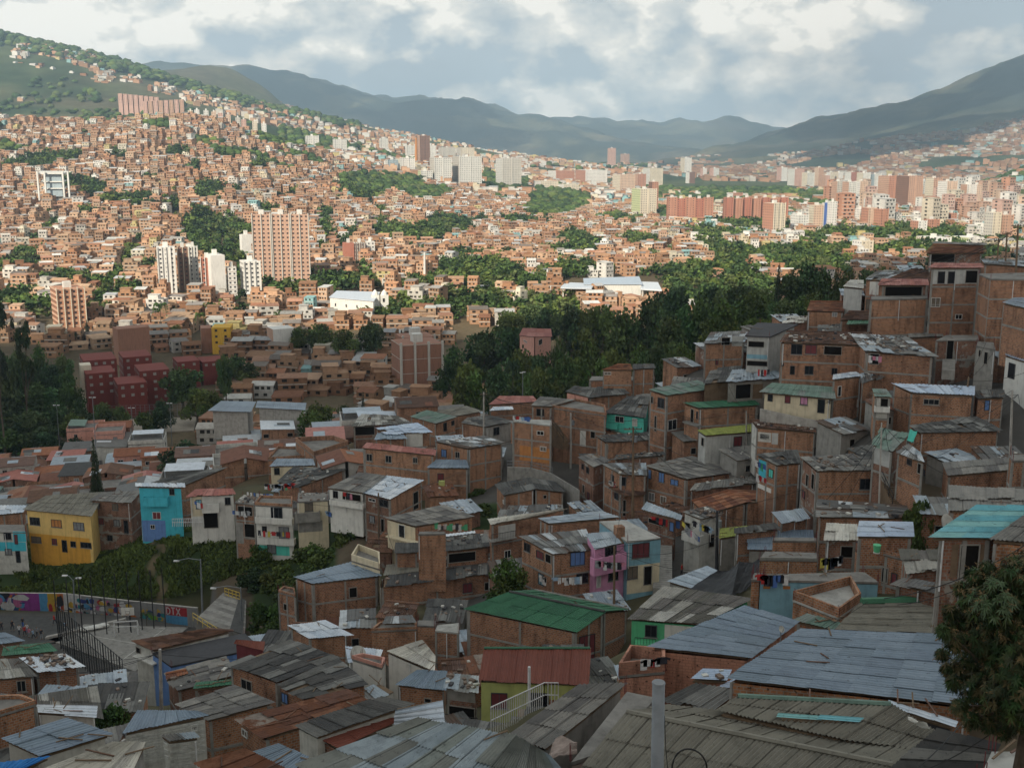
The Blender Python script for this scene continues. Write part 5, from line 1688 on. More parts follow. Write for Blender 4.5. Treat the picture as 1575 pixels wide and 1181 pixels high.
class Mass:
 def __init__(s):
  s.V,s.C,s.loops,s.starts,s.n,s.nl = [],[],[],[],0,0
 def add(s,tmpl,x,y,z,w,d,hs,yaw,wc,rc):
  v,f,t = tmpl
  n,k = len(x),len(v)
  if n == 0: return
  X = v[None,:,0] * w[:,None]; Y = v[None,:,1] * d[:,None]
  ca,sa = np.cos(yaw)[:,None],np.sin(yaw)[:,None]
  P = np.stack([x[:,None] + X * ca - Y * sa,y[:,None] + X * sa + Y * ca,z[:,None] + v[None,:,2] * hs[:,None]],-1)
  Cc = np.ones((n,k,4))
  tb = np.broadcast_to(t[None,:],(n,k))
  win = np.array([.03,.025,.02]); sl = np.array([.48,.45,.40])
  for c in range(3):
   Cc[:,:,c] = np.select([tb == 0,tb == 1,tb == 2],[wc[:,None,c],rc[:,None,c],win[c]],sl[c])
  s.push(P.reshape(-1,3),Cc.reshape(-1,4),f,n,k)
 def push(s,P,Cc,f,n,k):
  fl = np.concatenate([np.array(q) for q in f])
  st = np.cumsum([0] + [len(q) for q in f[:-1]])
  L = len(fl)
  s.loops.append((fl[None,:] + (np.arange(n) * k)[:,None] + s.n).ravel())
  s.starts.append((st[None,:] + (np.arange(n) * L)[:,None] + s.nl).ravel())
  s.n += n * k; s.nl += n * L
  s.V.append(P); s.C.append(Cc)
 def build(s,name,mat,label=None,cat=None):
  me = bpy.data.meshes.new(name)
  V = np.concatenate(s.V)
  me.vertices.add(len(V)); me.vertices.foreach_set('co',V.ravel())
  lo = np.concatenate(s.loops); stt = np.concatenate(s.starts)
  me.loops.add(len(lo)); me.loops.foreach_set('vertex_index',lo)
  me.polygons.add(len(stt)); me.polygons.foreach_set('loop_start',stt)
  me.update(calc_edges=True)
  a = me.color_attributes.new('col','FLOAT_COLOR','POINT')
  a.data.foreach_set('color',np.concatenate(s.C).ravel())
  me.materials.append(mat)
  o = bpy.data.objects.new(name,me)
  COL.objects.link(o)
  return tag(o,label,cat,None,'stuff')
TM = {(k,st,w): template(k,st,w) for k in (0,1,2) for st in (1,2,3,4) for w in (0,1)}
def town(mass,x,y,z,size,hs0=2.8,white=.13,win=1,tall=0.12,shade_dim=1.0):
 n = len(x)
 if n == 0: return
 yaw = np.round((fbm(x,y,140,21) - .5) * 3) * .45 + rng.normal(0,.13,n)
 w = size * rng.uniform(.58,1.2,n); d = size * rng.uniform(.62,1.15,n)
 x = x + rng.uniform(-.16,.16,n) * size; y = y + rng.uniform(-.16,.16,n) * size
 wc = BR[rng.integers(0,len(BR),n)] * rng.uniform(.68,1.2,(n,1))
 rc = RF[rng.integers(0,len(RF),n)] * rng.uniform(.85,1.1,(n,1))
 p = rng.random(n) < white * 1.5
 wc[p] = PT[rng.integers(0,len(PT),p.sum())]
 wc,rc = wc * shade_dim,rc * shade_dim  # wall and roof colours darkened for houses standing in shade
 kind = rng.choice([0,1,2],n,p=[.42,.33,.25])
 same = (kind == 2) | (rng.random(n) < .35)
 rc[same] = wc[same] * .95
 st = rng.choice([1,2,3,4],n,p=[.28,.42,.30 - tall,tall])
 for k in (0,1,2):
  for s_ in (1,2,3,4):
   m = (kind == k) & (st == s_)
   mass.add(TM[(k,s_,win)],x[m],y[m],z[m],w[m],d[m],np.full(m.sum(),hs0),yaw[m],wc[m],rc[m])
GREEN = [(330,372,42,36),(355,395,34,22),(310,345,26,16),(322,298,24,12),(140,295,22,12),(120,285,18,10),(62,255,26,8),
 (640,366,48,12),(600,362,26,12),(690,352,40,14),(500,355,8,38),(585,345,6,25),(780,275,38,26),(860,312,46,22),(830,330,22,10),
 (610,285,44,12),(1200,400,40,14),(1130,400,40,16),(480,440,62,20),(425,445,34,18),(190,457,44,12),(875,420,46,9),
 (760,425,50,10),(700,415,34,10),(900,380,30,8),(735,470,60,18),(660,485,60,14),(840,485,60,22),(1250,410,60,14),(1400,390,40,9),(600,478,20,8),
 (560,290,40,22),(655,300,40,10),(465,215,70,14),(520,215,40,10),(80,355,12,6),(265,320,10,6),(275,235,16,8),(240,195,20,6),
 (410,330,14,8),(135,330,14,6),(45,400,16,8),(240,415,14,8),(205,395,14,9),(1090,385,24,10),(985,375,26,8),(880,372,26,8),(1130,290,110,18),(1180,275,60,14),
 (540,370,8,12),(660,440,40,9),(555,440,40,8),(1040,430,60,14),(945,340,14,8),(450,300,12,7),(300,262,14,6),(395,258,12,6),(185,240,12,5),(1420,385,60,10),(1500,400,60,12),
 (30,470,30,16),(160,485,14,8),(255,490,16,7),(330,488,18,7),(430,500,20,8),(500,515,55,14),(385,520,20,8)]
def greenish(px,py):
 g = np.zeros(len(px),bool)
 for cx_,cy_,rx,ry in GREEN:
  g |= ((px - cx_) / rx) ** 2 + ((py - cy_) / ry) ** 2 < 1
 return g
def grid(y0,y1,s,a=0.3,pxr=(-60,1640)):
 R_ = y1 * 0.62
 n = int(2 * R_ / s)
 gx,gy = np.meshgrid(np.arange(-n,n) * s,np.arange(int((y0 - R_) / s),int((y1 + R_) / s)) * s * 1.06)
 gx,gy = gx.ravel(),gy.ravel()
 x = gx * math.cos(a) - gy * math.sin(a); y = gx * math.sin(a) + gy * math.cos(a)
 m = (y > y0) & (y < y1)
 x,y = x[m],y[m]
 x = x + rng.uniform(-.12,.12,len(x)) * s; y = y + rng.uniform(-.12,.12,len(y)) * s
 z = ground(x,y)
 dep = y * CP - (z - CAMZ) * SP
 px = 787.5 + FPX * x / dep
 py = 590.5 - FPX * (y * SP + (z - CAMZ) * CP) / dep
 m = (px > pxr[0]) & (px < pxr[1])
 return x[m],y[m],z[m],px[m],py[m]
TC_ = [(.66,.64,.60),(.60,.53,.42),(.48,.31,.23),(.56,.41,.31),(.50,.26,.17),(.62,.60,.56),(.52,.35,.29)]
TX = []
near_town = Mass()
if rest:
 r = np.array(rest)
 town(near_town,r[:,1],r[:,0],r[:,2],10.2,2.7,.12,1,.01,.72)  # palette painted darker here for the shaded valley floor
x,y,z,px,py = grid(630,1000,9.8,.24)
BUILT = [[(500,450),(602,450),(602,486),(500,486)],[(60,480),(135,480),(135,515),(60,515)],[(385,425),(482,425),(482,440),(385,440)],[(232,440),(405,440),(405,460),(232,460)],[(860,428),(1020,425),(1020,462),(860,465)]]
noh = np.array([any(inside(a,b,p) for p in BUILT) for a,b in zip(px,py)])
street = (np.abs(((x * .97 + y * .24) / 9.8) % 9 - .5) < .5)
flat_r = (px > 1060)
nzv = fbm(x,y,60,31)
gr = greenish(px,py) | (nzv > .69) | (flat_r & (nzv > .52)) | ((px < 1000) & (py > 405) & (nzv > .60))
ok = ~noh & ~gr & ~street
town(near_town,x[ok],y[ok],z[ok],9.4,2.7,.16,1,.1)
m = (gr | (street & (rng.random(len(x)) < .3))) & ~noh
TX += list(zip(x[m],y[m],z[m],rng.uniform(6.5,10.5,m.sum())))
near_town.build('nearer_town_houses',M['mass'],'brick houses packed over the sunlit foot of the far hillside','houses')
far_town = Mass()
x,y,z,px,py = grid(1000,1800,9.6,.30)
street = (np.abs(((x * .955 + y * .295) / 9.6) % 12 - .5) < .5) | (np.abs((y * .955 - x * .295) / 11.2 % 8 - .5) < .35)
nzv = fbm(x,y,80,41)
rightp = px > 1010
gr = greenish(px,py) | (nzv > .685) | (rightp & (nzv > .53))
ok = ~gr & ~(street & (rng.random(len(x)) < .8))
left = ok & ~rightp
town(far_town,x[left],y[left],z[left],9.3,2.65,.13,1,.10)
rr = ok & rightp
town(far_town,x[rr],y[rr],z[rr],11.5,2.9,.42,1,.16)
m = gr & (rng.random(len(x)) < .95)
TX += list(zip(x[m],y[m],z[m],rng.uniform(7.5,12.5,m.sum())))
m = street & (rng.random(len(x)) < .12)
TX += list(zip(x[m],y[m],z[m],rng.uniform(5,8,m.sum())))
T8 = template(1,8,1)
for _ in range(2):
 n_ = 42
 pxr,pyr = rng.uniform(1270,1600,n_),rng.uniform(300,352,n_)
 pts_ = [on_ground(a,b,900) for a,b in zip(pxr,pyr)]
 X_,Y_,Z_ = (np.array([getattr(p,c) for p in pts_]) for c in 'xyz')
 cc_ = np.array([TC_[i] for i in rng.integers(0,len(TC_),n_)])
 far_town.add(T8,X_,Y_,Z_,rng.uniform(12,19,n_),rng.uniform(12,19,n_),rng.uniform(2.2,5.2,n_),rng.uniform(.1,.5,n_),cc_,cc_ * .9)
far_town.build('hillside_town_houses',M['mass'],'countless brick houses stacked up the sunlit hillside','houses')
back_town = Mass()
x,y,z,px,py = grid(1800,2600,17,.2)
nzv = fbm(x,y,130,51)
ok = (px > 440) & (nzv < np.where(px > 1000,.45,.6)) & ~greenish(px,py)
town(back_town,x[ok],y[ok],z[ok],15,3.2,.35,0,.2)
m = ~ok & (px > 430) & (rng.random(len(x)) < .8)
TX += list(zip(x[m],y[m],z[m],rng.uniform(10,17,m.sum())))
m = ~ok & (px <= 430) & (rng.random(len(x)) < .3) & (nzv > .6)
TX += list(zip(x[m],y[m],z[m],rng.uniform(9,14,m.sum())))
BAND = [(40,86,16),(66,90,18),(95,96,20),(128,100,18),(160,118,12),(200,124,12),(250,140,14),(300,152,16),(350,165,16),(400,178,18),(450,190,20),
 (520,205,22),(600,225,24),(700,245,24),(800,260,24),(900,270,20),(980,276,16),(70,172,8),(100,178,9),(140,176,8),(185,176,9),(225,190,8),(30,155,4)]
x,y,z,px,py = grid(2600,5000,17,.15)
dens = np.zeros(len(px))
for cx_,cy_,r_ in BAND:
 dens = np.maximum(dens,1 - np.hypot((px - cx_) / 1.7,py - cy_) / r_)
nzv = fbm(x,y,90,61)
ok = (dens > .05) & (rng.random(len(x)) < np.clip(dens * 2.6,0,.9)) & (nzv < .6) & (px < 1010)
ok |= (px > 430) & (px < 1010) & (nzv < .52) & (rng.random(len(x)) < .6)
z = ground(x,y)
def relief(X,Y):
 return fold(X,Y)
z = z + relief(x,y)
town(back_town,x[ok],y[ok],z[ok],14.5,3.4,.30,0,.12)
m = ~ok & (rng.random(len(x)) < .22) & (fbm(x,y,260,5) < .42) & (px < 1010)
TX += list(zip(x[m],y[m],z[m],rng.uniform(10,19,m.sum())))
m = (y > 3250) & (y < 3650) & (px < 560) & (rng.random(len(x)) < .5)
TX += list(zip(x[m],y[m],z[m],rng.uniform(10,26,m.sum())))
m = (px > 1440) & (y < 2900) & (y > 2400)
TX += list(zip(x[m],y[m],z[m],rng.uniform(14,20,m.sum())))
x,y,z,px,py = grid(3300,6600,30,.1,(1000,1640))
z = z + relief(x,y)
lim = np.interp(px,[1000,1150,1300,1400,1500,1640],[254,246,232,214,196,180])
nzv = fbm(x,y,240,71)
ok = (py > lim + nzv * 12 - 10) & (nzv < np.interp(px,[1000,1300,1575],[.46,.56,.68]))
town(back_town,x[ok],y[ok],z[ok],24,3.9,.16,0,.1,.8)
back_town.build('distant_town_houses',M['mass'],'distant houses spread along the ridges and the far mountain foot','houses')
# far greenery in one mass
def blob_template(seed,n=1):
 bm = bmesh.new()
 bmesh.ops.create_icosphere(bm,subdivisions=2,radius=.5)
 R = random.Random(seed)
 o = Vector((R.random() * 9,R.random() * 9,R.random() * 9))
 for v in bm.verts:
  k = 1 + .55 * noise.noise(v.co * 3.2 + o) + R.uniform(-.13,.13)
  v.co = Vector((v.co.x * k,v.co.y * k,v.co.z * k * .8 + .42))
 bmesh.ops.delete(bm,geom=[f for f in bm.faces if f.calc_center_median().z < .12],context='FACES')
 V = np.array([v.co[:] for v in bm.verts]);
 bm.verts.index_update()
 F = [[v.index for v in f.verts] for f in bm.faces]
 bm.free()
 return V,F
trees_mass = Mass()
TX = np.array(TX)
tone = np.array([[.085,.135,.036],[.05,.085,.028],[.115,.155,.04],[.065,.105,.033],[.042,.07,.027],[.10,.125,.045]])
far_t = TX[:,1] > 1500
def far_trees(T,V,F,shade_v):
 n,kk = len(T),len(V)
 if n == 0: return
 yaw = rng.uniform(0,6.3,n)[:,None]
 sc = T[:,3][:,None]
 ca,sa = np.cos(yaw),np.sin(yaw)
 P = np.stack([T[:,0][:,None] + (V[None,:,0] * ca - V[None,:,1] * sa) * sc * 1.15,T[:,1][:,None] + (V[None,:,0] * sa + V[None,:,1] * ca) * sc * 1.15,
 T[:,2][:,None] + V[None,:,2] * sc * rng.uniform(.7,1.15,(n,1))],-1)
 Cc = np.ones((n,kk,4))
 Cc[:,:,:3] = tone[rng.integers(0,6,n)][:,None,:] * shade_v[None,:,None] * rng.uniform(.8,1.2,(n,1,1))
 trees_mass.push(P.reshape(-1,3),Cc.reshape(-1,4),F,n,kk)
pick = rng.integers(0,6,len(TX))
for k in range(6):
 V,F = blob_template(k)
 far_trees(TX[(pick == k) & far_t],V,F,rng.uniform(.7,1.3,len(V)))
 R_ = np.random.default_rng(k)
 lobes = R_.normal(0,.2,(7,3)) + np.array([0,0,.5])
 nl = 120
 c = lobes[R_.integers(0,7,nl)] + R_.normal(size=(nl,3)) * .13
 c[:,2] = np.abs(c[:,2])
 a = R_.normal(size=(nl,3)); a /= np.linalg.norm(a,axis=1)[:,None]
 b = np.cross(a,R_.normal(size=(nl,3))); b /= np.linalg.norm(b,axis=1)[:,None]
 s_ = R_.uniform(.07,.15,nl)[:,None]
 V = np.stack([c - a * s_,c + b * s_,c + a * s_,c - b * s_],1).reshape(-1,3)
 far_trees(TX[(pick == k) & ~far_t],V,[[4 * i,4 * i + 1,4 * i + 2,4 * i + 3] for i in range(nl)],np.repeat(R_.uniform(.6,1.5,nl),4))
M['foliage_far'] = m_attr('far foliage',0.9,0.45,0.35,0.05,1.1)
trees_mass.build('distant_trees',M['foliage_far'],'dark green trees in patches all over the town and slopes','trees')
print('FAR TREES',len(TX),'TOWN',near_town.n,far_town.n,back_town.n,'MID',len(cells))
# towers and large buildings
TC = {'white': (.66,.64,.60),'cream': (.60,.53,.42),'tan': (.46,.29,.21),'tanl': (.56,.41,.31),'red': (.38,.155,.105),'orange': (.43,.22,.15),'grey': (.50,.47,.42),
 'brown': (.20,.115,.085),'pinktan': (.52,.33,.27),'blue': (.06,.12,.33),'palegrey': (.58,.57,.53),'yellow': (.60,.44,.09),'glass': (.30,.36,.39),'green': (.48,.52,.30),
 'darkred': (.17,.035,.025),'shade_tan': (.30,.15,.10),'btan': (.42,.215,.135),'ochre': (.62,.36,.04)}  # includes a darkened copy of tan for blocks in the shaded area
for k_,c_ in TC.items():
 M['t_' + k_] = m_plain('tower ' + k_,c_,0.8,0.08,0.08)
M['t_win'] = m_flat('tower windows',(.035,.035,.04),0.3,0.4)
def tower(px0,px1,pyt,pyb,front,side,label,yaw=0.32,strips=3,stripe=None,name='apartment_tower',sidefrac=.3,y=None,storey=2.9,cat='tower',depthm=None,win=True,bands=None,crown=True,pw=.05):
 cxp = (px0 + px1) / 2
 g = on_ground(cxp,pyb,560) if y is None else at_y(cxp,pyb,y)
 P1 = at_y(px0,pyb,g.y); P2 = at_y(px1,pyb,g.y)
 W = P2.x - P1.x
 a = W * (1 - sidefrac) / math.cos(yaw)
 b = depthm or max(6.0,W * sidefrac / max(math.sin(abs(yaw)),.2))
 b = min(b,a * 2.2 + 8)
 top = at_y(cxp,pyt,g.y)
 zt = top.z
 zb = gz(g.x,g.y) - 4
 zb = min(zb,g.z - 3)
 c = Vector(((P1.x + P2.x) / 2,g.y + b / 2,g.z))
 t = thing(name,(c.x,c.y,g.z),label,cat)
 ca,sa = math.cos(yaw),math.sin(yaw)
 def L(dx,dy,z):
  return Vector((c.x + dx * ca - dy * sa,c.y + dx * sa + dy * ca,z))
 mb = MB()
 C4 = [(-a / 2,-b / 2),(a / 2,-b / 2),(a / 2,b / 2),(-a / 2,b / 2)]
 mb.hexa([L(x,y_,zb) for x,y_ in C4] + [L(x,y_,zt) for x,y_ in C4])
 mb.m = [0,1,0,1,0,0]
 put('wall',mb,[M['t_' + front],M['t_' + side]],t)
 if crown:
  hm = MB()
  hw = min(4.0,a * .3)
  hm.box(L(0,0,zt),hw,hw,3.2,yaw)
  put('lift_housing',hm,M['t_' + ('palegrey' if front != 'white' else 'white')],t)
 h = zt - g.z
 n = max(2,int(h / storey))
 if win:
  wm = MB()
  def grid_(a0,u,nrm,length):
   cols = max(2,int(length / 3.0))
   for i in range(cols):
    s = length * (i + .5) / cols
    ww = min(1.15,length / cols * .42)
    for k in range(n):
     z = zt - (k + 1) * storey + 1.0
     if z < g.z: break
     o = a0 + u * (s - ww / 2) + nrm * .12; p = a0 + u * (s + ww / 2) + nrm * .12
     wm.face([Vector((o.x,o.y,z)),Vector((p.x,p.y,z)),Vector((p.x,p.y,z + 1.05)),Vector((o.x,o.y,z + 1.05))])
  ux,uy = Vector((ca,sa,0)),Vector((-sa,ca,0))
  grid_(L(-a / 2,-b / 2,0),ux,-uy,a)
  if yaw > 0:
   grid_(L(-a / 2,-b / 2,0),uy,-ux,b)
  grid_(L(a / 2,-b / 2,0),uy,ux,b)
  put('windows',wm,M['t_win' if front != 'darkred' else 'frame_grey'],t)['kind'] = 'stuff'
 if strips:
  for i in range(strips + 1):
   sm = MB()
   s = -a / 2 + a * i / strips
   sm.box(L(s,-b / 2 - .3,zb),max(.35,a * pw),.9,zt - zb + 1.0,yaw)
   put('pilaster',sm,M['t_' + (stripe or front)],t)
 if bands:
  for k in range(0,n + 1):
   bm_ = MB()
   z = zt - k * storey - .2
   if z < zb: break
   CC = [(-a / 2 - .12,-b / 2 - .12),(a / 2 + .12,-b / 2 - .12),(a / 2 + .12,b / 2 + .12),(-a / 2 - .12,b / 2 + .12)]
   bm_.hexa([L(x,y_,z) for x,y_ in CC] + [L(x,y_,z + .17) for x,y_ in CC])
   put('floor_band',bm_,M['t_' + bands],t)
 return t
T = tower
T(66,129,445,509,'btan','btan','ten storey brick block crossed by white floor bands near the left edge',.55,4,'cream',sidefrac=.45,bands='cream',pw=.018,name='apartment_block')
for i,(a,b,lab) in enumerate(((390,420,'left wing of the tall tan brick slab with grey ribs'),(420,449,'middle wing of the tall tan brick slab with grey ribs'),(449,478,'right wing of the tall tan brick slab with grey ribs'))):
 T(a,b,330,436,'tan','grey',lab,.12,2,'grey',sidefrac=.1)
T(237,271,381,453,'white','cream','white ribbed tower at the left of the pale tower cluster',.35,4)
T(271,292,381,448,'brown','brown','middle tower with its shade painted brown in the pale tower cluster',.35,2,'cream')  # brown paint stands for the shaded faces of the white towers
T(289,306,380,441,'palegrey','white','white tower with dark window columns closing the pale cluster',.35,3,'white')
T(309,347,393,458,'white','white','plain white tower with one red ribbed side',.5,0,sidefrac=.5,win=False)
T(309,329,397,456,'red','red','red and white ribbed front of the plain white tower',.3,3,'white',sidefrac=.1)
T(347,365,411,456,'white','palegrey','white balcony block between the two plain white towers',.35,0,name='apartment_block',bands='brown')
T(363,401,403,455,'white','white','white tower with two red ribs left of the tall tan slab',.4,3,'white',sidefrac=.4)
T(368,388,361,398,'white','white','small white tower with green edge behind the plain white towers',.5,0,win=False)
T(525,545,374,408,'red','red','red end of the low striped tower right of the tall tan slab',.3,0,win=False,name='apartment_block')
T(542,562,374,408,'grey','white','grey middle of the low striped tower right of the tall tan slab',.3,4,'brown',name='apartment_block')
T(560,577,372,406,'white','white','white checkered end of the low striped tower',.3,0,name='apartment_block',bands='white')
T(478,508,408,428,'brown','brown','low block with yellow floor bands at the foot of the tall tan slab',.25,0,name='apartment_block',bands='yellow',crown=False)
for a,b,t,bb,f,s,lab in [
 (466,490,209,229,'white','palegrey','white twin tower furthest left on the middle ridge'),
 (509,533,214,239,'palegrey','white','grey white twin tower second from left on the middle ridge'),
 (582,597,213,238,'palegrey','palegrey','slim grey tower behind the grassy ridge clearing'),
 (622,638,224,246,'palegrey','white','pale tower just left of the dark brown tower'),
 (641,661,209,256,'brown','tan','dark brown tower standing above the middle ridge'),
 (661,671,224,246,'white','white','thin white tower touching the dark brown tower'),
 (613,638,243,270,'white','palegrey','white tower with blue sides below the dark brown tower'),
 (591,612,246,264,'glass','palegrey','pale blue glass block by the ridge clearing'),
 (641,665,263,280,'palegrey','green','short grey green block at the foot of the large grey slab'),
 (673,700,227,246,'grey','grey','rear left part of the large grey slab'),
 (701,729,227,246,'cream','grey','rear right part of the large grey slab'),
 (659,694,243,284,'palegrey','grey','front left part of the large grey slab'),
 (694,740,241,290,'palegrey','grey','front right part of the large grey slab'),
 (697,730,262,287,'palegrey','grey','lowest front part of the large grey slab'),
 (762,801,244,291,'grey','palegrey','lone grey white slab right of the large grey slab'),
 (844,883,263,282,'orange','white','low row of orange towers with white end'),
 (887,933,262,288,'white','orange','row of white and orange ribbed towers'),
 (821,858,279,296,'cream','white','white low flats left half below the orange towers'),
 (858,890,284,300,'cream','white','white low flats right half below the orange towers'),
 (935,947,228,260,'pinktan','pinktan','slender pink tower highest on the skyline'),
 (955,968,237,260,'tan','tan','slender brown tower right of the highest pink tower'),
 (944,976,269,301,'tanl','cream','broad beige tower with punched windows'),
 (976,993,268,295,'orange','tan','orange tower right of the broad beige tower'),
 (991,1019,259,289,'cream','palegrey','pair of cream towers left of the tall white tower'),
 (1048,1063,243,271,'white','cream','tall white tower alone against the blue mountain'),
 (1056,1069,265,284,'brown','white','short brown and white tower below the tall white tower'),
 (1078,1087,259,277,'white','pinktan','small white tower right of the tall white tower'),
 (1093,1106,259,278,'palegrey','pinktan','small pink grey tower at the end of the row'),
 (998,1012,280,330,'orange','brown','narrow orange tower behind the cream green tower'),
 (974,1009,291,337,'cream','green','cream tower with lime green ribs'),
 (1121,1142,297,310,'orange','white','small orange tower peeping over the red slabs'),
 (1197,1211,258,277,'white','pinktan','white tower with pink ribs furthest left of the right skyline'),
 (1215,1236,260,288,'pinktan','palegrey','pinkish broad tower second in the right skyline'),
 (1236,1252,266,291,'palegrey','cream','grey stepped tower third in the right skyline'),
 (1254,1266,258,290,'tan','tanl','tan tower with tall core fourth in the right skyline'),
 (1266,1276,270,291,'pinktan','tan','low pink tower beside the tall core tower'),
 (1273,1284,265,280,'cream','white','first of two small domed white towers'),
 (1285,1297,265,280,'white','cream','second of two small domed white towers'),
 (1303,1321,265,282,'red','white','dark red tower with white edges on the right skyline'),
 (1321,1338,266,291,'white','cream','white tower behind the tan group'),
 (1339,1355,268,291,'white','glass','pale greenish tower behind the tan group'),
 (1281,1297,279,318,'grey','tan','left tower of the grey tan trio'),
 (1298,1316,280,322,'palegrey','tan','middle tower of the grey tan trio'),
 (1316,1332,279,320,'tanl','white','right tower of the grey tan trio with white edge'),
 (1356,1384,271,320,'orange','tan','left half of the massive brown tower pair'),
 (1385,1417,271,326,'tan','brown','right half of the massive brown tower pair'),
 (1415,1427,278,301,'glass','white','thin pale blue tower right of the massive brown pair'),
 (1427,1447,274,318,'tan','cream','brown ribbed tower right of the thin pale blue tower'),
 (1447,1470,279,322,'tanl','white','tan ribbed tower with white flank near the right edge'),
 (1480,1495,284,322,'white','tan','left white half of the last skyline tower'),
 (1495,1509,284,323,'tanl','white','right tan half of the last skyline tower'),
 (1304,1325,313,331,'red','orange','brick red block below the grey tan trio'),
 (1317,1329,321,345,'white','white','small white block left of the orange stepped tower'),
 (1328,1347,320,356,'tanl','orange','tan front of the orange stepped tower'),
 (1347,1365,322,357,'orange','orange','orange rear of the stepped tower'),
 (1408,1441,309,323,'white','cream','long white low block beneath the massive brown pair'),
 (1441,1458,324,350,'cream','tan','beige tower beside the plain brick tower'),
 (1458,1471,328,350,'orange','orange','plain brick tower right of the beige tower'),
 (1405,1425,340,363,'white','orange','striped white and orange front of the low brick slab'),
 (1425,1444,338,362,'orange','orange','low brick slab behind the striped white front'),
 (1518,1537,327,376,'cream','grey','grey cream slab tower above the ridge houses'),
 (1537,1556,331,376,'tan','tan','tan banded tower right of the grey cream slab'),
 (1505,1518,348,370,'white','palegrey','white low tower left of the grey cream slab'),
 (1220,1243,331,358,'white','white','bright white stepped block right of the cream needle tower'),
 (1421,1463,366,386,'white','cream','long white workshop block in the green belt'),
 (1477,1521,366,380,'white','green','long white green block above the ridge houses'),
 (1316,1342,371,401,'cream','white','cream house block rising from the dark trees'),
 ]:
 T(a,b,t,bb,f,s,lab,.3,2 if b - a > 14 else 0,storey=3.1,name='apartment_block' if bb - t < 22 else 'apartment_tower')
for i in range(5):
 T(1025 + i * 14,1040 + i * 14,304 + (i % 2) * 1.5,347,'red' if i % 2 else 'orange','red','rib %s of the shorter long red brick slab' % ['leftmost','second','middle','fourth','rightmost'][i],.15,2,'orange',sidefrac=.1,name='apartment_block')
for i in range(7):
 T(1112 + i * 14,1127 + i * 14,304 + (i % 2) * 1.5,346 - i * .5,'red' if i % 2 == 0 else 'orange','red','%s rib of the longer long red brick slab' % ['leftmost','second','third','middle','fifth','sixth','rightmost'][i],.15,2,'orange',sidefrac=.1,name='apartment_block')
T(1176,1207,313,366,'cream','orange','cream needle tower with an orange side before the long red slabs',.45,3,'cream',sidefrac=.38)
T(1246,1266,316,356,'tanl','cream','beige front of the tower with a blue stripe',.25,2,sidefrac=.2)
T(1264,1276,312,356,'blue','grey','blue striped middle of the tower with a blue stripe',.25,0,sidefrac=.1,win=False)
T(1274,1286,310,357,'white','white','white end of the tower with a blue stripe',.25,0,sidefrac=.3)
for i in range(8):
 T(180 + i * 8,188.5 + i * 8,144 + i * 0.8,161 + i * 1.2,'pinktan','tan','%s flat of the upper pinkish row on the green slope' % ['first','second','third','fourth','fifth','sixth','seventh','eighth'][i],.2,0,name='apartment_block',y=2450,crown=False)
for i in range(8):
 T(219 + i * 8,227.5 + i * 8,156 - i * .4,181 - i * .3,'tan' if i % 2 else 'pinktan','brown','%s flat of the lower pinkish row on the green slope' % ['first','second','third','fourth','fifth','sixth','seventh','eighth'][i],.2,0,name='apartment_block',y=2300,crown=False)
for i,(a,t,f) in enumerate([(287,170,'cream'),(297,169,'white'),(311,170,'palegrey'),(323,172,'tanl'),(333,174,'pinktan'),(345,176,'tanl'),(360,181,'grey'),(369,184,'pinktan'),(386,187,'cream'),(400,190,'white')]):
 T(a,a + 10,t,t + 17,f,'tan','%s small tower in the line behind the hilltop' % ['first','second','third','fourth','fifth','sixth','seventh','eighth','ninth','tenth'][i],.25,0,name='apartment_tower',y=2050)
T(303,324,505,531,'shade_tan','shade_tan','bare brick end of the ochre painted block',.3,0,name='apartment_block',y=530,win=False,crown=False,depthm=10)
T(324,353,504,534,'ochre','ochre','ochre painted block with nine windows',.12,0,name='apartment_block',y=528,sidefrac=.05,depthm=12,crown=False)
T(406,452,506,530,'white','tan','white walled block with brick balconies on its right side',.5,0,name='apartment_block',y=520,sidefrac=.35,crown=False,win=False)
T(598,680,530,585,'shade_tan','shade_tan','brown brick block with concrete bands on the valley floor',.35,3,'grey',name='apartment_block',sidefrac=.25,y=425,bands='grey',storey=5.6,win=False)
T(605,668,519,545,'shade_tan','shade_tan','upper rear part of the brown brick block',.35,2,'grey',name='apartment_block',sidefrac=.25,y=450,win=False)
HS('pink house with red roof standing among the dark trees','S',395,9,'salmonpaint',[('pinkroof',[(1322,386,0),(1400,392,2.6),(1412,350,2.6),(1340,348,0)],{'big': (2,2),'oh': .5,'faces': {3: 'cream'}}),('pinkroof',[(1400,392,2.6),(1486,392,0),(1482,352,0),(1412,350,2.6)],{'big': (2,2),'oh': .5})],
 [(0,0,1345,405,1362,425,'W'),(1,0,1420,408,1438,428,'W')])
T(170,226,505,535,'shade_tan','shade_tan','large plain brick block beyond the dark red flats',.6,0,name='apartment_block',y=500,win=False,crown=False)
T(145,190,475,500,'tanl','tan','pale brick block with white top at the shadow edge',.3,0,name='apartment_block',y=620,crown=False,sidefrac=.4)
for i,(a,b,t,bb,yy) in enumerate([(112,170,547,602,420),(118,168,567,616,402),(166,216,583,624,392),(200,252,563,622,405),(175,224,542,590,440),(262,298,549,585,448),(299,336,549,572,455)]):
 T(a - 6,b + 8,t + 7,bb,'darkred','darkred','dark red block of flats, %s of the group by the wooded slope' % ['rear left','front left','front middle','front right','rear middle','rear right','far right'][i],.45,0,name='apartment_block',sidefrac=.4,y=yy,cat='flats',crown=False)
T(120,140,562,612,'cream','cream','cream stair tower between the dark red flats',.45,0,name='stair_tower',y=407,depthm=6,win=False,sidefrac=.3,crown=False)
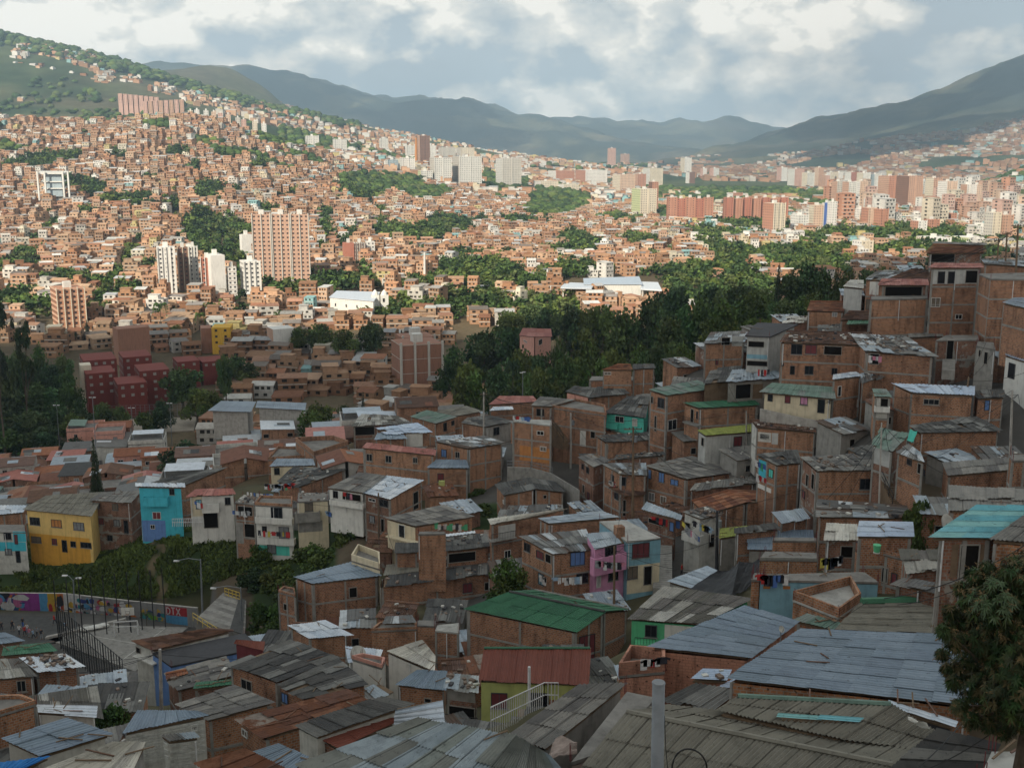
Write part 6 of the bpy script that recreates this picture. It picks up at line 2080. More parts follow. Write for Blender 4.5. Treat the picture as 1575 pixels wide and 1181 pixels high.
def big_box(name,label,cat,pts,y,h,wall,roofm,yawc=None,rise=0.0):
 """long low building from its front eave seen between two pixels"""
 A,B = at_y(*pts[0],y),at_y(*pts[1],y)
 B = at_z(*pts[1],A.z)
 Cc,D = at_z(*pts[2],A.z + rise),at_z(*pts[3],A.z + rise)
 t = thing(name,((A + B + Cc + D) / 4) - Vector((0,0,h)),label,cat)
 mb = MB()
 c = inset([A,B,Cc,D],.6)
 zb = A.z - h
 mb.hexa([Vector((p.x,p.y,zb - 3)) for p in c] + [p - Vector((0,0,.3)) for p in c])
 put('wall',mb,wall,t)
 rm = MB()
 rm.hexa([p - Vector((0,0,.3)) for p in (A,B,Cc,D)] + [A,B,Cc,D])
 put('roof',rm,roofm,t)
 return t,c
ch,cc = big_box('church','long white church with two small bell towers at its right end','church',[(506,457),(575,463),(585,449),(518,447)],652,11,M['white'],M['pale'])
for dx,(px,pt_) in enumerate([(577,449),(591,449)]):
 bt = MB()
 p = at_y(px,483,650)
 top = at_y(px,pt_,650).z
 bt.box((p.x,p.y + 2,p.z - 2),4.6,4.6,top - p.z,.2)
 b = put('bell_tower',bt,M['white'],ch)
 dm = MB(); dm.tube([(p.x,p.y + 2,top - 2.1),(p.x,p.y + 2,top - .6),(p.x,p.y + 2,top + 1.2)],[2.0,1.7,.15],8)
 put('dome',dm,M['white'],b)
 am = MB(); am.box((p.x,p.y - .36,top - 6),1.2,.1,2.2,.2)  # dark plate in place of a shaded bell opening
 put('bell_opening_shade',am,M['shade_pane'],b)
nv = MB(); a_,b_ = cc[0],cc[1]
for i in range(4):
 q = a_.lerp(b_,(i + .5) / 4) + Vector((0,-.3,-5))
 nv.box(q,.6,.5,1.6,.2)
put('side_windows',nv,M['t_win'],ch)['kind'] = 'stuff'
st_,cc = big_box('station','long silver roofed transit station above the dark trees','station',[(898,437),(988,437),(983,425),(897,428)],690,9,M['t_palegrey'],M['pale'])
for pts,h in (([(862,442),(910,443),(915,436),(870,434)],6),([(985,444),(1018,446),(1012,434),(985,433)],8)):
 A = at_y(*pts[0],680); mb = MB()
 c = [A] + [at_z(*p,A.z) for p in pts[1:]]
 mb.hexa([Vector((p.x,p.y,p.z - .8)) for p in c] + c)
 w_ = put('side_roof',mb,M['pale'],st_)
 for q in inset(c,1.5):
  mb2 = MB(); mb2.box((q.x,q.y,q.z - h),.8,.8,h - .81)
  put('column',mb2,M['t_grey'],w_)
cs = thing('station',at_y(80,300,1180),'white steel framed cable car station on the left hillside','station')
A = [at_y(58,266,1180),at_y(100,266,1180),at_y(105,263,1200),at_y(62,263,1200)]
mb = MB(); mb.hexa([p - Vector((0,0,1.5)) for p in A] + A); put('roof',mb,M['t_palegrey'],cs)
for k,zz in enumerate((9,16)):
 mb = MB(); B_ = [p - Vector((0,0,zz)) for p in inset(A,2)]
 mb.hexa([p - Vector((0,0,1)) for p in B_] + B_); put('floor',mb,M['white'],cs)
mb = MB(); B_ = inset(A,5); mb.hexa([p - Vector((0,0,25)) for p in B_] + [p - Vector((0,0,1.6)) for p in B_]); put('glass_hall',mb,M['t_glass'],cs)
for px in (57,68,96,104):
 mb = MB(); p = at_y(px,264,1178); mb.box((p.x,p.y,p.z - 30),1.6,1.6,30); put('column',mb,M['white'],cs)
for px,t,b,y,lab in [(653,388,430,790,'white cable car pylon in front of the hillside houses'),(842,414,449,760,'white cable car pylon left of the silver station'),(245,303,318,1180,'left of two thin white pylons on the hillside'),
 (259,304,322,1170,'right of two thin white pylons on the hillside'),(24,232,254,1450,'white pylon near the left edge of the hilltop'),(640,212,244,2000,'construction crane mast near the dark brown tower')]:
 p,q = at_y(px,b,y),at_y(px,t,y)
 o = thing('cable_pylon' if 'pylon' in lab else 'crane_mast',p,lab,'pylon' if 'pylon' in lab else 'crane')
 mb = MB(); mb.tube([p - Vector((0,0,4)),q],[1.2 * y / 900,.7 * y / 900],8)
 put('shaft',mb,M['white'] if 'pylon' in lab else M['orange'],o)
 mb = MB(); mb.bar(q + Vector((-3.2,0,.1)),q + Vector((3.2,0,.1)),.8)
 put('crossarm',mb,M['grey_metal'],o)
# trees
M['leaf'] = None
def m_leaf(name,bright=1.0):
 m,N,L,b = nodes_of(name)
 a = N.new('ShaderNodeAttribute'); a.attribute_name = 'col'
 oi = N.new('ShaderNodeObjectInfo').outputs['Random']
 tint = ramp(N,L,oi,[(0,(.55,.65,.7)),(.3,(1,1,1)),(.6,(1.5,1.3,.8)),(.8,(1.0,1.1,.7)),(1,(.7,.85,.85))])
 col = mixc(N,L,1.0,a.outputs['Color'],tint,'MULTIPLY')
 L.new(col,b.inputs['Base Color'])
 b.inputs['Roughness'].default_value = .65
 b.inputs['Specular IOR Level'].default_value = .2
 return m
M['leaf'] = m_leaf('leaves')
M['bark'] = m_plain('bark',(.10,.075,.055),.95,.4,3)
def leaf_cloud(lobes,n,size,seed,base=(.045,.078,.028),long=1.0,droop=0.0,up=0.0):
 """leaf blades spread through the crown's volume, thickest near the lobes' skins; every lobe its own green"""
 R = np.random.default_rng(seed)
 V,C = [],[]
 tot = sum(r ** 2 for _,r in lobes)
 for (c,r) in lobes:
  k = int(n * r * r / tot)
  d = R.normal(size=(k,3)); d /= np.linalg.norm(d,axis=1)[:,None]
  rad = r * (R.random(k) ** .33) * (1 + .25 * np.sin(d[:,0] * 5 + seed) * np.cos(d[:,1] * 4))
  p = np.array(c) + d * rad[:,None] * np.array([1,1,.8])
  ax = d + R.normal(size=(k,3)) * .8 + np.array([0,0,up - droop])
  ax /= np.linalg.norm(ax,axis=1)[:,None]
  sd = np.cross(ax,R.normal(size=(k,3))); sd /= np.linalg.norm(sd,axis=1)[:,None]
  s = size * R.uniform(.6,1.3,k)[:,None]
  a,w = ax * s * long,sd * s * .45
  q = np.stack([p - a * .5,p + w,p + a * .5,p - w],1)
  V.append(q.reshape(-1,3))
  t = np.array(base) * R.uniform(.6,1.5) * R.uniform(.75,1.3,(k,1))
  t = t * np.array([1 + R.uniform(-.1,.35),1,1])
  C.append(np.repeat(np.column_stack([t,np.ones(k)]),4,0))
 return np.concatenate(V),np.concatenate(C)
def cards_mesh(name,V,C,mat):
 me = bpy.data.meshes.new(name)
 n = len(V) // 4
 me.vertices.add(len(V)); me.vertices.foreach_set('co',V.ravel())
 me.loops.add(n * 4); me.loops.foreach_set('vertex_index',np.arange(n * 4))
 me.polygons.add(n); me.polygons.foreach_set('loop_start',np.arange(n) * 4)
 me.update(calc_edges=True)
 a = me.color_attributes.new('col','FLOAT_COLOR','POINT')
 a.data.foreach_set('color',C.ravel())
 me.materials.append(mat)
 return me
def trunk_mesh(lobes,seed,h0=.28,r=.03):
 R = random.Random(seed)
 mb = MB()
 mb.tube([(0,0,-.15),(.01,0,h0 * .5),(0,.01,h0 + .08)],[r * 1.3,r,r * .8],7)
 for c,rr in lobes[:6]:
  mb.tube([(0,0,h0 * .8),(c[0] * .5,c[1] * .5,(h0 + c[2]) * .5),c],[r * .6,r * .4,r * .12],5)
 return mb.mesh('trunk',M['bark'])
TREES = {}
for k in range(6):
 R = random.Random(k * 7 + 1)
 lob = []
 for i in range(13):
  a,rr = R.uniform(0,6.3),R.uniform(.05,.36)
  lob.append(((math.cos(a) * rr,math.sin(a) * rr,R.uniform(.38,.82) - rr * .35),R.uniform(.11,.19)))
 lob.append(((0,0,.72),.22)); lob.append(((0.05,0,.5),.25))
 V,C = leaf_cloud(lob,3600,.05,k)
 TREES['broad%d' % k] = (cards_mesh('crown',V,C,M['leaf']),trunk_mesh(lob,k))
for k in range(3):
 R = random.Random(k * 5 + 2)
 lob = []
 for i in range(14):
  a,rr = R.uniform(0,6.3),R.uniform(.1,.4)
  lob.append(((math.cos(a) * rr,math.sin(a) * rr,R.uniform(.15,.62)),R.uniform(.14,.24)))
 V,C = leaf_cloud(lob,2600,.07,k + 40,(.04,.07,.026))
 TREES['bush%d' % k] = (cards_mesh('crown',V,C,M['leaf']),trunk_mesh(lob,k,.15))
for k in range(2):
 R = random.Random(k + 3)
 Vs,Cs = [],[]
 lob = []
 for i in range(26):
  z = .12 + .86 * i / 26
  rr = (1 - z) * .42 + .02
  m_ = 6
  for j in range(m_):
   a = 6.283 * (j + R.random()) / m_
   lob.append(((math.cos(a) * rr * .62,math.sin(a) * rr * .62,z + R.uniform(-.02,.02)),rr * .34 + .015))
 V,C = leaf_cloud(lob,4200,.035,k + 60,(.022,.04,.022))
 tm = MB(); tm.tube([(0,0,-.15),(0,0,.5),(0,0,.97)],[.022,.014,.003],6)
 TREES['conifer%d' % k] = (cards_mesh('crown',V,C,M['leaf']),tm.mesh('trunk',M['bark']))
for k in range(2):
 R = random.Random(k + 13)
 lob = []
 for i in range(15):
  a,z = R.uniform(0,6.3),R.uniform(.4,.95)
  rr = R.uniform(.06,.28)
  lob.append(((math.cos(a) * rr,math.sin(a) * rr,z),R.uniform(.05,.12)))
 V,C = leaf_cloud(lob,2600,.03,k + 80,(.03,.045,.024),droop=.4)
 TREES['gum%d' % k] = (cards_mesh('crown',V,C,M['leaf']),trunk_mesh(lob,k,.35,.018))
Vs,Cs = [],[]
pr = np.random.default_rng(5)
for i in range(15):
 a = 6.283 * i / 15 + pr.uniform(-.1,.1)
 for s in range(12):
  t = s / 12
  r_,z_ = .4 * math.sin(t * 1.5),.82 + .22 * math.sin(t * 2.3) - .28 * t * t * (1 + (i % 3) * .4)
  c = np.array([math.cos(a) * r_,math.sin(a) * r_,z_])
  for sd_ in (-1,1):
   d = np.array([-math.sin(a) * sd_,math.cos(a) * sd_,-.55]) * .11 * (1 - t * .5)
   f_ = np.array([math.cos(a),math.sin(a),-.2]) * .03
   Vs.append([c,c + d * .5 + f_,c + d,c + d * .5 - f_]); Cs.append([[.05,.08,.03,1]] * 4)
tm = MB(); tm.tube([(0,0,-.1),(.01,0,.4),(0,0,.83)],[.03,.02,.016],7)
TREES['palm0'] = (cards_mesh('crown',np.array(Vs).reshape(-1,3),np.array(Cs).reshape(-1,4),M['leaf']),tm.mesh('trunk',M['bark']))
def tree(kind,px,pyb,pyt,wpx,y,label,cat='tree',group=None,ground_it=True,name=None):
 b,t = at_y(px,pyb,y),at_y(px,pyt,y)
 base = b.z
 if ground_it:
  base = min(b.z,gz(b.x,b.y))
 hgt = t.z - base
 w = wpx / FPX * (y * CP - (t.z - CAMZ) * SP) * 1.12
 w = max(w,hgt * .25 if kind.startswith('con') else w)
 nm = name or {'broad': 'broadleaf_tree','bush': 'shrub','conifer': 'conifer_tree','gum': 'gum_tree','palm': 'palm_tree'}[kind[:-1]]
 o = thing(nm,(b.x,b.y,base),label,cat,group)
 rz = random.uniform(0,6.28)
 for part,me in zip(('crown','trunk'),TREES[kind]):
  c = bpy.data.objects.new(part,me)
  COL.objects.link(c)
  c.parent = o
  c.rotation_euler = (0,0,rz)
  c.scale = (w,w,hgt)
 return o
_pl = {}
MARKS = [('the pink house among the trees',823,525),('the silver roofed station',940,445),('the whitewashed terrace house',1160,525),('the small brick cottage',1270,475),('the needle conifer',1195,440),('the brown brick block',640,560),
 ('the tall valley palm',789,575),('the dark red flats',170,590),('the sand pitch',225,655),('the left edge gum trees',20,560),('the corner brick house',860,870),('the stacked white balconies',425,810),('the yellow railed steps',350,950),
 ('the curved lamp',311,880),('the big yellow house',90,800),('the beige graffiti house',650,820),('the upper clay roofed ridge house',1400,400),('the flat topped brick house',960,580),('the banded brick block',97,480)]
def place_label(what,px,py,i):
 m_ = sorted(MARKS,key=lambda q: (q[1] - px) ** 2 + (q[2] - py) ** 2)[0]
 dx,dy = px - m_[1],py - m_[2]
 s_ = ('left of' if dx < 0 else 'right of') if abs(dx) > abs(dy) else ('above' if dy < 0 else 'below')
 k = (what,m_[0],s_)
 _pl[k] = _pl.get(k,0) + 1
 return '%s %s %s, number %s outwards' % (what,s_,m_[0],('one','two','three','four','five','six','seven','eight','nine','ten','eleven','twelve')[_pl[k] - 1])
tree('broad1',785,925,848,70,119,'round dark tree beside the corner brick house with patched zinc roof')
tree('broad2',287,716,671,92,262,'broad round tree amid small houses behind the turquoise house')
tree('conifer0',148,738,669,30,238,'tall dark conifer behind the big yellow house')
tree('conifer1',559,640,600,15,300,'slim pale conifer among the valley houses')
tree('broad3',488,655,612,62,285,'spreading brownish tree left of the slim conifer')
tree('broad4',530,645,614,44,300,'smaller dark tree right of the spreading brownish tree')
tree('broad0',283,640,556,72,395,'big tree right of the front dark red flats')
tree('broad5',304,640,590,56,375,'olive tree beside the fenced pitch')
tree('broad2',364,598,540,58,440,'dark tree right of the dark red flats')
tree('conifer0',136,532,490,15,560,'small conifer beside the banded brick block')
tree('broad3',99,534,508,38,545,'low round tree at the foot of the banded brick block')
tree('broad4',272,518,496,28,560,'round tree behind the ochre painted block')
tree('broad0',385,542,516,54,530,'wide tree right of the ochre painted block')
tree('broad1',430,534,513,28,525,'round tree before the white walled block')
tree('broad5',232,540,512,24,540,'scrubby tree beside the large plain brick block')
tree('broad3',705,590,568,18,400,'little round tree in front of the brown brick block',ground_it=False)
for i,(px,b,t,w,y,k) in enumerate([(490,533,490,56,515,'broad1'),(530,536,498,50,500,'broad4'),(573,534,488,52,505,'broad0'),(461,530,497,40,520,'broad2')]):
 tree(k,px,b,t,w,y,'%s tree of the dark row left of the brown brick block' % ['second','third','rightmost','leftmost'][i])
tree('gum0',8,700,440,70,330,'tall loose gum tree at the left edge')
tree('gum1',42,640,470,50,350,'slender gum tree leaning beside the tall one at the left edge')
tree('broad2',-10,640,500,80,345,'dense dark tree cut by the left edge')
sl = [(30,575,528,60),(78,590,548,55),(20,615,560,70),(60,635,580,66),(105,600,562,45),(15,655,606,66),(50,672,625,66),(90,655,612,56),(20,692,640,66),(70,694,650,60),(112,668,630,46),
 (128,640,606,40),(160,640,612,36),(185,642,618,34),(225,640,616,36),(120,694,664,36),(250,636,608,40),(-20,690,620,70),(95,560,535,40),(60,545,520,40),(330,610,585,36),(345,560,535,30)]
pos = ['topmost','second','third','fourth','fifth','sixth','seventh','eighth','ninth','tenth','eleventh','twelfth','thirteenth','fourteenth','fifteenth','sixteenth','seventeenth','eighteenth','nineteenth','twentieth','lowest','last']
for i,(px,b,t,w) in enumerate(sl):
 tree(['broad','broad','bush'][i % 3] + str(i % 3),px,b,t,w,415 - (b - 545) * .55,place_label('tree on the wooded slope',px,t,i),group='trees on the wooded slope')
gr_ = [(720,610,540,70,330),(700,590,520,62,400),(765,612,548,76,300),(745,560,496,74,430),(800,600,520,76,330),(790,560,488,70,420),(830,610,550,66,285),(845,505,462,60,520),(870,590,530,66,300),
 (880,520,462,70,480),(900,560,490,76,380),(925,520,455,70,470),(940,590,520,66,300),(960,540,458,84,400),(985,590,516,60,290),(1000,545,440,80,400),(1030,560,470,76,320),(1040,500,424,82,430),
 (1075,560,440,84,330),(1090,500,420,72,430),(1110,560,450,80,300),(1135,500,421,80,400),(1155,540,438,78,310),(1180,500,430,66,360),(1205,540,450,70,270),(1232,520,388,88,300),(1262,500,400,60,310),
 (1250,520,440,66,255),(1300,500,402,62,300),(1330,490,400,60,300),(1355,480,398,56,310),(1385,480,404,56,290),(1410,460,390,40,300),(1290,500,430,60,250),(1210,560,478,60,240),(1160,560,480,56,250),
 (1330,500,428,50,240),(690,560,540,36,430),(1440,470,404,40,280),(1010,590,520,56,260),(860,545,500,44,340),(780,520,470,60,540),(820,500,462,60,560),(1050,590,520,50,240),(905,600,560,50,265),(802,600,524,84,362),(842,596,526,80,356),(822,600,530,80,350)]
for i,(px,b,t,w,y) in enumerate(gr_):
 tree('broad%d' % (i % 6),px,b,t,w,y,place_label('dark grove tree',px,t,i),group='trees of the dark grove')
tree('conifer0',1195,480,402,24,300,'pointed dark conifer at the upper edge of the grove')
tree('conifer1',1284,470,400,36,235,'layered conifer next to the small brick cottage')
tree('palm0',789,600,545,26,318,'tall thin palm rising from the dark grove')
tree('palm0',248,500,462,26,580,'palm on the sunlit edge of the valley floor')
tree('palm0',226,964,940,20,151,'dark palm against the painted court wall',)
tree('palm0',308,500,478,18,570,'small palm right of the sunlit palm')
gl = [(490,880,822,66,150),(540,855,795,55,152),(432,908,850,60,147),(462,950,885,66,140),(400,872,822,50,160),(507,908,862,56,143),(414,965,905,56,136),(388,908,862,46,152),(470,850,812,40,160),
 (440,985,930,50,132),(740,815,762,50,156),(732,770,742,34,165),(520,870,830,40,150),(60,915,860,40,163),(405,1000,952,44,130)]
for i,(px,b,t,w,y) in enumerate(gl):
 tree('bush%d' % (i % 3),px,b,t,w,y,place_label('gully shrub',px,t,i),cat='shrub',group='shrubs in the green gully')
tree('bush1',1412,800,735,44,103,'green and red shrub below the green tarp')
tree('bush0',165,1112,1062,60,84,'dark shrub between the corrugated shed and the tall fence')
tree('bush2',1410,592,560,24,150,'scrub beside the ruined doorway')
tree('bush2',1360,645,618,30,140,'weedy scrub under the white tin cap house')
mg = at_y(1563,1010,27)
gzm = gz(mg.x,mg.y)
mt = thing('mango_tree',(mg.x,mg.y,min(gzm,mg.z - 5)),'large mango tree with rusty flower sprays at the right edge','tree')
R = random.Random(9)
S = 27 * 1.12 / FPX
mango_l = []
for (px,py,r) in [(1560,960,70),(1508,990,36),(1590,900,50),(1535,1030,46),(1570,1060,60),(1508,1060,30),(1545,1095,32),(1600,1000,80),(1496,945,24),(1470,965,22),(1525,925,40),(1640,1000,100),(1630,920,60),(1600,1080,40),(1484,1025,22),(1655,1080,60),(1468,985,14),(1453,968,8),(1462,940,9),(1450,1005,7),(1466,1048,10),(1480,905,11),(1500,884,12),(1520,872,10),(1476,1085,10),(1495,1104,12),(1545,1122,12),(1458,1028,8),(1565,868,14),(1548,880,9),(1520,1112,9),(1488,925,9),(1580,1110,16)]:
 p = at_y(px,py,27 + R.uniform(-1.2,1.6))
 mango_l.append((p,r * S))
mb = MB()
tb = Vector((mg.x + .5,mg.y + .6,mt.location.z))
mb.tube([tb - Vector((0,0,.6)),tb + Vector((-.1,0,2)),tb + Vector((0,0,3.8))],[.26,.2,.17],9)
fork = at_y(1585,1075,27.4)
mb.tube([tb + Vector((0,0,3.8)),fork],[.17,.12],8)
for p,r in mango_l:
 mid = (tb + Vector((0,0,3.2))).lerp(p,.5) + Vector((0,0,-.2))
 mb.tube([fork,fork.lerp(p,.5) + Vector((0,0,-.1)),p],[.07,.04,.015],6)
put('trunk',mb,M['bark'],mt)
leafV,leafC,ros = [],[],[]
for p,r in mango_l:
 k = int(150 * (r / .6) ** 2) + 40
 for _ in range(k):
  d = Vector((R.gauss(0,1),R.gauss(0,1),R.gauss(0,1))).normalized()
  ros.append((p + d * r * R.uniform(.35,1.05),d))
leafs = []
for c,d in ros:
 n = R.randint(9,13)
 tone_ = (R.uniform(.028,.055),R.uniform(.048,.075),R.uniform(.015,.026)) if R.random() > .2 else (.10,.075,.03)
 ax = (d + Vector((0,0,.3))).normalized()
 s1 = ax.cross(Vector((.3,.2,1))).normalized(); s2 = ax.cross(s1)
 for i in range(n):
  a = 6.283 * i / n + R.uniform(-.3,.3)
  out = s1 * math.cos(a) + s2 * math.sin(a)
  L_ = R.uniform(.13,.21)
  dirn = (out * .9 + ax * R.uniform(-.1,.7)).normalized()
  w = dirn.cross(ax).normalized() * L_ * .11
  tip = c + dirn * L_ + Vector((0,0,-L_ * R.uniform(.2,.6)))
  m1 = c + dirn * L_ * .45 + Vector((0,0,-.01))
  leafs.append((c,m1 - w,tip,m1 + w,tone_))
camv = Vector((0,0,CAMZ))
leafs.sort(key=lambda l: (l[2] - camv).length)
vis = [l for l in leafs if to_px(l[2])[0] < 1580]
front = set(id(l) for l in vis[:280])
M['mango_leaf'] = m_plain('mango leaf',(.045,.08,.028),.5,.35,5,.4)
for l in vis[:280]:
 me = bpy.data.meshes.new('leaf')
 o0 = mt.location
 c = l[0]; mid = (l[1] + l[3]) / 2 + Vector((0,0,-.006))
 me.from_pydata([tuple(q - o0) for q in (l[0],l[1],l[2],l[3],mid)],[],[(0,1,4),(1,2,4),(2,3,4),(3,0,4)])
 me.materials.append(M['mango_leaf'])
 o = bpy.data.objects.new('leaf',me); COL.objects.link(o); o.parent = mt
V = np.array([[tuple(q - mt.location) for q in l[:4]] for l in leafs if id(l) not in front]).reshape(-1,3)
C = np.array([[[*l[4],1]] * 4 for l in leafs if id(l) not in front]).reshape(-1,4)
o = bpy.data.objects.new('foliage',cards_mesh('foliage',V,C,M['leaf'])); COL.objects.link(o); o.parent = mt; o['kind'] = 'stuff'
Vs,Cs = [],[]
for c,d in R.sample(ros,int(len(ros) * .14)):
 if R.random() < .35: continue
 for _ in range(26):
  t = R.random()
  q = c + d * (t * .26) + Vector((R.gauss(0,1),R.gauss(0,1),R.gauss(0,1))) * .035 * (1.2 - t)
  e = Vector((R.gauss(0,1),R.gauss(0,1),R.gauss(0,1))).normalized() * .018
  f = e.cross(Vector((0,0,1))).normalized() * .014
  Vs.append([tuple(v - mt.location) for v in (q - e,q + f,q + e,q - f)])
  Cs.append([[.22,.13,.055,1]] * 4)
o = bpy.data.objects.new('blossom_sprays',cards_mesh('blossom_sprays',np.array(Vs).reshape(-1,3),np.array(Cs).reshape(-1,4),M['leaf'])); COL.objects.link(o); o.parent = mt; o['kind'] = 'stuff'
gm = []
R2 = np.random.default_rng(3)
bx = []
for _ in range(26000):
 px,yy = R2.uniform(-30,470),R2.uniform(157,179)
 bx.append((px,yy))
bx = np.array(bx)
xx = (bx[:,0] - 787.5) / FPX * (bx[:,1] * CP + 66 * SP)
zz = ground(xx,bx[:,1])
keep = vnoise(xx,bx[:,1],3.0,8) > .3
px_ = bx[:,0]
keep &= ~((np.abs(px_ - 243 - 10 * np.sin(bx[:,1])) < 7) & (bx[:,1] < 170))
xx,yy,zz = xx[keep],bx[keep,1],zz[keep]
n = len(xx)
hh = R2.uniform(.15,.5,n) * (.5 + vnoise(xx,yy,4,2) * 1.2)
a = R2.uniform(0,6.3,n); lx,ly = R2.normal(0,.3,n),R2.normal(0,.3,n)
p = np.column_stack([xx,yy,zz - .05]); w = np.column_stack([np.cos(a),np.sin(a),np.zeros(n)]) * .22
t = np.column_stack([lx * hh,ly * hh,hh])
V = np.stack([p - w,p + w,p + w * .4 + t,p - w * .4 + t],1).reshape(-1,3)
tn = np.array([.052,.078,.03]) * R2.uniform(.6,1.4,(n,1)) * (.6 + .9 * vnoise(xx,yy,3.5,14)[:,None])
C = np.repeat(np.column_stack([tn,np.ones(n)]),4,0)
o = bpy.data.objects.new('grass',cards_mesh('grass',V,C,M['leaf'])); COL.objects.link(o)
tag(o,'rough dark grass covering the bank below the yellow house','grass',None,'stuff')
# ball court, mural wall, fence
def wall_line(p0,p1):
 d = p1 - p0; d.z = 0
 return d.length,d.normalized()
mur = [at_y(-60,1004 - 62,157.5),at_y(*rg('E',330,1008),156.5),at_y(*rg('E',700,1050),154.5),at_y(*rg('E',1010,1085),150.5)]
mt_ = thing('mural_wall',mur[1],'retaining wall covered in bright graffiti murals at the back of the ball court','wall')
mb = MB()
HM = 3.3
for a,b in zip(mur[:-1],mur[1:]):
 zlo = min(a.z,b.z)
 L,d = wall_line(a,b)
 n = Vector((d.y,-d.x,0))
 mb.hexa([Vector((a.x,a.y,a.z - 1.5)),Vector((b.x,b.y,b.z - 1.5)),Vector((b.x,b.y,b.z - 1.5)) - n * .3,Vector((a.x,a.y,a.z - 1.5)) - n * .3,
 a + Vector((0,0,HM)),b + Vector((0,0,HM)),b + Vector((0,0,HM)) - n * .3,a + Vector((0,0,HM)) - n * .3])
put('wall',mb,M['concrete_light'],mt_)
PAL = {'purple': (.30,.06,.30),'sky': (.10,.32,.55),'or': (.55,.16,.04),'wh': (.6,.6,.6),'gr': (.18,.40,.05),'bk': (.03,.03,.04),'ye': (.55,.36,.05),'te': (.03,.25,.28),'pk': (.5,.15,.3),'re': (.42,.03,.04),'db': (.04,.06,.22),'gy': (.3,.3,.3)}
for k_,c_ in PAL.items():
 M['p_' + k_] = m_plain('mural ' + k_,tuple(v * .62 for v in c_),.8,.2,2.0)
R = random.Random(12)
def mural_patch(seg,s0,s1,z0,z1,col,k=.03,jag=0.15,name='mural_patch',rnd=True):
 a,b = mur[seg],mur[seg + 1]
 L,d = wall_line(a,b)
 n = Vector((d.y,-d.x,0))
 pts = []
 N_ = 10
 for i in range(N_):
  t = 6.2832 * i / N_
  u,v = (.5 + .5 * math.cos(t) * (1 + R.uniform(-jag,jag)),.5 + .5 * math.sin(t) * (1 + R.uniform(-jag,jag))) if rnd else (None,None)
  u,v = min(max(u,0),1),min(max(v,0),1)
  s,z = s0 + (s1 - s0) * u,z0 + (z1 - z0) * v
  q = a.lerp(b,min(max(s / L,0),1))
  pts.append(Vector((q.x,q.y,q.z + min(z,HM - .02))) + n * k)
 mb = MB(); mb.face(pts)
 put(name,mb,M['p_' + col],mt_)
def mural_rect(seg,s0,s1,z0,z1,col,k=.015):
 a,b = mur[seg],mur[seg + 1]
 L,d = wall_line(a,b)
 n = Vector((d.y,-d.x,0))
 P = []
 for s,z in ((s0,z0),(s1,z0),(s1,z1),(s0,z1)):
  q = a.lerp(b,min(s / L,1)); P.append(Vector((q.x,q.y,q.z + z)) + n * k)
 mb = MB(); mb.face(P); put('mural_field',mb,M['p_' + col],mt_)
L0,L1_,L2_ = [wall_line(a,b)[0] for a,b in zip(mur[:-1],mur[1:])]
e0 = lambda x: (x / ZF + 60) / (330 / ZF + 60) * L0
mural_rect(0,e0(-150),e0(60),0,HM - .03,'bk'); mural_rect(0,e0(60),e0(208),0,HM - .03,'purple'); mural_rect(0,e0(208),e0(250),0,HM - .03,'sky')
mural_rect(0,e0(250),e0(300),0,HM - .03,'ye'); mural_rect(0,e0(300),L0,0,HM - .03,'or')
for i in range(26):
 s = e0(R.uniform(-100,110)); mural_patch(0,s,s + R.uniform(.5,1.8),R.uniform(0,1.8),R.uniform(1.6,3.2),R.choice(['te','pk','db','or','sky','purple','wh']),.03 + i * .002)
mural_patch(0,e0(130),e0(200),.3,2.0,'purple',.1); mural_patch(0,e0(70),e0(160),2.0,3.1,'wh',.1,.4)
for i in range(12):
 s = e0(R.uniform(240,320)); mural_patch(0,s,s + R.uniform(.4,1.0),R.uniform(0,1.8),R.uniform(1.6,3.2),R.choice(['wh','bk','ye','re','sky']),.05 + i * .002)
mural_rect(1,0,L1_ * .25,0,HM - .03,'wh'); mural_rect(1,L1_ * .25,L1_,0,HM - .03,'gy')
for i in range(60):
 s = R.uniform(.3,L1_ - 1.2); z = R.choice((0.1,1.1,2.1))
 mural_patch(1,s,s + R.uniform(.4,1.3),z,z + R.uniform(.6,1.1),R.choice(['te','db','wh','wh','or','ye','bk','sky','pk','re']),.03 + i * .001,.35)
mural_rect(2,0,L2_,0,HM - .03,'gy')
for i in range(26):
 s = R.uniform(.1,L2_ * .42); z = R.uniform(.1,1.6)
 mural_patch(2,s,s + R.uniform(.4,1.3),z,z + R.uniform(.5,1.2),R.choice(['gr','gr','te','ye','db']),.03 + i * .001,.35)
xdx = L2_ * (858 - 700) / 310
mural_rect(2,xdx - .2,xdx + L2_ * .33,1.75,3.1,'re',.03); mural_rect(2,xdx - .2,xdx + L2_ * .33,.4,1.72,'sky',.03)
a,b = mur[2],mur[3]
L,d = wall_line(a,b); n = Vector((d.y,-d.x,0))
def stroke(p,q,w=.17):
 mb = MB()
 P = []
 (s0,z0),(s1,z1) = p,q
 vx,vz = s1 - s0,z1 - z0; l = math.hypot(vx,vz); ox,oz = -vz / l * w / 2,vx / l * w / 2
 for s,z in ((s0 + ox,z0 + oz),(s0 - ox,z0 - oz),(s1 - ox,z1 - oz),(s1 + ox,z1 + oz)):
  qq = a.lerp(b,s / L); P.append(Vector((qq.x,qq.y,qq.z + z)) + n * .05)
 mb.face(P); put('letter_stroke',mb,M['p_wh'],mt_)
s = xdx
for p,q in [((0,1.85),(0,2.95)),((0,2.95),(.5,2.8)),((.5,2.8),(.62,2.4)),((.62,2.4),(.5,2.0)),((.5,2.0),(0,1.85)),((.85,2.95),(1.5,2.95)),((1.17,2.95),(1.17,1.85)),((1.75,2.95),(2.4,1.85)),((2.4,2.95),(1.75,1.85))]:
 stroke((s + p[0],p[1]),(s + q[0],q[1]))
ZC = 52.0 - .25
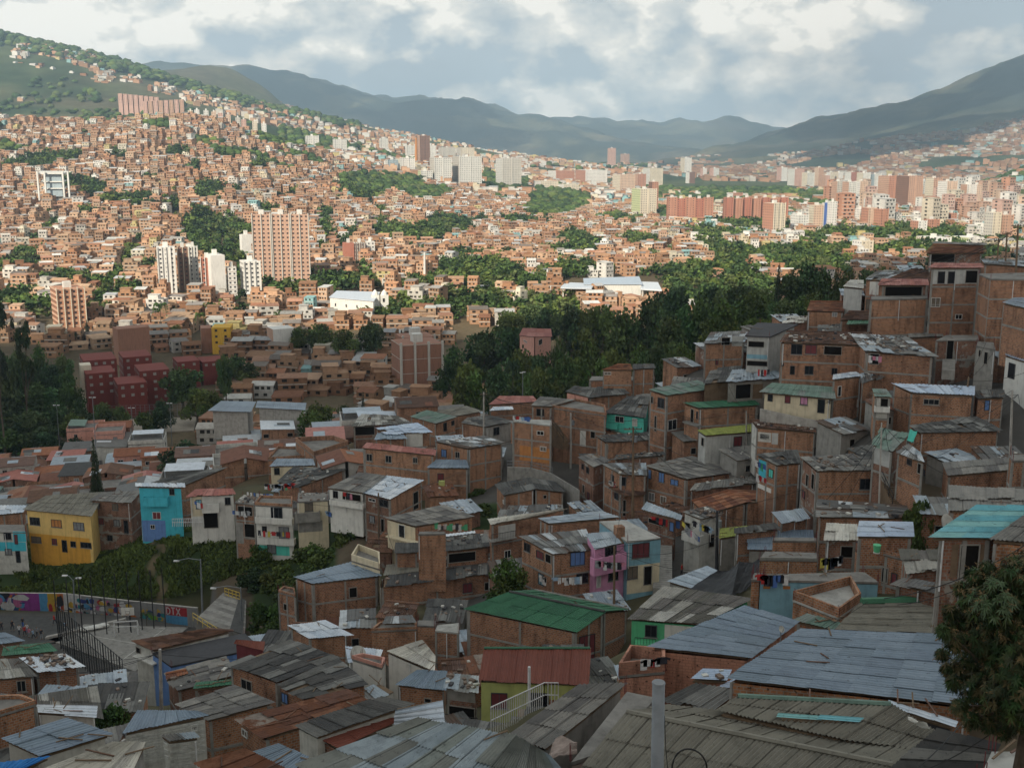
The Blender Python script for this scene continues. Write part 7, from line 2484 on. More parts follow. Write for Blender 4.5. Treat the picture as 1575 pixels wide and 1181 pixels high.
def on_court(x,y,reg='E'):
 return at_z(*rg(reg,x,y),ZC)
cs4 = [on_court(230,1130),on_court(690,1300),on_court(960,1075),on_court(430,1060)]
mb = MB(); mb.hexa([p - Vector((0,0,.6)) for p in cs4] + cs4)
o = single('court_pavement',mb,M['concrete'],cs4[0],None,None,kind='structure')
mb = MB(); q4 = [at_z(-40,1010,ZC),at_z(95,985,ZC),at_z(100,948,ZC),at_z(-60,945,ZC)]
mb.hexa([p - Vector((0,0,.7)) for p in q4] + q4); single('street_pavement',mb,M['asphalt'],q4[0],None,None,kind='structure')
mb = MB()
k0,k1 = on_court(235,1135),on_court(640,1040)
mb.hexa([k0 + Vector((0,-.3,-.3)),k1 + Vector((0,-.3,-.3)),k1 + Vector((0,.3,-.3)),k0 + Vector((0,.3,-.3)),k0 + Vector((0,-.3,.35)),k1 + Vector((0,-.3,.35)),k1 + Vector((0,.3,.35)),k0 + Vector((0,.3,.35))])
single('court_kerb',mb,M['concrete_light'],k0,None,None,kind='structure')
for (a_,b_) in (((.2,.05),(.2,.95)),((.8,.05),(.8,.95)),((.2,.95),(.8,.95)),((.2,.5),(.8,.5))):
 p,q = bil(cs4,*a_) + Vector((0,0,.006)),bil(cs4,*b_) + Vector((0,0,.006))
 d = (q - p).normalized(); nn = Vector((-d.y,d.x,0)) * .05
 mb = MB(); mb.face([p - nn,q - nn,q + nn,p + nn]); o = single('court_line',mb,M['dirtywhite'],p,None,None,kind='structure')
ft = thing('sports_fence',on_court(310,1080),'tall dark steel fence with closely set posts around the ball court','fence')
F0 = at_z(*rg('F',312,545),ZC); F1 = at_z(*rg('F',640,835),ZC)
nP = 26
tops = []
for i in range(nP):
 t = i / (nP - 1)
 p = F0.lerp(F1,t)
 hgt = 6.2
 mb = MB(); mb.bar(p - Vector((0,0,.3)),p + Vector((0,0,hgt)),.13 if i % 3 == 0 else .08)
 put('post',mb,M['black_metal'],ft); tops.append(p + Vector((0,0,hgt)))
for z in (.3,2.2,4.2,6.1):
 mb = MB(); mb.bar(F0 + Vector((0,0,z)),F1 + Vector((0,0,z)),.07); put('rail',mb,M['black_metal'],ft)
mb = MB()
for i in range(160):
 p = F0.lerp(F1,i / 159)
 mb.bar(p + Vector((0,0,.2)),p + Vector((0,0,4.2)),.012)
put('wire_mesh',mb,M['black_metal'],ft)['kind'] = 'stuff'
B0,B1 = at_z(*rg('F',300,505),ZC),at_z(*rg('F',845,440),ZC)
for i in range(10):
 p = B0.lerp(B1,i / 9)
 mb = MB(); mb.bar(p - Vector((0,0,.3)),p + Vector((0,0,9.0)),.12); put('post',mb,M['black_metal'],ft)
mb = MB(); mb.bar(B0 + Vector((0,0,4.3)),B1 + Vector((0,0,4.3)),.06); put('rail',mb,M['black_metal'],ft)
g0,g1 = at_z(*rg('F',586,488),ZC),at_z(*rg('F',705,480),ZC)
gt = thing('goal_frame',g0,'white football goal under the basketball backboard','goal')
for p in (g0,g1):
 mb = MB(); mb.bar(p,p + Vector((0,0,2.15)),.13); put('post',mb,M['white_metal'],gt)
 mb = MB(); mb.bar(p + Vector((0,0,2.1)),p + Vector((.1,.9,.1)),.07); put('stay',mb,M['white_metal'],gt)
mb = MB(); mb.bar(g0 + Vector((0,0,2.15)),g1 + Vector((0,0,2.15)),.13); put('crossbar',mb,M['white_metal'],gt)
mb = MB(); mb.bar(g0 + Vector((0,.3,1.25)),g1 + Vector((0,.3,1.25)),.08); put('crossbar',mb,M['white_metal'],gt)
hp = at_z(*rg('F',660,480),ZC)
ht = thing('basketball_hoop',hp,'white basketball backboard on a post above the goal','basketball hoop')
mb = MB(); mb.tube([hp + Vector((0,.8,0)),hp + Vector((0,.8,3.2)),hp + Vector((0,.1,3.6))],.08,6); put('post',mb,M['black_metal'],ht)
mb = MB(); c = hp + Vector((0,0,3.0)); mb.box(c,1.8,.06,1.15,.05); bb = put('backboard',mb,M['white'],ht)
for (x0,x1,z0,z1) in ((-.3,.3,.2,.24),(-.3,.3,.6,.64),(-.3,-.26,.2,.64),(.26,.3,.2,.64)):
 mb = MB(); mb.hexa([c + Vector((x,y,z)) for z in (z0,z1) for x,y in ((x0,-.05),(x1,-.05),(x1,-.02),(x0,-.02))]); put('target_line',mb,M['bitumen'],bb)
mb = MB(); mb.tube([c + Vector((.23 * math.cos(a),-.3 + .23 * math.sin(a),.2)) for a in np.linspace(0,6.28,11)],.02,4,cap=False); put('rim',mb,M['orange'],ht)
SA,SB = at_y(*rg('E',1000,1085),139),at_y(*rg('E',1250,1115),134)
SC,SD = at_y(*rg('E',1255,940),147),at_y(*rg('E',1140,928),150)
bt = thing('concrete_steps',(SA + SB) / 2,'broad concrete spectator steps with yellow rails beside the ball court','steps')
NS = 9
for i in range(NS):
 t0,t1 = i / NS,(i + 1) / NS
 a0,b0,a1,b1 = SA.lerp(SD,t0),SB.lerp(SC,t0),SA.lerp(SD,t1),SB.lerp(SC,t1)
 z1_ = max(a1.z,b1.z)
 mb = MB(); mb.hexa([Vector((p.x,p.y,z1_ - 3)) for p in (a0,b0,b1,a1)] + [Vector((p.x,p.y,z1_)) for p in (a0,b0,b1,a1)]); put('step',mb,M['concrete'] if i % 2 else M['slab'],bt)
 mb = MB(); mb.hexa([Vector((p.x,p.y,z1_ + .003)) for p in (a0.lerp(b0,.7),a0.lerp(b0,.95),a1.lerp(b1,.95),a1.lerp(b1,.7))] + [Vector((p.x,p.y,z1_ + .12)) for p in (a0.lerp(b0,.7),a0.lerp(b0,.95),a1.lerp(b1,.95),a1.lerp(b1,.7))]); put('seat_edge',mb,M['asphalt'],bt)
def rail(parent,pts,mat,hgt=1.1,mids=1,step=1.3):
 mb = MB()
 for a_,b_ in zip(pts[:-1],pts[1:]):
  for k in range(mids + 1):
   z = Vector((0,0,hgt * (1 - k / (mids + 1))))
   mb.bar(a_ + z,b_ + z,.06)
  n_ = max(1,int((b_ - a_).length / step))
  for i in range(n_ + 1):
   p = a_.lerp(b_,i / n_); mb.bar(p - Vector((0,0,.1)),p + Vector((0,0,hgt)),.06)
 return put('railing',mb,mat,parent)
rail(bt,[at_y(*rg('E',985,1040),140),at_y(*rg('E',1110,1120),134)],M['yellow_metal'])
rail(bt,[at_y(*rg('E',1148,925),149),at_y(*rg('E',1225,950),147)],M['yellow_metal'],1.5,2,.8)
# street lamps, masts, poles
def lamp(px,pt,pb,y,arms,label,w=.16,mat='grey_metal',cat='street lamp',name='street_lamp'):
 b,t = at_y(px,pb,y),at_y(px,pt,y)
 b.z = min(b.z,gz(b.x,b.y))
 t.x = b.x + (t.x - b.x) * .5
 o = thing(name,b,label,cat)
 mb = MB(); mb.tube([b - Vector((0,0,.3)),t],[w,w * .6],8); put('pole',mb,M[mat],o)
 for dx,dz in arms:
  k = y / FPX * 1.05
  e = t + Vector((dx * k,0,dz * k))
  mb = MB(); mb.tube([t - Vector((0,0,.1)),t.lerp(e,.5) + Vector((0,0,.25)),e],.05,6); a_ = put('arm',mb,M[mat],o)
  mb = MB(); mb.box(e + Vector((-.05,0,-.12)),.75,.3,.16,0); put('lamp_head',mb,M['white_metal'],a_)
 return o
lamp(311,860,943,148,[(-37,-2)],'tall grey street lamp arching left in front of the grassy bank')
lamp(372,903,975,139,[(-42,-1)],'grey street lamp beside the yellow railed steps')
lamp(116,892,968,149,[(-12,8),(9,4)],'two armed lamp in front of the purple mural')
lamp(144,612,655,300,[(-3,1),(3,1)],'floodlight mast on the near corner of the sand pitch',.14)
lamp(262,621,645,345,[(-3,1),(2,1)],'floodlight mast at the far side of the sand pitch',.12)
lamp(203,628,648,345,[(-3,1),(3,1)],'twin lamp behind the goal of the sand pitch',.1)
lamp(88,624,647,330,[(-3,1),(3,1)],'twin lamp standing in the dark shrubs left of the pitch',.1)
lamp(217,749,792,170,[(3,0)],'white lamp post in front of the turquoise house',.09,'white_metal')
lamp(804,573,618,255,[(-2,0),(2,1)],'thin radio mast above the faded red roofs',.13,'grey_metal','mast','radio_mast')
def pole(px,pt,pb,y,label,w=.15,arms=(),mat='concrete_light',box=False,lean=0):
 b,t = at_y(px,pb,y),at_y(px + lean,pt,y)
 b.z = min(b.z,gz(b.x,b.y)) - .3
 o = thing('utility_pole',b,label,'pole')
 mb = MB(); mb.tube([b,t],[w * 1.3,w * .8],10); put('pole',mb,M[mat],o)
 for dz,L in arms:
  mb = MB(); c = t - Vector((0,0,dz)); mb.bar(c - Vector((L / 2,0,0)),c + Vector((L / 2,.15,0)),.12); x = put('crossarm',mb,M['wood'],o)
  for s in (-.45,-.2,.2,.45):
   mb = MB(); mb.tube([c + Vector((L * s,0,.05)),c + Vector((L * s,0,.28))],[.06,.05],6); put('insulator',mb,M['frame_dark'],x)
 if box:
  mb = MB(); c = t - Vector((-.35,0,2.0)); mb.tube([c,c + Vector((0,0,.8))],.25,8); put('transformer',mb,M['grey_metal'],o)
 return t
gp = at_y(1013,1050,24)
o = thing('utility_pole',(gp.x + .05,gp.y,gz(gp.x,gp.y)),'thick round grey steel post standing closest to the viewer','pole')
mb = MB(); mb.tube([(gp.x + .1,gp.y,gz(gp.x,gp.y) - .3),(gp.x,gp.y,gp.z)],[.165,.15],20); put('post',mb,M['grey_metal'],o,True)
mb = MB(); mb.tube([(gp.x,gp.y,gp.z),(gp.x,gp.y,gp.z + .03)],[.165,.15],20); put('cap',mb,M['grey_metal'],o)
c0 = at_y(1060,1190,24.2)
mb = MB(); mb.tube([c0 + Vector((-.42 * math.cos(a),.05 * math.sin(a * 2),.55 * math.sin(a) + .12)) for a in np.linspace(-.6,3.7,22)],.022,7)
single('cable_loop',mb,M['rubber'],c0,'loop of thick black cable next to the grey steel post','cable')
mb = MB(); mb.tube([at_y(1027,1181,24.1),at_y(1024,1150,24.1),at_y(1022,1100,24.1)],.01,5)
single('cable',mb,M['rubber'],at_y(1022,1140,24.1),'thin wire running up the grey steel post','cable')
pole(814,1025,1098,79,'thin pale post in front of the lime green house',.14,mat='white_metal')
PA = pole(246,998,1085,95,'concrete pole beside the blue wall of the ball court corner house',.17)
PB = pole(878,635,718,168,'concrete pole with a tangle of wires by the outside staircase',.16,[(.4,1.6)],box=True)
PC = pole(974,657,806,141,'dark electricity pole with cross arms above the lane',.16,[(.3,2.4),(1.0,1.6)],'wood',True)
PD = pole(1103,785,870,121,'black utility pole at the corner of the laundry covered house',.17,[(.3,1.4)],'bitumen',True)
PE = pole(744,603,676,190,'concrete pole behind the curved brick house',.15,[(.4,1.4)])
PF = pole(582,758,822,148,'dark pole at the corner of the pale roofed brick house',.13,mat='wood')
PG = pole(1148,632,700,150,'slim grey pole in front of the cream house',.11)
PH = pole(1482,580,632,133,'leaning dark pole beside the pale blue white roof',.14,mat='wood',lean=8)
PI = pole(1536,367,400,178,'leftmost dark pole on the ridge at the upper right',.14,[(.3,1.5)],'wood')
PJ = pole(1549,357,400,178,'middle dark pole on the ridge at the upper right',.14,[(.3,1.5)],'wood')
PK = pole(1566,345,410,172,'rightmost dark pole on the ridge at the upper right',.16,[(.3,1.8)],'wood')
PL = pole(945,840,925,113,'dark pole at the corner of the pink house',.13,mat='wood')
PM_ = pole(1557,600,700,118,'grey pole before the white edge house',.14)
PN = pole(1356,650,740,112,'slender pole beside the zinc sheeted lean-to',.09)
def wire(a,b,sag,label,r=.02,n=14):
 pts = [a.lerp(b,i / n) - Vector((0,0,sag * 4 * (i / n) * (1 - i / n))) for i in range(n + 1)]
 mb = MB(); mb.tube(pts,r,4)
 single('overhead_wire',mb,M['rubber'],a,label,'wire')
wire(PB,PC,1.2,'wire from the staircase pole down to the lane pole')
wire(PC,PD,1.5,'wire from the lane pole to the laundry house pole')
wire(PE,PB,1.0,'wire between the curved brick house pole and the staircase pole')
wire(PD,PM_,2.0,'wire climbing from the laundry house pole to the right edge')
wire(PB,PG,1.5,'wire from the staircase pole to the cream house pole')
wire(PI,PK,.5,'wire strung between the ridge poles')
wire(PC,PL,1.0,'wire from the lane pole to the pink house pole')
for i,(p,q,s,l) in enumerate([((1590,1012,840,24),None,.3,0)]):
 pass
wire(at_y(1580,836,50),at_y(1360,920,52),.5,'upper black cable crossing in front of the dark doorway',.025)
wire(at_y(1580,842,50),at_y(1380,930,52),.6,'lower black cable crossing in front of the dark doorway',.02)
wire(at_y(1560,1100,27),at_y(1420,1185,26),.15,'black cable hanging below the mango tree',.02)
wire(at_y(1480,1110,30),at_y(1400,1190,27),.1,'second black cable hanging below the mango tree',.018)
wire(at_y(1335,925,62),at_y(1180,1010,58),.2,'thin dark wire over the olive grey roof',.02)
# tarpaulins
def tarp(reg,y,pts,label,mat='black_tarp',name='tarpaulin',sag=.35,nn=10):
 c = quad_pts(reg,y,pts)
 mb = MB()
 R_ = random.Random(int(y * 10))
 G = [[bil(c,i / nn,j / nn) + Vector((0,0,-sag * 4 * (i / nn) * (1 - i / nn) * (.5 + j / nn) + noise.noise(Vector((i * .5,j * .5,y))) * .18)) for i in range(nn + 1)] for j in range(nn + 1)]
 for j in range(nn):
  for i in range(nn):
   mb.face([G[j][i],G[j][i + 1],G[j + 1][i + 1],G[j + 1][i]])
 for j in range(nn):
  for i in range(nn):
   mb.face([p - Vector((0,0,.03)) for p in (G[j + 1][i],G[j + 1][i + 1],G[j][i + 1],G[j][i])])
 single(name,mb,M[mat],c[0],label,'tarp')
tarp('K',104,[(1075,282,0),(1180,228,0),(1258,66,1.4),(1115,104,1.4)],'large black tarpaulin stretched over the lane foot, right piece')
tarp('K',104,[(865,244,0),(1078,284,0),(1118,104,1.2),(1010,150,.8)],'large black tarpaulin stretched over the lane foot, left piece')
tarp('C',112,[(978,90,0),(1012,95,0),(1032,40,1.2),(995,32,1.2)],'bright green tarpaulin hung beside the sagging grey roof','teal',nn=4,sag=.1)
tarp('L',40,[(980,905,0),(1100,965,.0),(1080,925,.25),(985,900,.25)],'pale crumpled sheet lying on the fibre cement roof','dirtywhite','plastic_sheet',.02,5)
tarp('K',47,[(130,1120,0),(290,1085,0),(290,1030,.3),(180,1010,.3)],'rust stained cloth bundled at the end of the concrete gutter','plaster','cloth_bundle',-.12,7)
# smaller things
def dish(reg,x,y_,yd,r,label,rot=0.6):
 p = at_y(*rg(reg,x,y_),yd)
 o = thing('satellite_dish',p - Vector((0,0,.6)),label,'satellite dish')
 mb = MB()
 d = Vector((math.sin(rot),-math.cos(rot),.55)).normalized()
 s1 = d.cross(Vector((0,0,1))).normalized(); s2 = s1.cross(d)
 rings = [[p + (s1 * math.cos(a) + s2 * math.sin(a)) * r * k - d * (r * .28 * (1 - k * k)) for a in np.linspace(0,6.283,17)[:-1]] for k in (.05,.55,1)]
 for k in range(2):
  for i in range(16):
   j = (i + 1) % 16
   mb.face([rings[k][i],rings[k][j],rings[k + 1][j],rings[k + 1][i]])
   mb.face([q - d * .02 for q in (rings[k + 1][i],rings[k + 1][j],rings[k][j],rings[k][i])])
 put('dish',mb,M['dirtywhite'],o)
 mb = MB(); mb.bar(p - s2 * r * .9,p + d * r * .7,.03); put('feed_arm',mb,M['grey_metal'],o)
 mb = MB(); mb.bar(p - d * .1,p - Vector((0,-.1,.9)),.06); put('bracket',mb,M['grey_metal'],o)
dish('G',500,578,102,.85,'large white satellite dish on the roof of blue and white scraps')
dish('C',1188,512,61,.55,'white satellite dish at the left edge of the aqua roof')
dish('A',642,638,153,.55,'white satellite dish on the wide brick house with six windows')
dish('L',340,452,64,.22,'small lamp like dish on the corner of the flat blue grey roof')
def lathe(name,p,prof,mat,label,cat,n=12):
 mb = MB()
 mb.tube([p + Vector((0,0,z)) for z,r in prof],[r for z,r in prof],n)
 return single(name,mb,M[mat],p,label,cat)
p = at_y(*rg('C',825,640),84)
b_ = thing('bucket',p - Vector((0,0,.3)),'green bucket with white base hanging under the pale blue roof','bucket')
mb = MB(); mb.tube([p + Vector((0,0,-.3)),p + Vector((0,0,.3))],[.24,.32],12); put('pail',mb,M['green'],b_)
mb = MB(); mb.tube([p + Vector((0,0,-.38)),p + Vector((0,0,-.31))],[.27,.27],12); put('foot',mb,M['white'],b_)
p = at_z(*rg('F',777,835),ZC + 4.5)
kt = thing('water_tank',p,'squat green tank beside the concrete pole near the court','tank')
mb = MB(); mb.tube([p,p + Vector((0,0,1.7)),p + Vector((0,0,2.1))],[1.3,1.35,.5],14); put('tank_body',mb,M['green'],kt)
mb = MB(); mb.tube([p + Vector((0,0,2.1)),p + Vector((0,0,2.3))],[.45,.4],12); put('lid',mb,M['maroon'],kt)
p = at_y(*rg('B',572,850),121)
mb = MB(); mb.box(p - Vector((0,0,.9)),1.0,1.0,1.5,.3); single('chimney_box',mb,M['brick2'],p,'little brick box on the flat roof behind the light blue terrace house','chimney')
p = at_y(*rg('D',927,612),159.5)
mb = MB(); mb.box(p - Vector((0,.2,.5)),.9,.5,1.1,0); single('plant_box',mb,M['lime'],p,'yellow green box hanging below the red window of the stilted wing','box')
def stairs(label,A,B,w,n,mat,railm=None):
 o = thing('outdoor_stairs',A,label,'stairs')
 d = B - A; dh = Vector((d.x,d.y,0)); L = dh.length; dh.normalize(); nn = Vector((-dh.y,dh.x,0)) * w / 2
 for i in range(n):
  a_,b_ = A + Vector((d.x,d.y,0)) * (i / n),A + Vector((d.x,d.y,0)) * ((i + 1) / n)
  z = A.z + d.z * (i + 1) / n
  mb = MB(); mb.hexa([Vector((q.x,q.y,min(A.z,z) - 1.2)) for q in (a_ - nn,b_ - nn,b_ + nn,a_ + nn)] + [Vector((q.x,q.y,z)) for q in (a_ - nn,b_ - nn,b_ + nn,a_ + nn)]); put('step',mb,M[mat],o)
 if railm:
  rail(o,[A + nn + Vector((0,0,.1)),B + nn],M[railm])
stairs('long narrow concrete stairway beside the light blue terrace house',at_y(1019,905,118.5),at_y(1020,838,131),2.2,22,'concrete')
stairs('dark outside staircase on the large brick house',at_y(*rg('B',300,395),167),at_y(*rg('B',235,300),169),1.2,12,'wood','black_metal')
stairs('black framed stair beside the mirrored window house',at_y(*rg('C',930,420),112),at_y(*rg('C',870,290),116),1.1,14,'frame_dark' if False else 'wood','black_metal')
stairs('worn steps rising to the ruined doorway',at_y(*rg('A',1190,730),143),at_y(*rg('A',1192,672),148),1.6,10,'concrete')
rw = [at_y(*rg('B',0,525),163),at_y(*rg('B',120,530),161),at_y(*rg('B',230,560),158),at_y(*rg('B',370,645),150)]
o = thing('retaining_wall',rw[1],'long curved grey concrete retaining wall below the orange painted floor','wall')
for a_,b_ in zip(rw[:-1],rw[1:]):
 mb = MB(); mb.hexa([a_ - Vector((0,0,5)),b_ - Vector((0,0,5)),b_ + Vector((0,.4,-5)),a_ + Vector((0,.4,-5)),a_,b_,b_ + Vector((0,.4,0)),a_ + Vector((0,.4,0))]); put('wall_section',mb,M['concrete'],o)
rail(o,rw[:3],M['grey_metal'],1.0,1,2)
rw = [at_y(*rg('A',232,925),144),at_y(*rg('A',460,975),141.5),at_y(*rg('A',612,1000),140)]
o = thing('retaining_wall',rw[1],'pale retaining wall running under the long cream house','wall')
for a_,b_ in zip(rw[:-1],rw[1:]):
 mb = MB(); mb.hexa([a_ - Vector((0,0,4)),b_ - Vector((0,0,4)),b_ + Vector((0,.4,-4)),a_ + Vector((0,.4,-4)),a_,b_,b_ + Vector((0,.4,0)),a_ + Vector((0,.4,0))]); put('wall_section',mb,M['concrete_light'],o)
wr = thing('white_railing',at_y(*rg('G',1190,985),68),'white metal railing slanting past the lime green house','railing')
rail(wr,[at_y(*rg('G',1178,985),66),at_y(*rg('G',1450,850),72),at_y(*rg('G',1520,850),72.5)],M['white_metal'],1.9,1,.28)
wr2 = thing('balcony_railing',at_y(*rg('E',890,560),166),'pale railing of the terrace between turquoise and white houses','railing')
rail(wr2,[at_y(*rg('E',880,560),165),at_y(*rg('E',1040,558),164)],M['white_metal'],1.2,1,.3)
for i,(x,y0_,y1_) in enumerate([(850,625,720),(945,645,722),(1050,655,748)]):
 p,q = at_y(*rg('D',x,y1_),160),at_y(*rg('D',x,y0_),160)
# washing on lines
GC = {'white': (.62,.62,.62),'red': (.45,.04,.04),'blue': (.08,.16,.42),'dark': (.04,.04,.05),'green': (.08,.35,.18),'yellow': (.55,.45,.08),'pink': (.55,.22,.3),'grey': (.28,.29,.31),'pale blue': (.3,.42,.55)}
for k_,c_ in GC.items():
 M['g_' + k_] = m_flat('cloth ' + k_,c_,.9,.1)
def clothes(reg,x0,y0_,x1,y1_,yd,n,where,cols=None,seed=0,yd2=None):
 R_ = random.Random(seed + x0)
 A,B = at_y(*rg(reg,x0,y0_),yd),at_y(*rg(reg,x1,y1_),yd2 or yd)
 mb = MB(); mb.tube([A,A.lerp(B,.5) - Vector((0,0,.12)),B],.012,4)
 single('clothes_line',mb,M['rubber'],A,'clothes line %s' % where,'clothes line')
 d = (B - A).normalized()
 for i in range(n):
  t = (i + .5) / n
  c = A.lerp(B,t) - Vector((0,0,.12 * 4 * t * (1 - t) + .01))
  w,h = R_.uniform(.35,.7),R_.uniform(.5,1.0)
  col = R_.choice(cols or list(GC))
  kind = R_.choice(('shirt','trousers','towel'))
  mb = MB()
  th = Vector((-d.y,d.x,0)) * .02
  def slab_(pts):
   P_ = [c + d * u - Vector((0,0,v)) + Vector((0,0,0)) for u,v in pts]
   mb.face([p + th for p in P_]); mb.face([p - th for p in reversed(P_)])
  if kind == 'shirt':
   slab_([(-w / 2,h * .8),(w / 2,h * .8),(w / 2,h * .3),(w * .75,h * .42),(w * .8,h * .2),(w * .35,0),(-w * .35,0),(-w * .8,h * .2),(-w * .75,h * .42),(-w / 2,h * .3)])
  elif kind == 'trousers':
   slab_([(-w * .3,0),(-w * .32,h),(-w * .05,h),(0,h * .4),(w * .05,h),(w * .32,h),(w * .3,0)])
  else:
   slab_([(-w / 2,0),(-w / 2,h),(0,h * 1.03),(w / 2,h),(w / 2,0)])
  single(kind,mb,M['g_' + col],c,'%s %s, %s from the left, %s' % (col,kind,('first','second','third','fourth','fifth','sixth','seventh','eighth','ninth')[i],where),kind,'washing ' + where)
clothes('B',455,1000,600,1010,116.3,8,'across the pink house balcony',['white','pink','dark','grey','pale blue'])
clothes('B',240,1085,385,1080,116.6,8,'under the blue curtained window',['white','pale blue','white'])
clothes('B',165,1070,228,1095,119,4,'round the brick corner of the zinc roofed house',['white'])
clothes('B',895,800,985,885,121,7,'down the whitewashed laundry house',['white','yellow','pink','grey','blue'],yd2=119)
clothes('B',950,795,1040,830,120,6,'high beside the black utility pole',['yellow','white','pale blue','dark'])
clothes('B',740,775,880,800,131.5,8,'below the tin awning of the brick shop',['white','dark','red','blue'])
clothes('B',30,262,115,268,165,6,'on the corner terrace of the big brick house',['white','pale blue','red','blue'])
clothes('D',335,745,425,775,152,7,'beneath the scrolled white balcony',['blue','grey','white','pale blue'])
clothes('D',425,650,515,665,150.5,6,'in the opening of the scrolled white balcony',['red','dark','pink','white'])
clothes('E',1310,580,1480,590,157.5,7,'along the middle stacked white balcony',['white','yellow','red','pink','dark'])
clothes('E',1350,345,1500,340,166,9,'on the rooftop above the stacked balconies',['white','red','white','pale blue','dark'])
clothes('E',1255,385,1390,395,164,8,'over the brick rooftop left of the stacked balconies',['white','blue','pale blue'])
clothes('E',1185,480,1270,482,160,6,'beside the arched corner balcony',['white','blue','grey'])
clothes('E',990,430,1035,445,163.5,3,'on the cream wall beside the arched corner balcony',['red','blue','white'])
clothes('C',540,690,650,675,86,7,'in front of the dented grey sheet shack',['yellow','green','white','dark','red'])
clothes('C',225,770,370,772,81.5,8,'along the left top of the light blue wall',['white','red','dark','blue'])
clothes('C',207,185,258,215,128,4,'on the turquoise laundry balcony',['green','white','blue','red'])
clothes('C',212,255,262,285,127.5,4,'below the turquoise laundry balcony',['red','green','white'])
clothes('C',1025,205,1075,240,110.5,3,'in the wide opening below the green tarp',['white','yellow','dark'])
clothes('A',785,650,850,655,144.5,4,'hanging under the rubble strewn grey sheets',['dark','white','pink'])
clothes('A',215,722,280,722,155,4,'over the clothes covered tin roof',['red','red','white','dark'])
clothes('B',520,590,552,600,143,3,'on the porch behind the street pole',['blue','white','red'])
clothes('K',620,600,735,590,64,5,'across the salmon terrace',['white','red','pale blue','dark'])
clothes('D',20,610,175,615,166,9,'along the green balcony left of the tilted black sheets',['red','white','dark','green','white'])
# people by the court
def person_mesh(seed,stride,arm,lean):
 """one continuous body grown round a skeleton (joints with their own thickness), about 1.7 m tall"""
 J = [((0,0,.93),.13,.1),((0,lean * .3,1.12),.12,.09),((0,lean * .7,1.38),.15,.1),((0,lean,1.48),.055,.055),((0,lean * 1.05,1.55),.075,.085),((0,lean * 1.1,1.66),.085,.095),
 ((.1,0,.88),.085,.085),((.12,-stride * .5,.5),.06,.06),((.12,-stride * .6,.1),.04,.045),((.12,-stride * .6 - .13,.04),.035,.03),
 ((-.1,0,.88),.085,.085),((-.12,stride * .6,.5),.06,.06),((-.12,stride,.1),.04,.045),((-.12,stride - .13,.04),.035,.03),
 ((.19,lean * .8,1.4),.055,.055),((.25,lean + arm * .2,1.14),.042,.042),((.23,lean - arm * .6 - .08,.9),.032,.032),((.22,lean - arm * .75 - .1,.82),.03,.02),
 ((-.19,lean * .8,1.4),.055,.055),((-.25,lean - arm * .2,1.14),.042,.042),((-.24,lean + arm * .3 - .05,.9),.032,.032),((-.23,lean + arm * .35 - .06,.82),.03,.02)]
 E = [(0,1),(1,2),(2,3),(3,4),(4,5),(0,6),(6,7),(7,8),(8,9),(0,10),(10,11),(11,12),(12,13),(2,14),(14,15),(15,16),(16,17),(2,18),(18,19),(19,20),(20,21)]
 me = bpy.data.meshes.new('body')
 me.from_pydata([j[0] for j in J],E,[])
 o = bpy.data.objects.new('body',me); COL.objects.link(o)
 md = o.modifiers.new('skin','SKIN')
 for i,j in enumerate(J):
  me.skin_vertices[0].data[i].radius = (j[1],j[2])
 me.skin_vertices[0].data[0].use_root = True
 o.modifiers.new('sub','SUBSURF').levels = 1
 dg = bpy.context.evaluated_depsgraph_get()
 res = bpy.data.meshes.new_from_object(o.evaluated_get(dg))
 bpy.data.objects.remove(o)
 return res
BODY = [person_mesh(0,.22,.25,0),person_mesh(1,.05,.1,-.03),person_mesh(2,.3,.4,-.08)]
M['skin'] = m_flat('skin',(.28,.15,.09),.6)
M['hair'] = m_flat('hair',(.015,.012,.01),.7)
def person(p,rot,body,shirt,trousers,label,h=1.0):
 me = BODY[body].copy()
 me.materials.clear()
 for m_ in (M['skin'],M['g_' + shirt],M['g_' + trousers],M['hair']):
  me.materials.append(m_)
 for f in me.polygons:
  c = f.center
  f.material_index = 3 if c.z > 1.64 or (c.z > 1.5 and c.y > .03) else (0 if c.z > 1.45 or (abs(c.x) > .2 and c.z < 1.15) else (1 if c.z > .95 else (2 if c.z > .25 else 0)))
  if c.z < .09: f.material_index = 3
  f.use_smooth = True
 o = bpy.data.objects.new('person',me); COL.objects.link(o)
 o.location = p; o.rotation_euler = (0,0,rot); o.scale = (h,h,h)
 tag(o,label,'person','people in the street beside the ball court')
ppl = [(65,1095,0,'dark','dark','person in dark clothes walking by the left lane'),(118,1080,1,'dark','blue','person in dark top and blue jeans standing behind the group'),(10,1098,1,'dark','dark','person in black standing at the left edge of the street'),
 (100,1120,2,'white','dark','person in white shirt at the left of the street crowd'),(128,1122,0,'red','dark','person in red shirt in the street crowd'),(150,1130,1,'pink','grey','person in pink top in the street crowd'),
 (172,1138,2,'pale blue','dark','person in pale blue shirt in the street crowd'),(190,1128,0,'grey','dark','person in grey shirt near the court kerb'),(212,1140,1,'dark','grey','person in dark shirt closest to the kerb'),
 (140,1108,1,'white','blue','person in white top and jeans behind the crowd'),(280,1065,2,'red','dark','person in red leaning at the fence corner'),(335,1100,0,'pale blue','white','person in pale blue beside the court fence')]
for i,(x,y_,b,s,t,l) in enumerate(ppl):
 q = on_court(x,y_)
 person(q,random.uniform(0,6),b,s,t,l,random.uniform(.93,1.05))
q = at_y(*rg('B',893,955),125)
person(Vector((q.x,q.y,gz(q.x,q.y))),1.0,1,'red','dark','person in red sitting area at the foot of the steep lane')
pk = thing('parked_motorcycle',at_z(*rg('F',470,445),ZC),'white plastic wrapped bundles lying on the court kerb','bundle')
pk.name = 'wrapped_bundle'
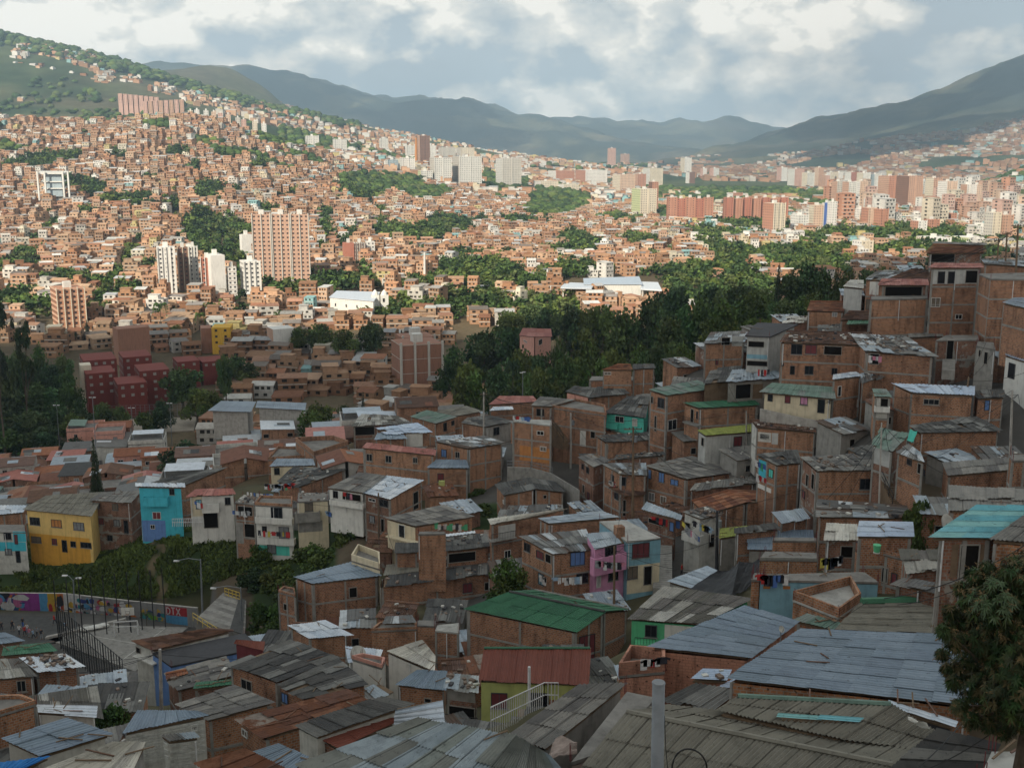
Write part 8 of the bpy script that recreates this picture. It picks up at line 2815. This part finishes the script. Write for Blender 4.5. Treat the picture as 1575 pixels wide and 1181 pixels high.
for i in range(5):
 mb = MB(); c = at_z(*rg('F',430 + i * 25,452 - i * 5),ZC + .35)
 bm_ = bmesh.new(); bmesh.ops.create_icosphere(bm_,subdivisions=2,radius=.5)
 for f in bm_.faces:
  mb.face([c + Vector((v.co.x * 1.5,v.co.y,v.co.z * .6)) * (1 + .3 * noise.noise(v.co * 3 + Vector((i,0,0)))) for v in f.verts])
 bm_.free(); put('bundle',mb,M['white'],pk)
# fenced sand pitch in the valley
pc = [on_ground(148,668,200),on_ground(300,664,200),on_ground(305,640,200),on_ground(150,645,200)]
zz = max(p.z for p in pc) + .3
pc = [at_z(148,668,zz),at_z(298,662,zz),at_z(302,641,zz),at_z(152,646,zz)]
mb = MB(); mb.hexa([p - Vector((0,0,3)) for p in pc] + pc)
M['sand'] = m_plain('packed sand',(.30,.26,.21),.95,.2,.3)
single('sand_pitch_ground',mb,M['sand'],pc[0],None,None,kind='structure')
o = thing('pitch_fence',pc[3],'grey mesh fence round the sand pitch in the valley','fence')
for i in range(22):
 p = pc[3].lerp(pc[2],i / 21); mb = MB(); mb.bar(p,p + Vector((0,0,5)),.1); put('post',mb,M['grey_metal'],o)
mb = MB()
for k in range(5): mb.bar(pc[3] + Vector((0,0,1 + k)),pc[2] + Vector((0,0,1 + k)),.05)
put('wire_rails',mb,M['grey_metal'],o)
o = thing('goal_frame',pc[0].lerp(pc[2],.5),'small white goal on the sand pitch','goal')
c = at_z(227,655,zz)
for dx in (-1.5,1.5):
 mb = MB(); mb.bar(c + Vector((dx,0,0)),c + Vector((dx,0,2)),.12); put('post',mb,M['white_metal'],o)
mb = MB(); mb.bar(c + Vector((-1.5,0,2)),c + Vector((1.5,0,2)),.12); put('crossbar',mb,M['white_metal'],o)
for pts,y,lab in (([(320,632,0),(385,634,0),(393,618,.3),(340,617,.3)],300,'wide grey metal roofed court hall beside the sand pitch'),([(393,627,0),(468,631,0),(470,620,.5),(396,617,.5)],300,'long open shed with silver roof right of the court hall')):
 HS(lab,'T',y,5.0,'dirtywhite' if y == 1 else 'concrete_light',[('zincblue',pts,{'big': (6,2),'oh': 1.0})],name='sports_hall',cat='hall')
# the white blocks of the block wall house, laid one by one
def block_courses(H,q,edge,bw,bh,x_lim,rows,mat):
 top,bot = q['ring']['top'],q['ring']['bot']
 a,b = top[edge],top[(edge + 1) % 4]
 d = b - a; d.z = 0; L = d.length; d.normalize()
 n = Vector((d.y,-d.x,0)); cen = sum(top,Vector()) / 4
 if n.dot(a - cen) < 0: n = -n
 R_ = random.Random(3)
 cnt_ = 0
 me = None
 zt = min(a.z,b.z) - .02
 Zv = Vector((0,0,1))
 if me is None:
  m_ = MB(); g = .018
  P_ = [(0 + g,0),(bw - g,0),(bw - g,1),(0 + g,1)]
  m_.hexa([Vector((g,-.02,g)),Vector((bw - g,-.02,g)),Vector((bw - g,.02,g)),Vector((g,.02,g)),Vector((g,-.02,bh - g)),Vector((bw - g,-.02,bh - g)),Vector((bw - g,.02,bh - g)),Vector((g,.02,bh - g))])
  me = m_.mesh('block',M[mat])
 r = 0
 while r < rows and cnt_ < 290:
  z = zt - (r + 1) * bh
  s = -(bw / 2) * (r % 2)
  while s + bw < L:
   if s >= 0 and cnt_ < 290 and R_.random() > .02:
    o = bpy.data.objects.new('brick',me); COL.objects.link(o); o.parent = H.root
    p = a + d * s + n * (.02 + R_.uniform(0,.012)); p.z = z
    o.location = p - H.root.location
    o.rotation_euler = (0,0,math.atan2(d.y,d.x))
    cnt_ += 1
   s += bw
  r += 1
M['block'] = m_plain('painted block',(.50,.50,.47),.85,.3,2.5)
block_courses(HB,HB.quads[0],0,.4,.2,0,12,'block')
block_courses(HB2,HB2.quads[0],0,.4,.2,0,12,'block')
block_courses(HB2,HB2.quads[0],3,.4,.2,0,10,'block')
# lean-tos and sheds that fill the gaps between the houses
FB = [[(330,810),(560,790),(560,930),(420,990),(330,960)],[(715,735),(775,735),(775,840),(715,840)],[(770,690),(905,690),(900,780),(770,775)],[(995,830),(1075,830),(1075,925),(995,925)],
 [(-50,800),(330,800),(330,1060),(-50,1060)],[(1435,560),(1500,560),(1500,660),(1435,640)]]
allq = [(q,h) for h in HEROES for q in h.quads]
cen_ = [(sum(q['c'],Vector()) / 4,(q['c'][1] - q['c'][0]).length,(q['c'][3] - q['c'][0]).length,h) for q,h in allq]
nf = 0
SHOW = []
for q,h in allq:
 c = q['c']
 roof_p = [to_px(p) for p in c]
 dn = Vector((0,0,1.9))
 wall_p = [to_px(c[3]),to_px(c[0]),to_px(c[1]),to_px(c[2]),to_px(c[2] - dn),to_px(c[1] - dn),to_px(c[0] - dn),to_px(c[3] - dn)]
 SHOW.append((roof_p,wall_p,(c[0].y + c[2].y) / 2))
KEEP = [(1120,880,55),(1000,960,30),(1330,830,25),(1390,680,30),(1275,690,15),(1470,905,20),(840,1090,40),(980,1010,30)]
R = random.Random(77)
fl,SIDE = [],[]
for iy in range(26):
 for ix in range(-38,42):
  x,y = ix * 5.2 + (iy % 2) * 2.6 + R.uniform(-.5,.5),60 + iy * 5.4 + R.uniform(-.5,.5)
  z = gz(x,y)
  px,py = to_px((x,y,z + 2))
  side = px > 1585 or px < -10
  if not (-260 < px < 2150 and 380 < py < 1300) or (-20 < px < 430 and py < 1000): continue
  if side:
   if (ix + iy) % 2: SIDE.append((x,y,z))
   continue
  if any(inside(px,py,p) for p in FB): continue
  if any((x - c.x) ** 2 + (y - c.y) ** 2 < (2.2 + .42 * (w + d) / 2) ** 2 for c,w,d,h in cen_): continue
  corners = [(x + a_,y + b_,z + c_) for a_ in (-2,0,2) for b_ in (-2,2) for c_ in (2.4,3.2)]
  cp = [to_px(c_) for c_ in corners]
  if any(y < pc_[2] and any(inside(u,v,pc_[0]) or inside(u,v,pc_[1]) for u,v in cp) for pc_ in SHOW): continue
  if any(abs(px - u) < r_ and abs(py - v) < r_ for u,v,r_ in KEEP): continue
  near_h = min(cen_,key=lambda q: (x - q[0].x) ** 2 + (y - q[0].y) ** 2)[3]
  w,d,hh = R.uniform(3.4,5.0),R.uniform(3.6,5.4),R.uniform(2.3,3.4)
  yaw = R.uniform(-.3,.5)
  ca,sa = math.cos(yaw),math.sin(yaw)
  P = lambda dx,dy,dz: Vector((x + dx * ca - dy * sa,y + dx * sa + dy * ca,z + hh + dz))
  rk = R.choice(('mixed','zinc','dark','grey','rust','mixed','terradark'))
  wk = R.choice(('brick','brick3','brick2','concrete','brick'))
  Q = {'c': [P(-w / 2,-d / 2,0),P(w / 2,-d / 2,0),P(w / 2,d / 2,.5),P(-w / 2,d / 2,.5)],'roof': rk,'o': {'messy': 1.2,'beams': False}}
  ws = str(near_h.root['label']).split()[:7]
  while ws[-1] in ('a','the','and','with','of','under','in','on','at','its','by','over','beside','behind','below','above','between','left','right','two','to','from','all'): ws.pop()
  H = House('%s lean-to %s the %s' % (RN[rk] if rk in RN else 'rusty',(('beside','behind','in front of')[0 if abs(x - near_h.org.x) > abs(y - near_h.org.y) else (1 if y > near_h.org.y else 2)]) + ('',', second',', third',', fourth',', fifth',', sixth',', seventh',', eighth',', ninth')[min(8,len([1 for t_ in fl if t_ is near_h]))],' '.join(ws)),[Q],hh,wk,'shed','shed','lean-to sheds between the houses',False)
  fl.append(near_h)
  add_walls(H,Q,0); add_roof(H,Q); flush_walls(H)
  if R.random() < .6: rubble(H,Q,10,nf)
  ring = Q['ring']['top']; a,b = ring[0],ring[1]; dd = b - a; dd.z = 0; L = dd.length; dd.normalize(); n = Vector((dd.y,-dd.x,0))
  if n.y > 0: n = -n
  make_opening(H,a,dd,n,L * .3,L * .3 + .9,z + .9,z + 1.9,'h')
  nf += 1
for yy_ in range(26,60,7):
 for xx_ in range(-46,60,8):
  if not -20 < to_px((xx_,yy_,gz(xx_,yy_)))[0] < 1600: SIDE.append((xx_,yy_,gz(xx_,yy_)))
SIDE = [s for s in SIDE if not -7 * FPX / max(s[1],8) - 20 < to_px(s)[0] < 1595 + 7 * FPX / max(s[1],8)]
SD = np.array([s for s in SIDE if not any((s[0] - c.x) ** 2 + (s[1] - c.y) ** 2 < (4 + .45 * w) ** 2 for c,w,d,h in cen_)])
sm_ = Mass()
town(sm_,SD[:,0],SD[:,1],SD[:,2],7.2,2.6,.1,1,.02,.75)
sm_.build('outlying_houses',M['mass'],'brick houses carrying on beyond both edges of the view','houses')
R = random.Random(5)
for h in HEROES:
 for q in h.quads:
  if 'ring' not in q or q['c'][0].y > 200: continue
  top,bot = q['ring']['top'],q['ring']['bot']
  if R.random() < .45:
   a = top[0].lerp(top[1],R.choice((.03,.97,.5))); d = top[1] - top[0]; n = Vector((d.y,-d.x,0)).normalized()
   if n.y > 0: n = -n
   mb = MB(); p = a + n * .12; mb.tube([p,p - Vector((0,0,min(3,h.h)))],.05,6)
   put('drain_pipe',mb,M['white_metal'],h.root)
  if q['roof'] in ROOF_FLAT:
   mb = MB()
   for c in top:
    for _ in range(3):
     p = c + Vector((R.uniform(-.15,.15),R.uniform(-.15,.15),.2)); mb.bar(p,p + Vector((0,0,R.uniform(.5,1.1))),.025)
   put('rebar_stubs',mb,M['maroon'],h.root)['kind'] = 'stuff'
  if R.random() < .5:
   mb = MB(); c = q['c']
   for _ in range(R.randint(2,5)):
    p = bil(c,R.uniform(.1,.9),R.uniform(.1,.9)) + Vector((0,0,.12)); a = R.uniform(0,3.14)
    mb.bar(p,p + (c[1] - c[0]).normalized() * R.uniform(.6,1.8) * math.cos(a) + (c[3] - c[0]).normalized() * R.uniform(.6,1.8) * math.sin(a),.07,.04,R.choice((0,0,1)))
   put('scrap_planks',mb,[M['wood'],M['terradark']],h.root)['kind'] = 'stuff'
R = random.Random(19)
polesT = [o.location + Vector((0,0,0)) for o in bpy.data.objects if o.name.startswith('utility_pole') and 90 < o.location.y < 200]
nearH = [h for h in HEROES if 95 < h.org.y < 190]
for i,p in enumerate(polesT):
 o = [q for q in bpy.data.objects if q.name.startswith('utility_pole') and (q.location - p).length < .01][0]
 ztop = p.z + max(v.co.z for c in o.children for v in c.data.vertices) - .5
 near_ = sorted(nearH,key=lambda h: (h.org - p).length)[2:7]
 pl_ = ' '.join(str(o['label']).split()[:5])
 for k,h in enumerate(near_):
  e = h.quads[0]['c'][R.choice((0,1))]
  short = ' '.join(str(h.root['label'])[:200].split()[:6])
  wire(Vector((p.x,p.y,ztop)),e + Vector((0,0,.1)),R.uniform(.4,1.1),'service wire from ' + pl_ + ' to ' + short,.024,10)
# unseen clouds added and shaped to shade the near slopes and the far mountains
def shade_cloud(name,pts,z,thick,seed):
 bm = bmesh.new()
 bmesh.ops.create_icosphere(bm,subdivisions=3,radius=1)
 bm.verts.index_update()
 V0,F0 = [v.co.copy() for v in bm.verts],[[v.index for v in f.verts] for f in bm.faces]
 bm.free()
 R = random.Random(seed)
 V,F = [],[]
 for (x,y,r) in pts:
  zc_,tz,b = z + R.uniform(0,thick * .3),thick * R.uniform(.7,1.1),len(V)
  for u in V0:
   c = Vector((x + u.x * r,y + u.y * r,zc_ + u.z * tz))
   k = noise.fractal(c * .004,1.0,2.0,4)
   V.append((c.x + noise.noise(c * .006) * 60,c.y + noise.noise(c * .006 + Vector((9,0,0))) * 60,c.z + k * thick * .4))
  F += [[b + q for q in f] for f in F0]
 me = bpy.data.meshes.new(name)
 me.from_pydata(V,[],F)
 me.polygons.foreach_set('use_smooth',[True] * len(me.polygons))
 m_,N,L,b = nodes_of('cloud vapour')
 b.inputs['Base Color'].default_value = (.85,.85,.86,1); b.inputs['Roughness'].default_value = 1
 me.materials.append(m_)
 o = bpy.data.objects.new(name,me); COL.objects.link(o)
 o['kind'] = 'structure'
CZ = 1150.0
def shadow_src(x,y,z,cz):
 k = (cz - z) / math.tan(SUN_EL)
 return x - SUN_TO.x * k,y - SUN_TO.y * k
R = random.Random(4)
pts = []
edge = [(-700,400),(-420,460),(-280,490),(-120,505),(-30,490),(60,510),(130,620),(240,750),(340,860),(480,920),(700,980)]
for i in range(len(edge) - 1):
 for t in (0,.33,.66):
  ex,ey = edge[i][0] * (1 - t) + edge[i + 1][0] * t,edge[i][1] * (1 - t) + edge[i + 1][1] * t
  r = R.uniform(60,85)
  sx,sy = shadow_src(ex,ey - r * .95,25,CZ)
  pts.append((sx,sy,r))
for i in range(120):
 x = R.uniform(-750,700)
 ye = np.interp(x,[e[0] for e in edge],[e[1] for e in edge])
 y = R.uniform(-150,ye - 110)
 sx,sy = shadow_src(x,y,40,CZ)
 pts.append((sx,sy,R.uniform(90,110)))
for gx in range(-700,720,110):
 ye = np.interp(gx,[e[0] for e in edge],[e[1] for e in edge])
 gy = -150
 while gy < ye - 100:
  sx,sy = shadow_src(gx,gy,40,CZ)
  pts.append((sx,sy,100)); gy += 110
for i in range(420):  # wide rear deck added to dim the skylight on facing walls
 x,y = R.uniform(-5200,5200),R.uniform(-6000,-1150)
 gx,gy = x + 1530 * SUN_TO.x,y + 1530 * SUN_TO.y
 ye = np.interp(gx,[e[0] for e in edge],[e[1] for e in edge])
 r = R.uniform(250,420)
 if gy > ye - r - 110: continue
 pts.append((x,y,r))
shade_cloud('shade_cloud',pts,CZ,90,1)
pts = []
for i in range(48):
 gx,gy = R.uniform(1000,5600),R.uniform(4100,8600)
 if gx < gy * .17: continue
 sx,sy = shadow_src(gx,gy,400,1900)
 pts.append((sx,sy,R.uniform(300,480)))
for i in range(16):
 gx,gy = R.uniform(-2600,100),R.uniform(8200,10500)
 sx,sy = shadow_src(gx,gy,500,2300)
 pts.append((sx,sy,R.uniform(260,460)))
shade_cloud('shade_cloud',pts,2000,200,2)
# the air
mb = MB()
bx0,bx1,by0,by1,bz0,bz1 = -9000,10500,-40,13600,-120,760
mb.box(((bx0 + bx1) / 2,(by0 + by1) / 2,bz0),bx1 - bx0,by1 - by0,bz1 - bz0)
hz = bpy.data.objects.new('haze',mb.mesh('haze',[]))
COL.objects.link(hz)
hz['kind'] = 'stuff'
hm = bpy.data.materials.new('haze')
hm.use_nodes = True
nt = hm.node_tree
nt.nodes.clear()
ho = nt.nodes.new('ShaderNodeOutputMaterial')
pv = nt.nodes.new('ShaderNodeVolumePrincipled')
pv.inputs['Color'].default_value = (.55,.78,1.0,1)
pv.inputs['Density'].default_value = 0.00010
pv.inputs['Anisotropy'].default_value = 0.1
nt.links.new(pv.outputs[0],ho.inputs['Volume'])
hz.data.materials.append(hm)
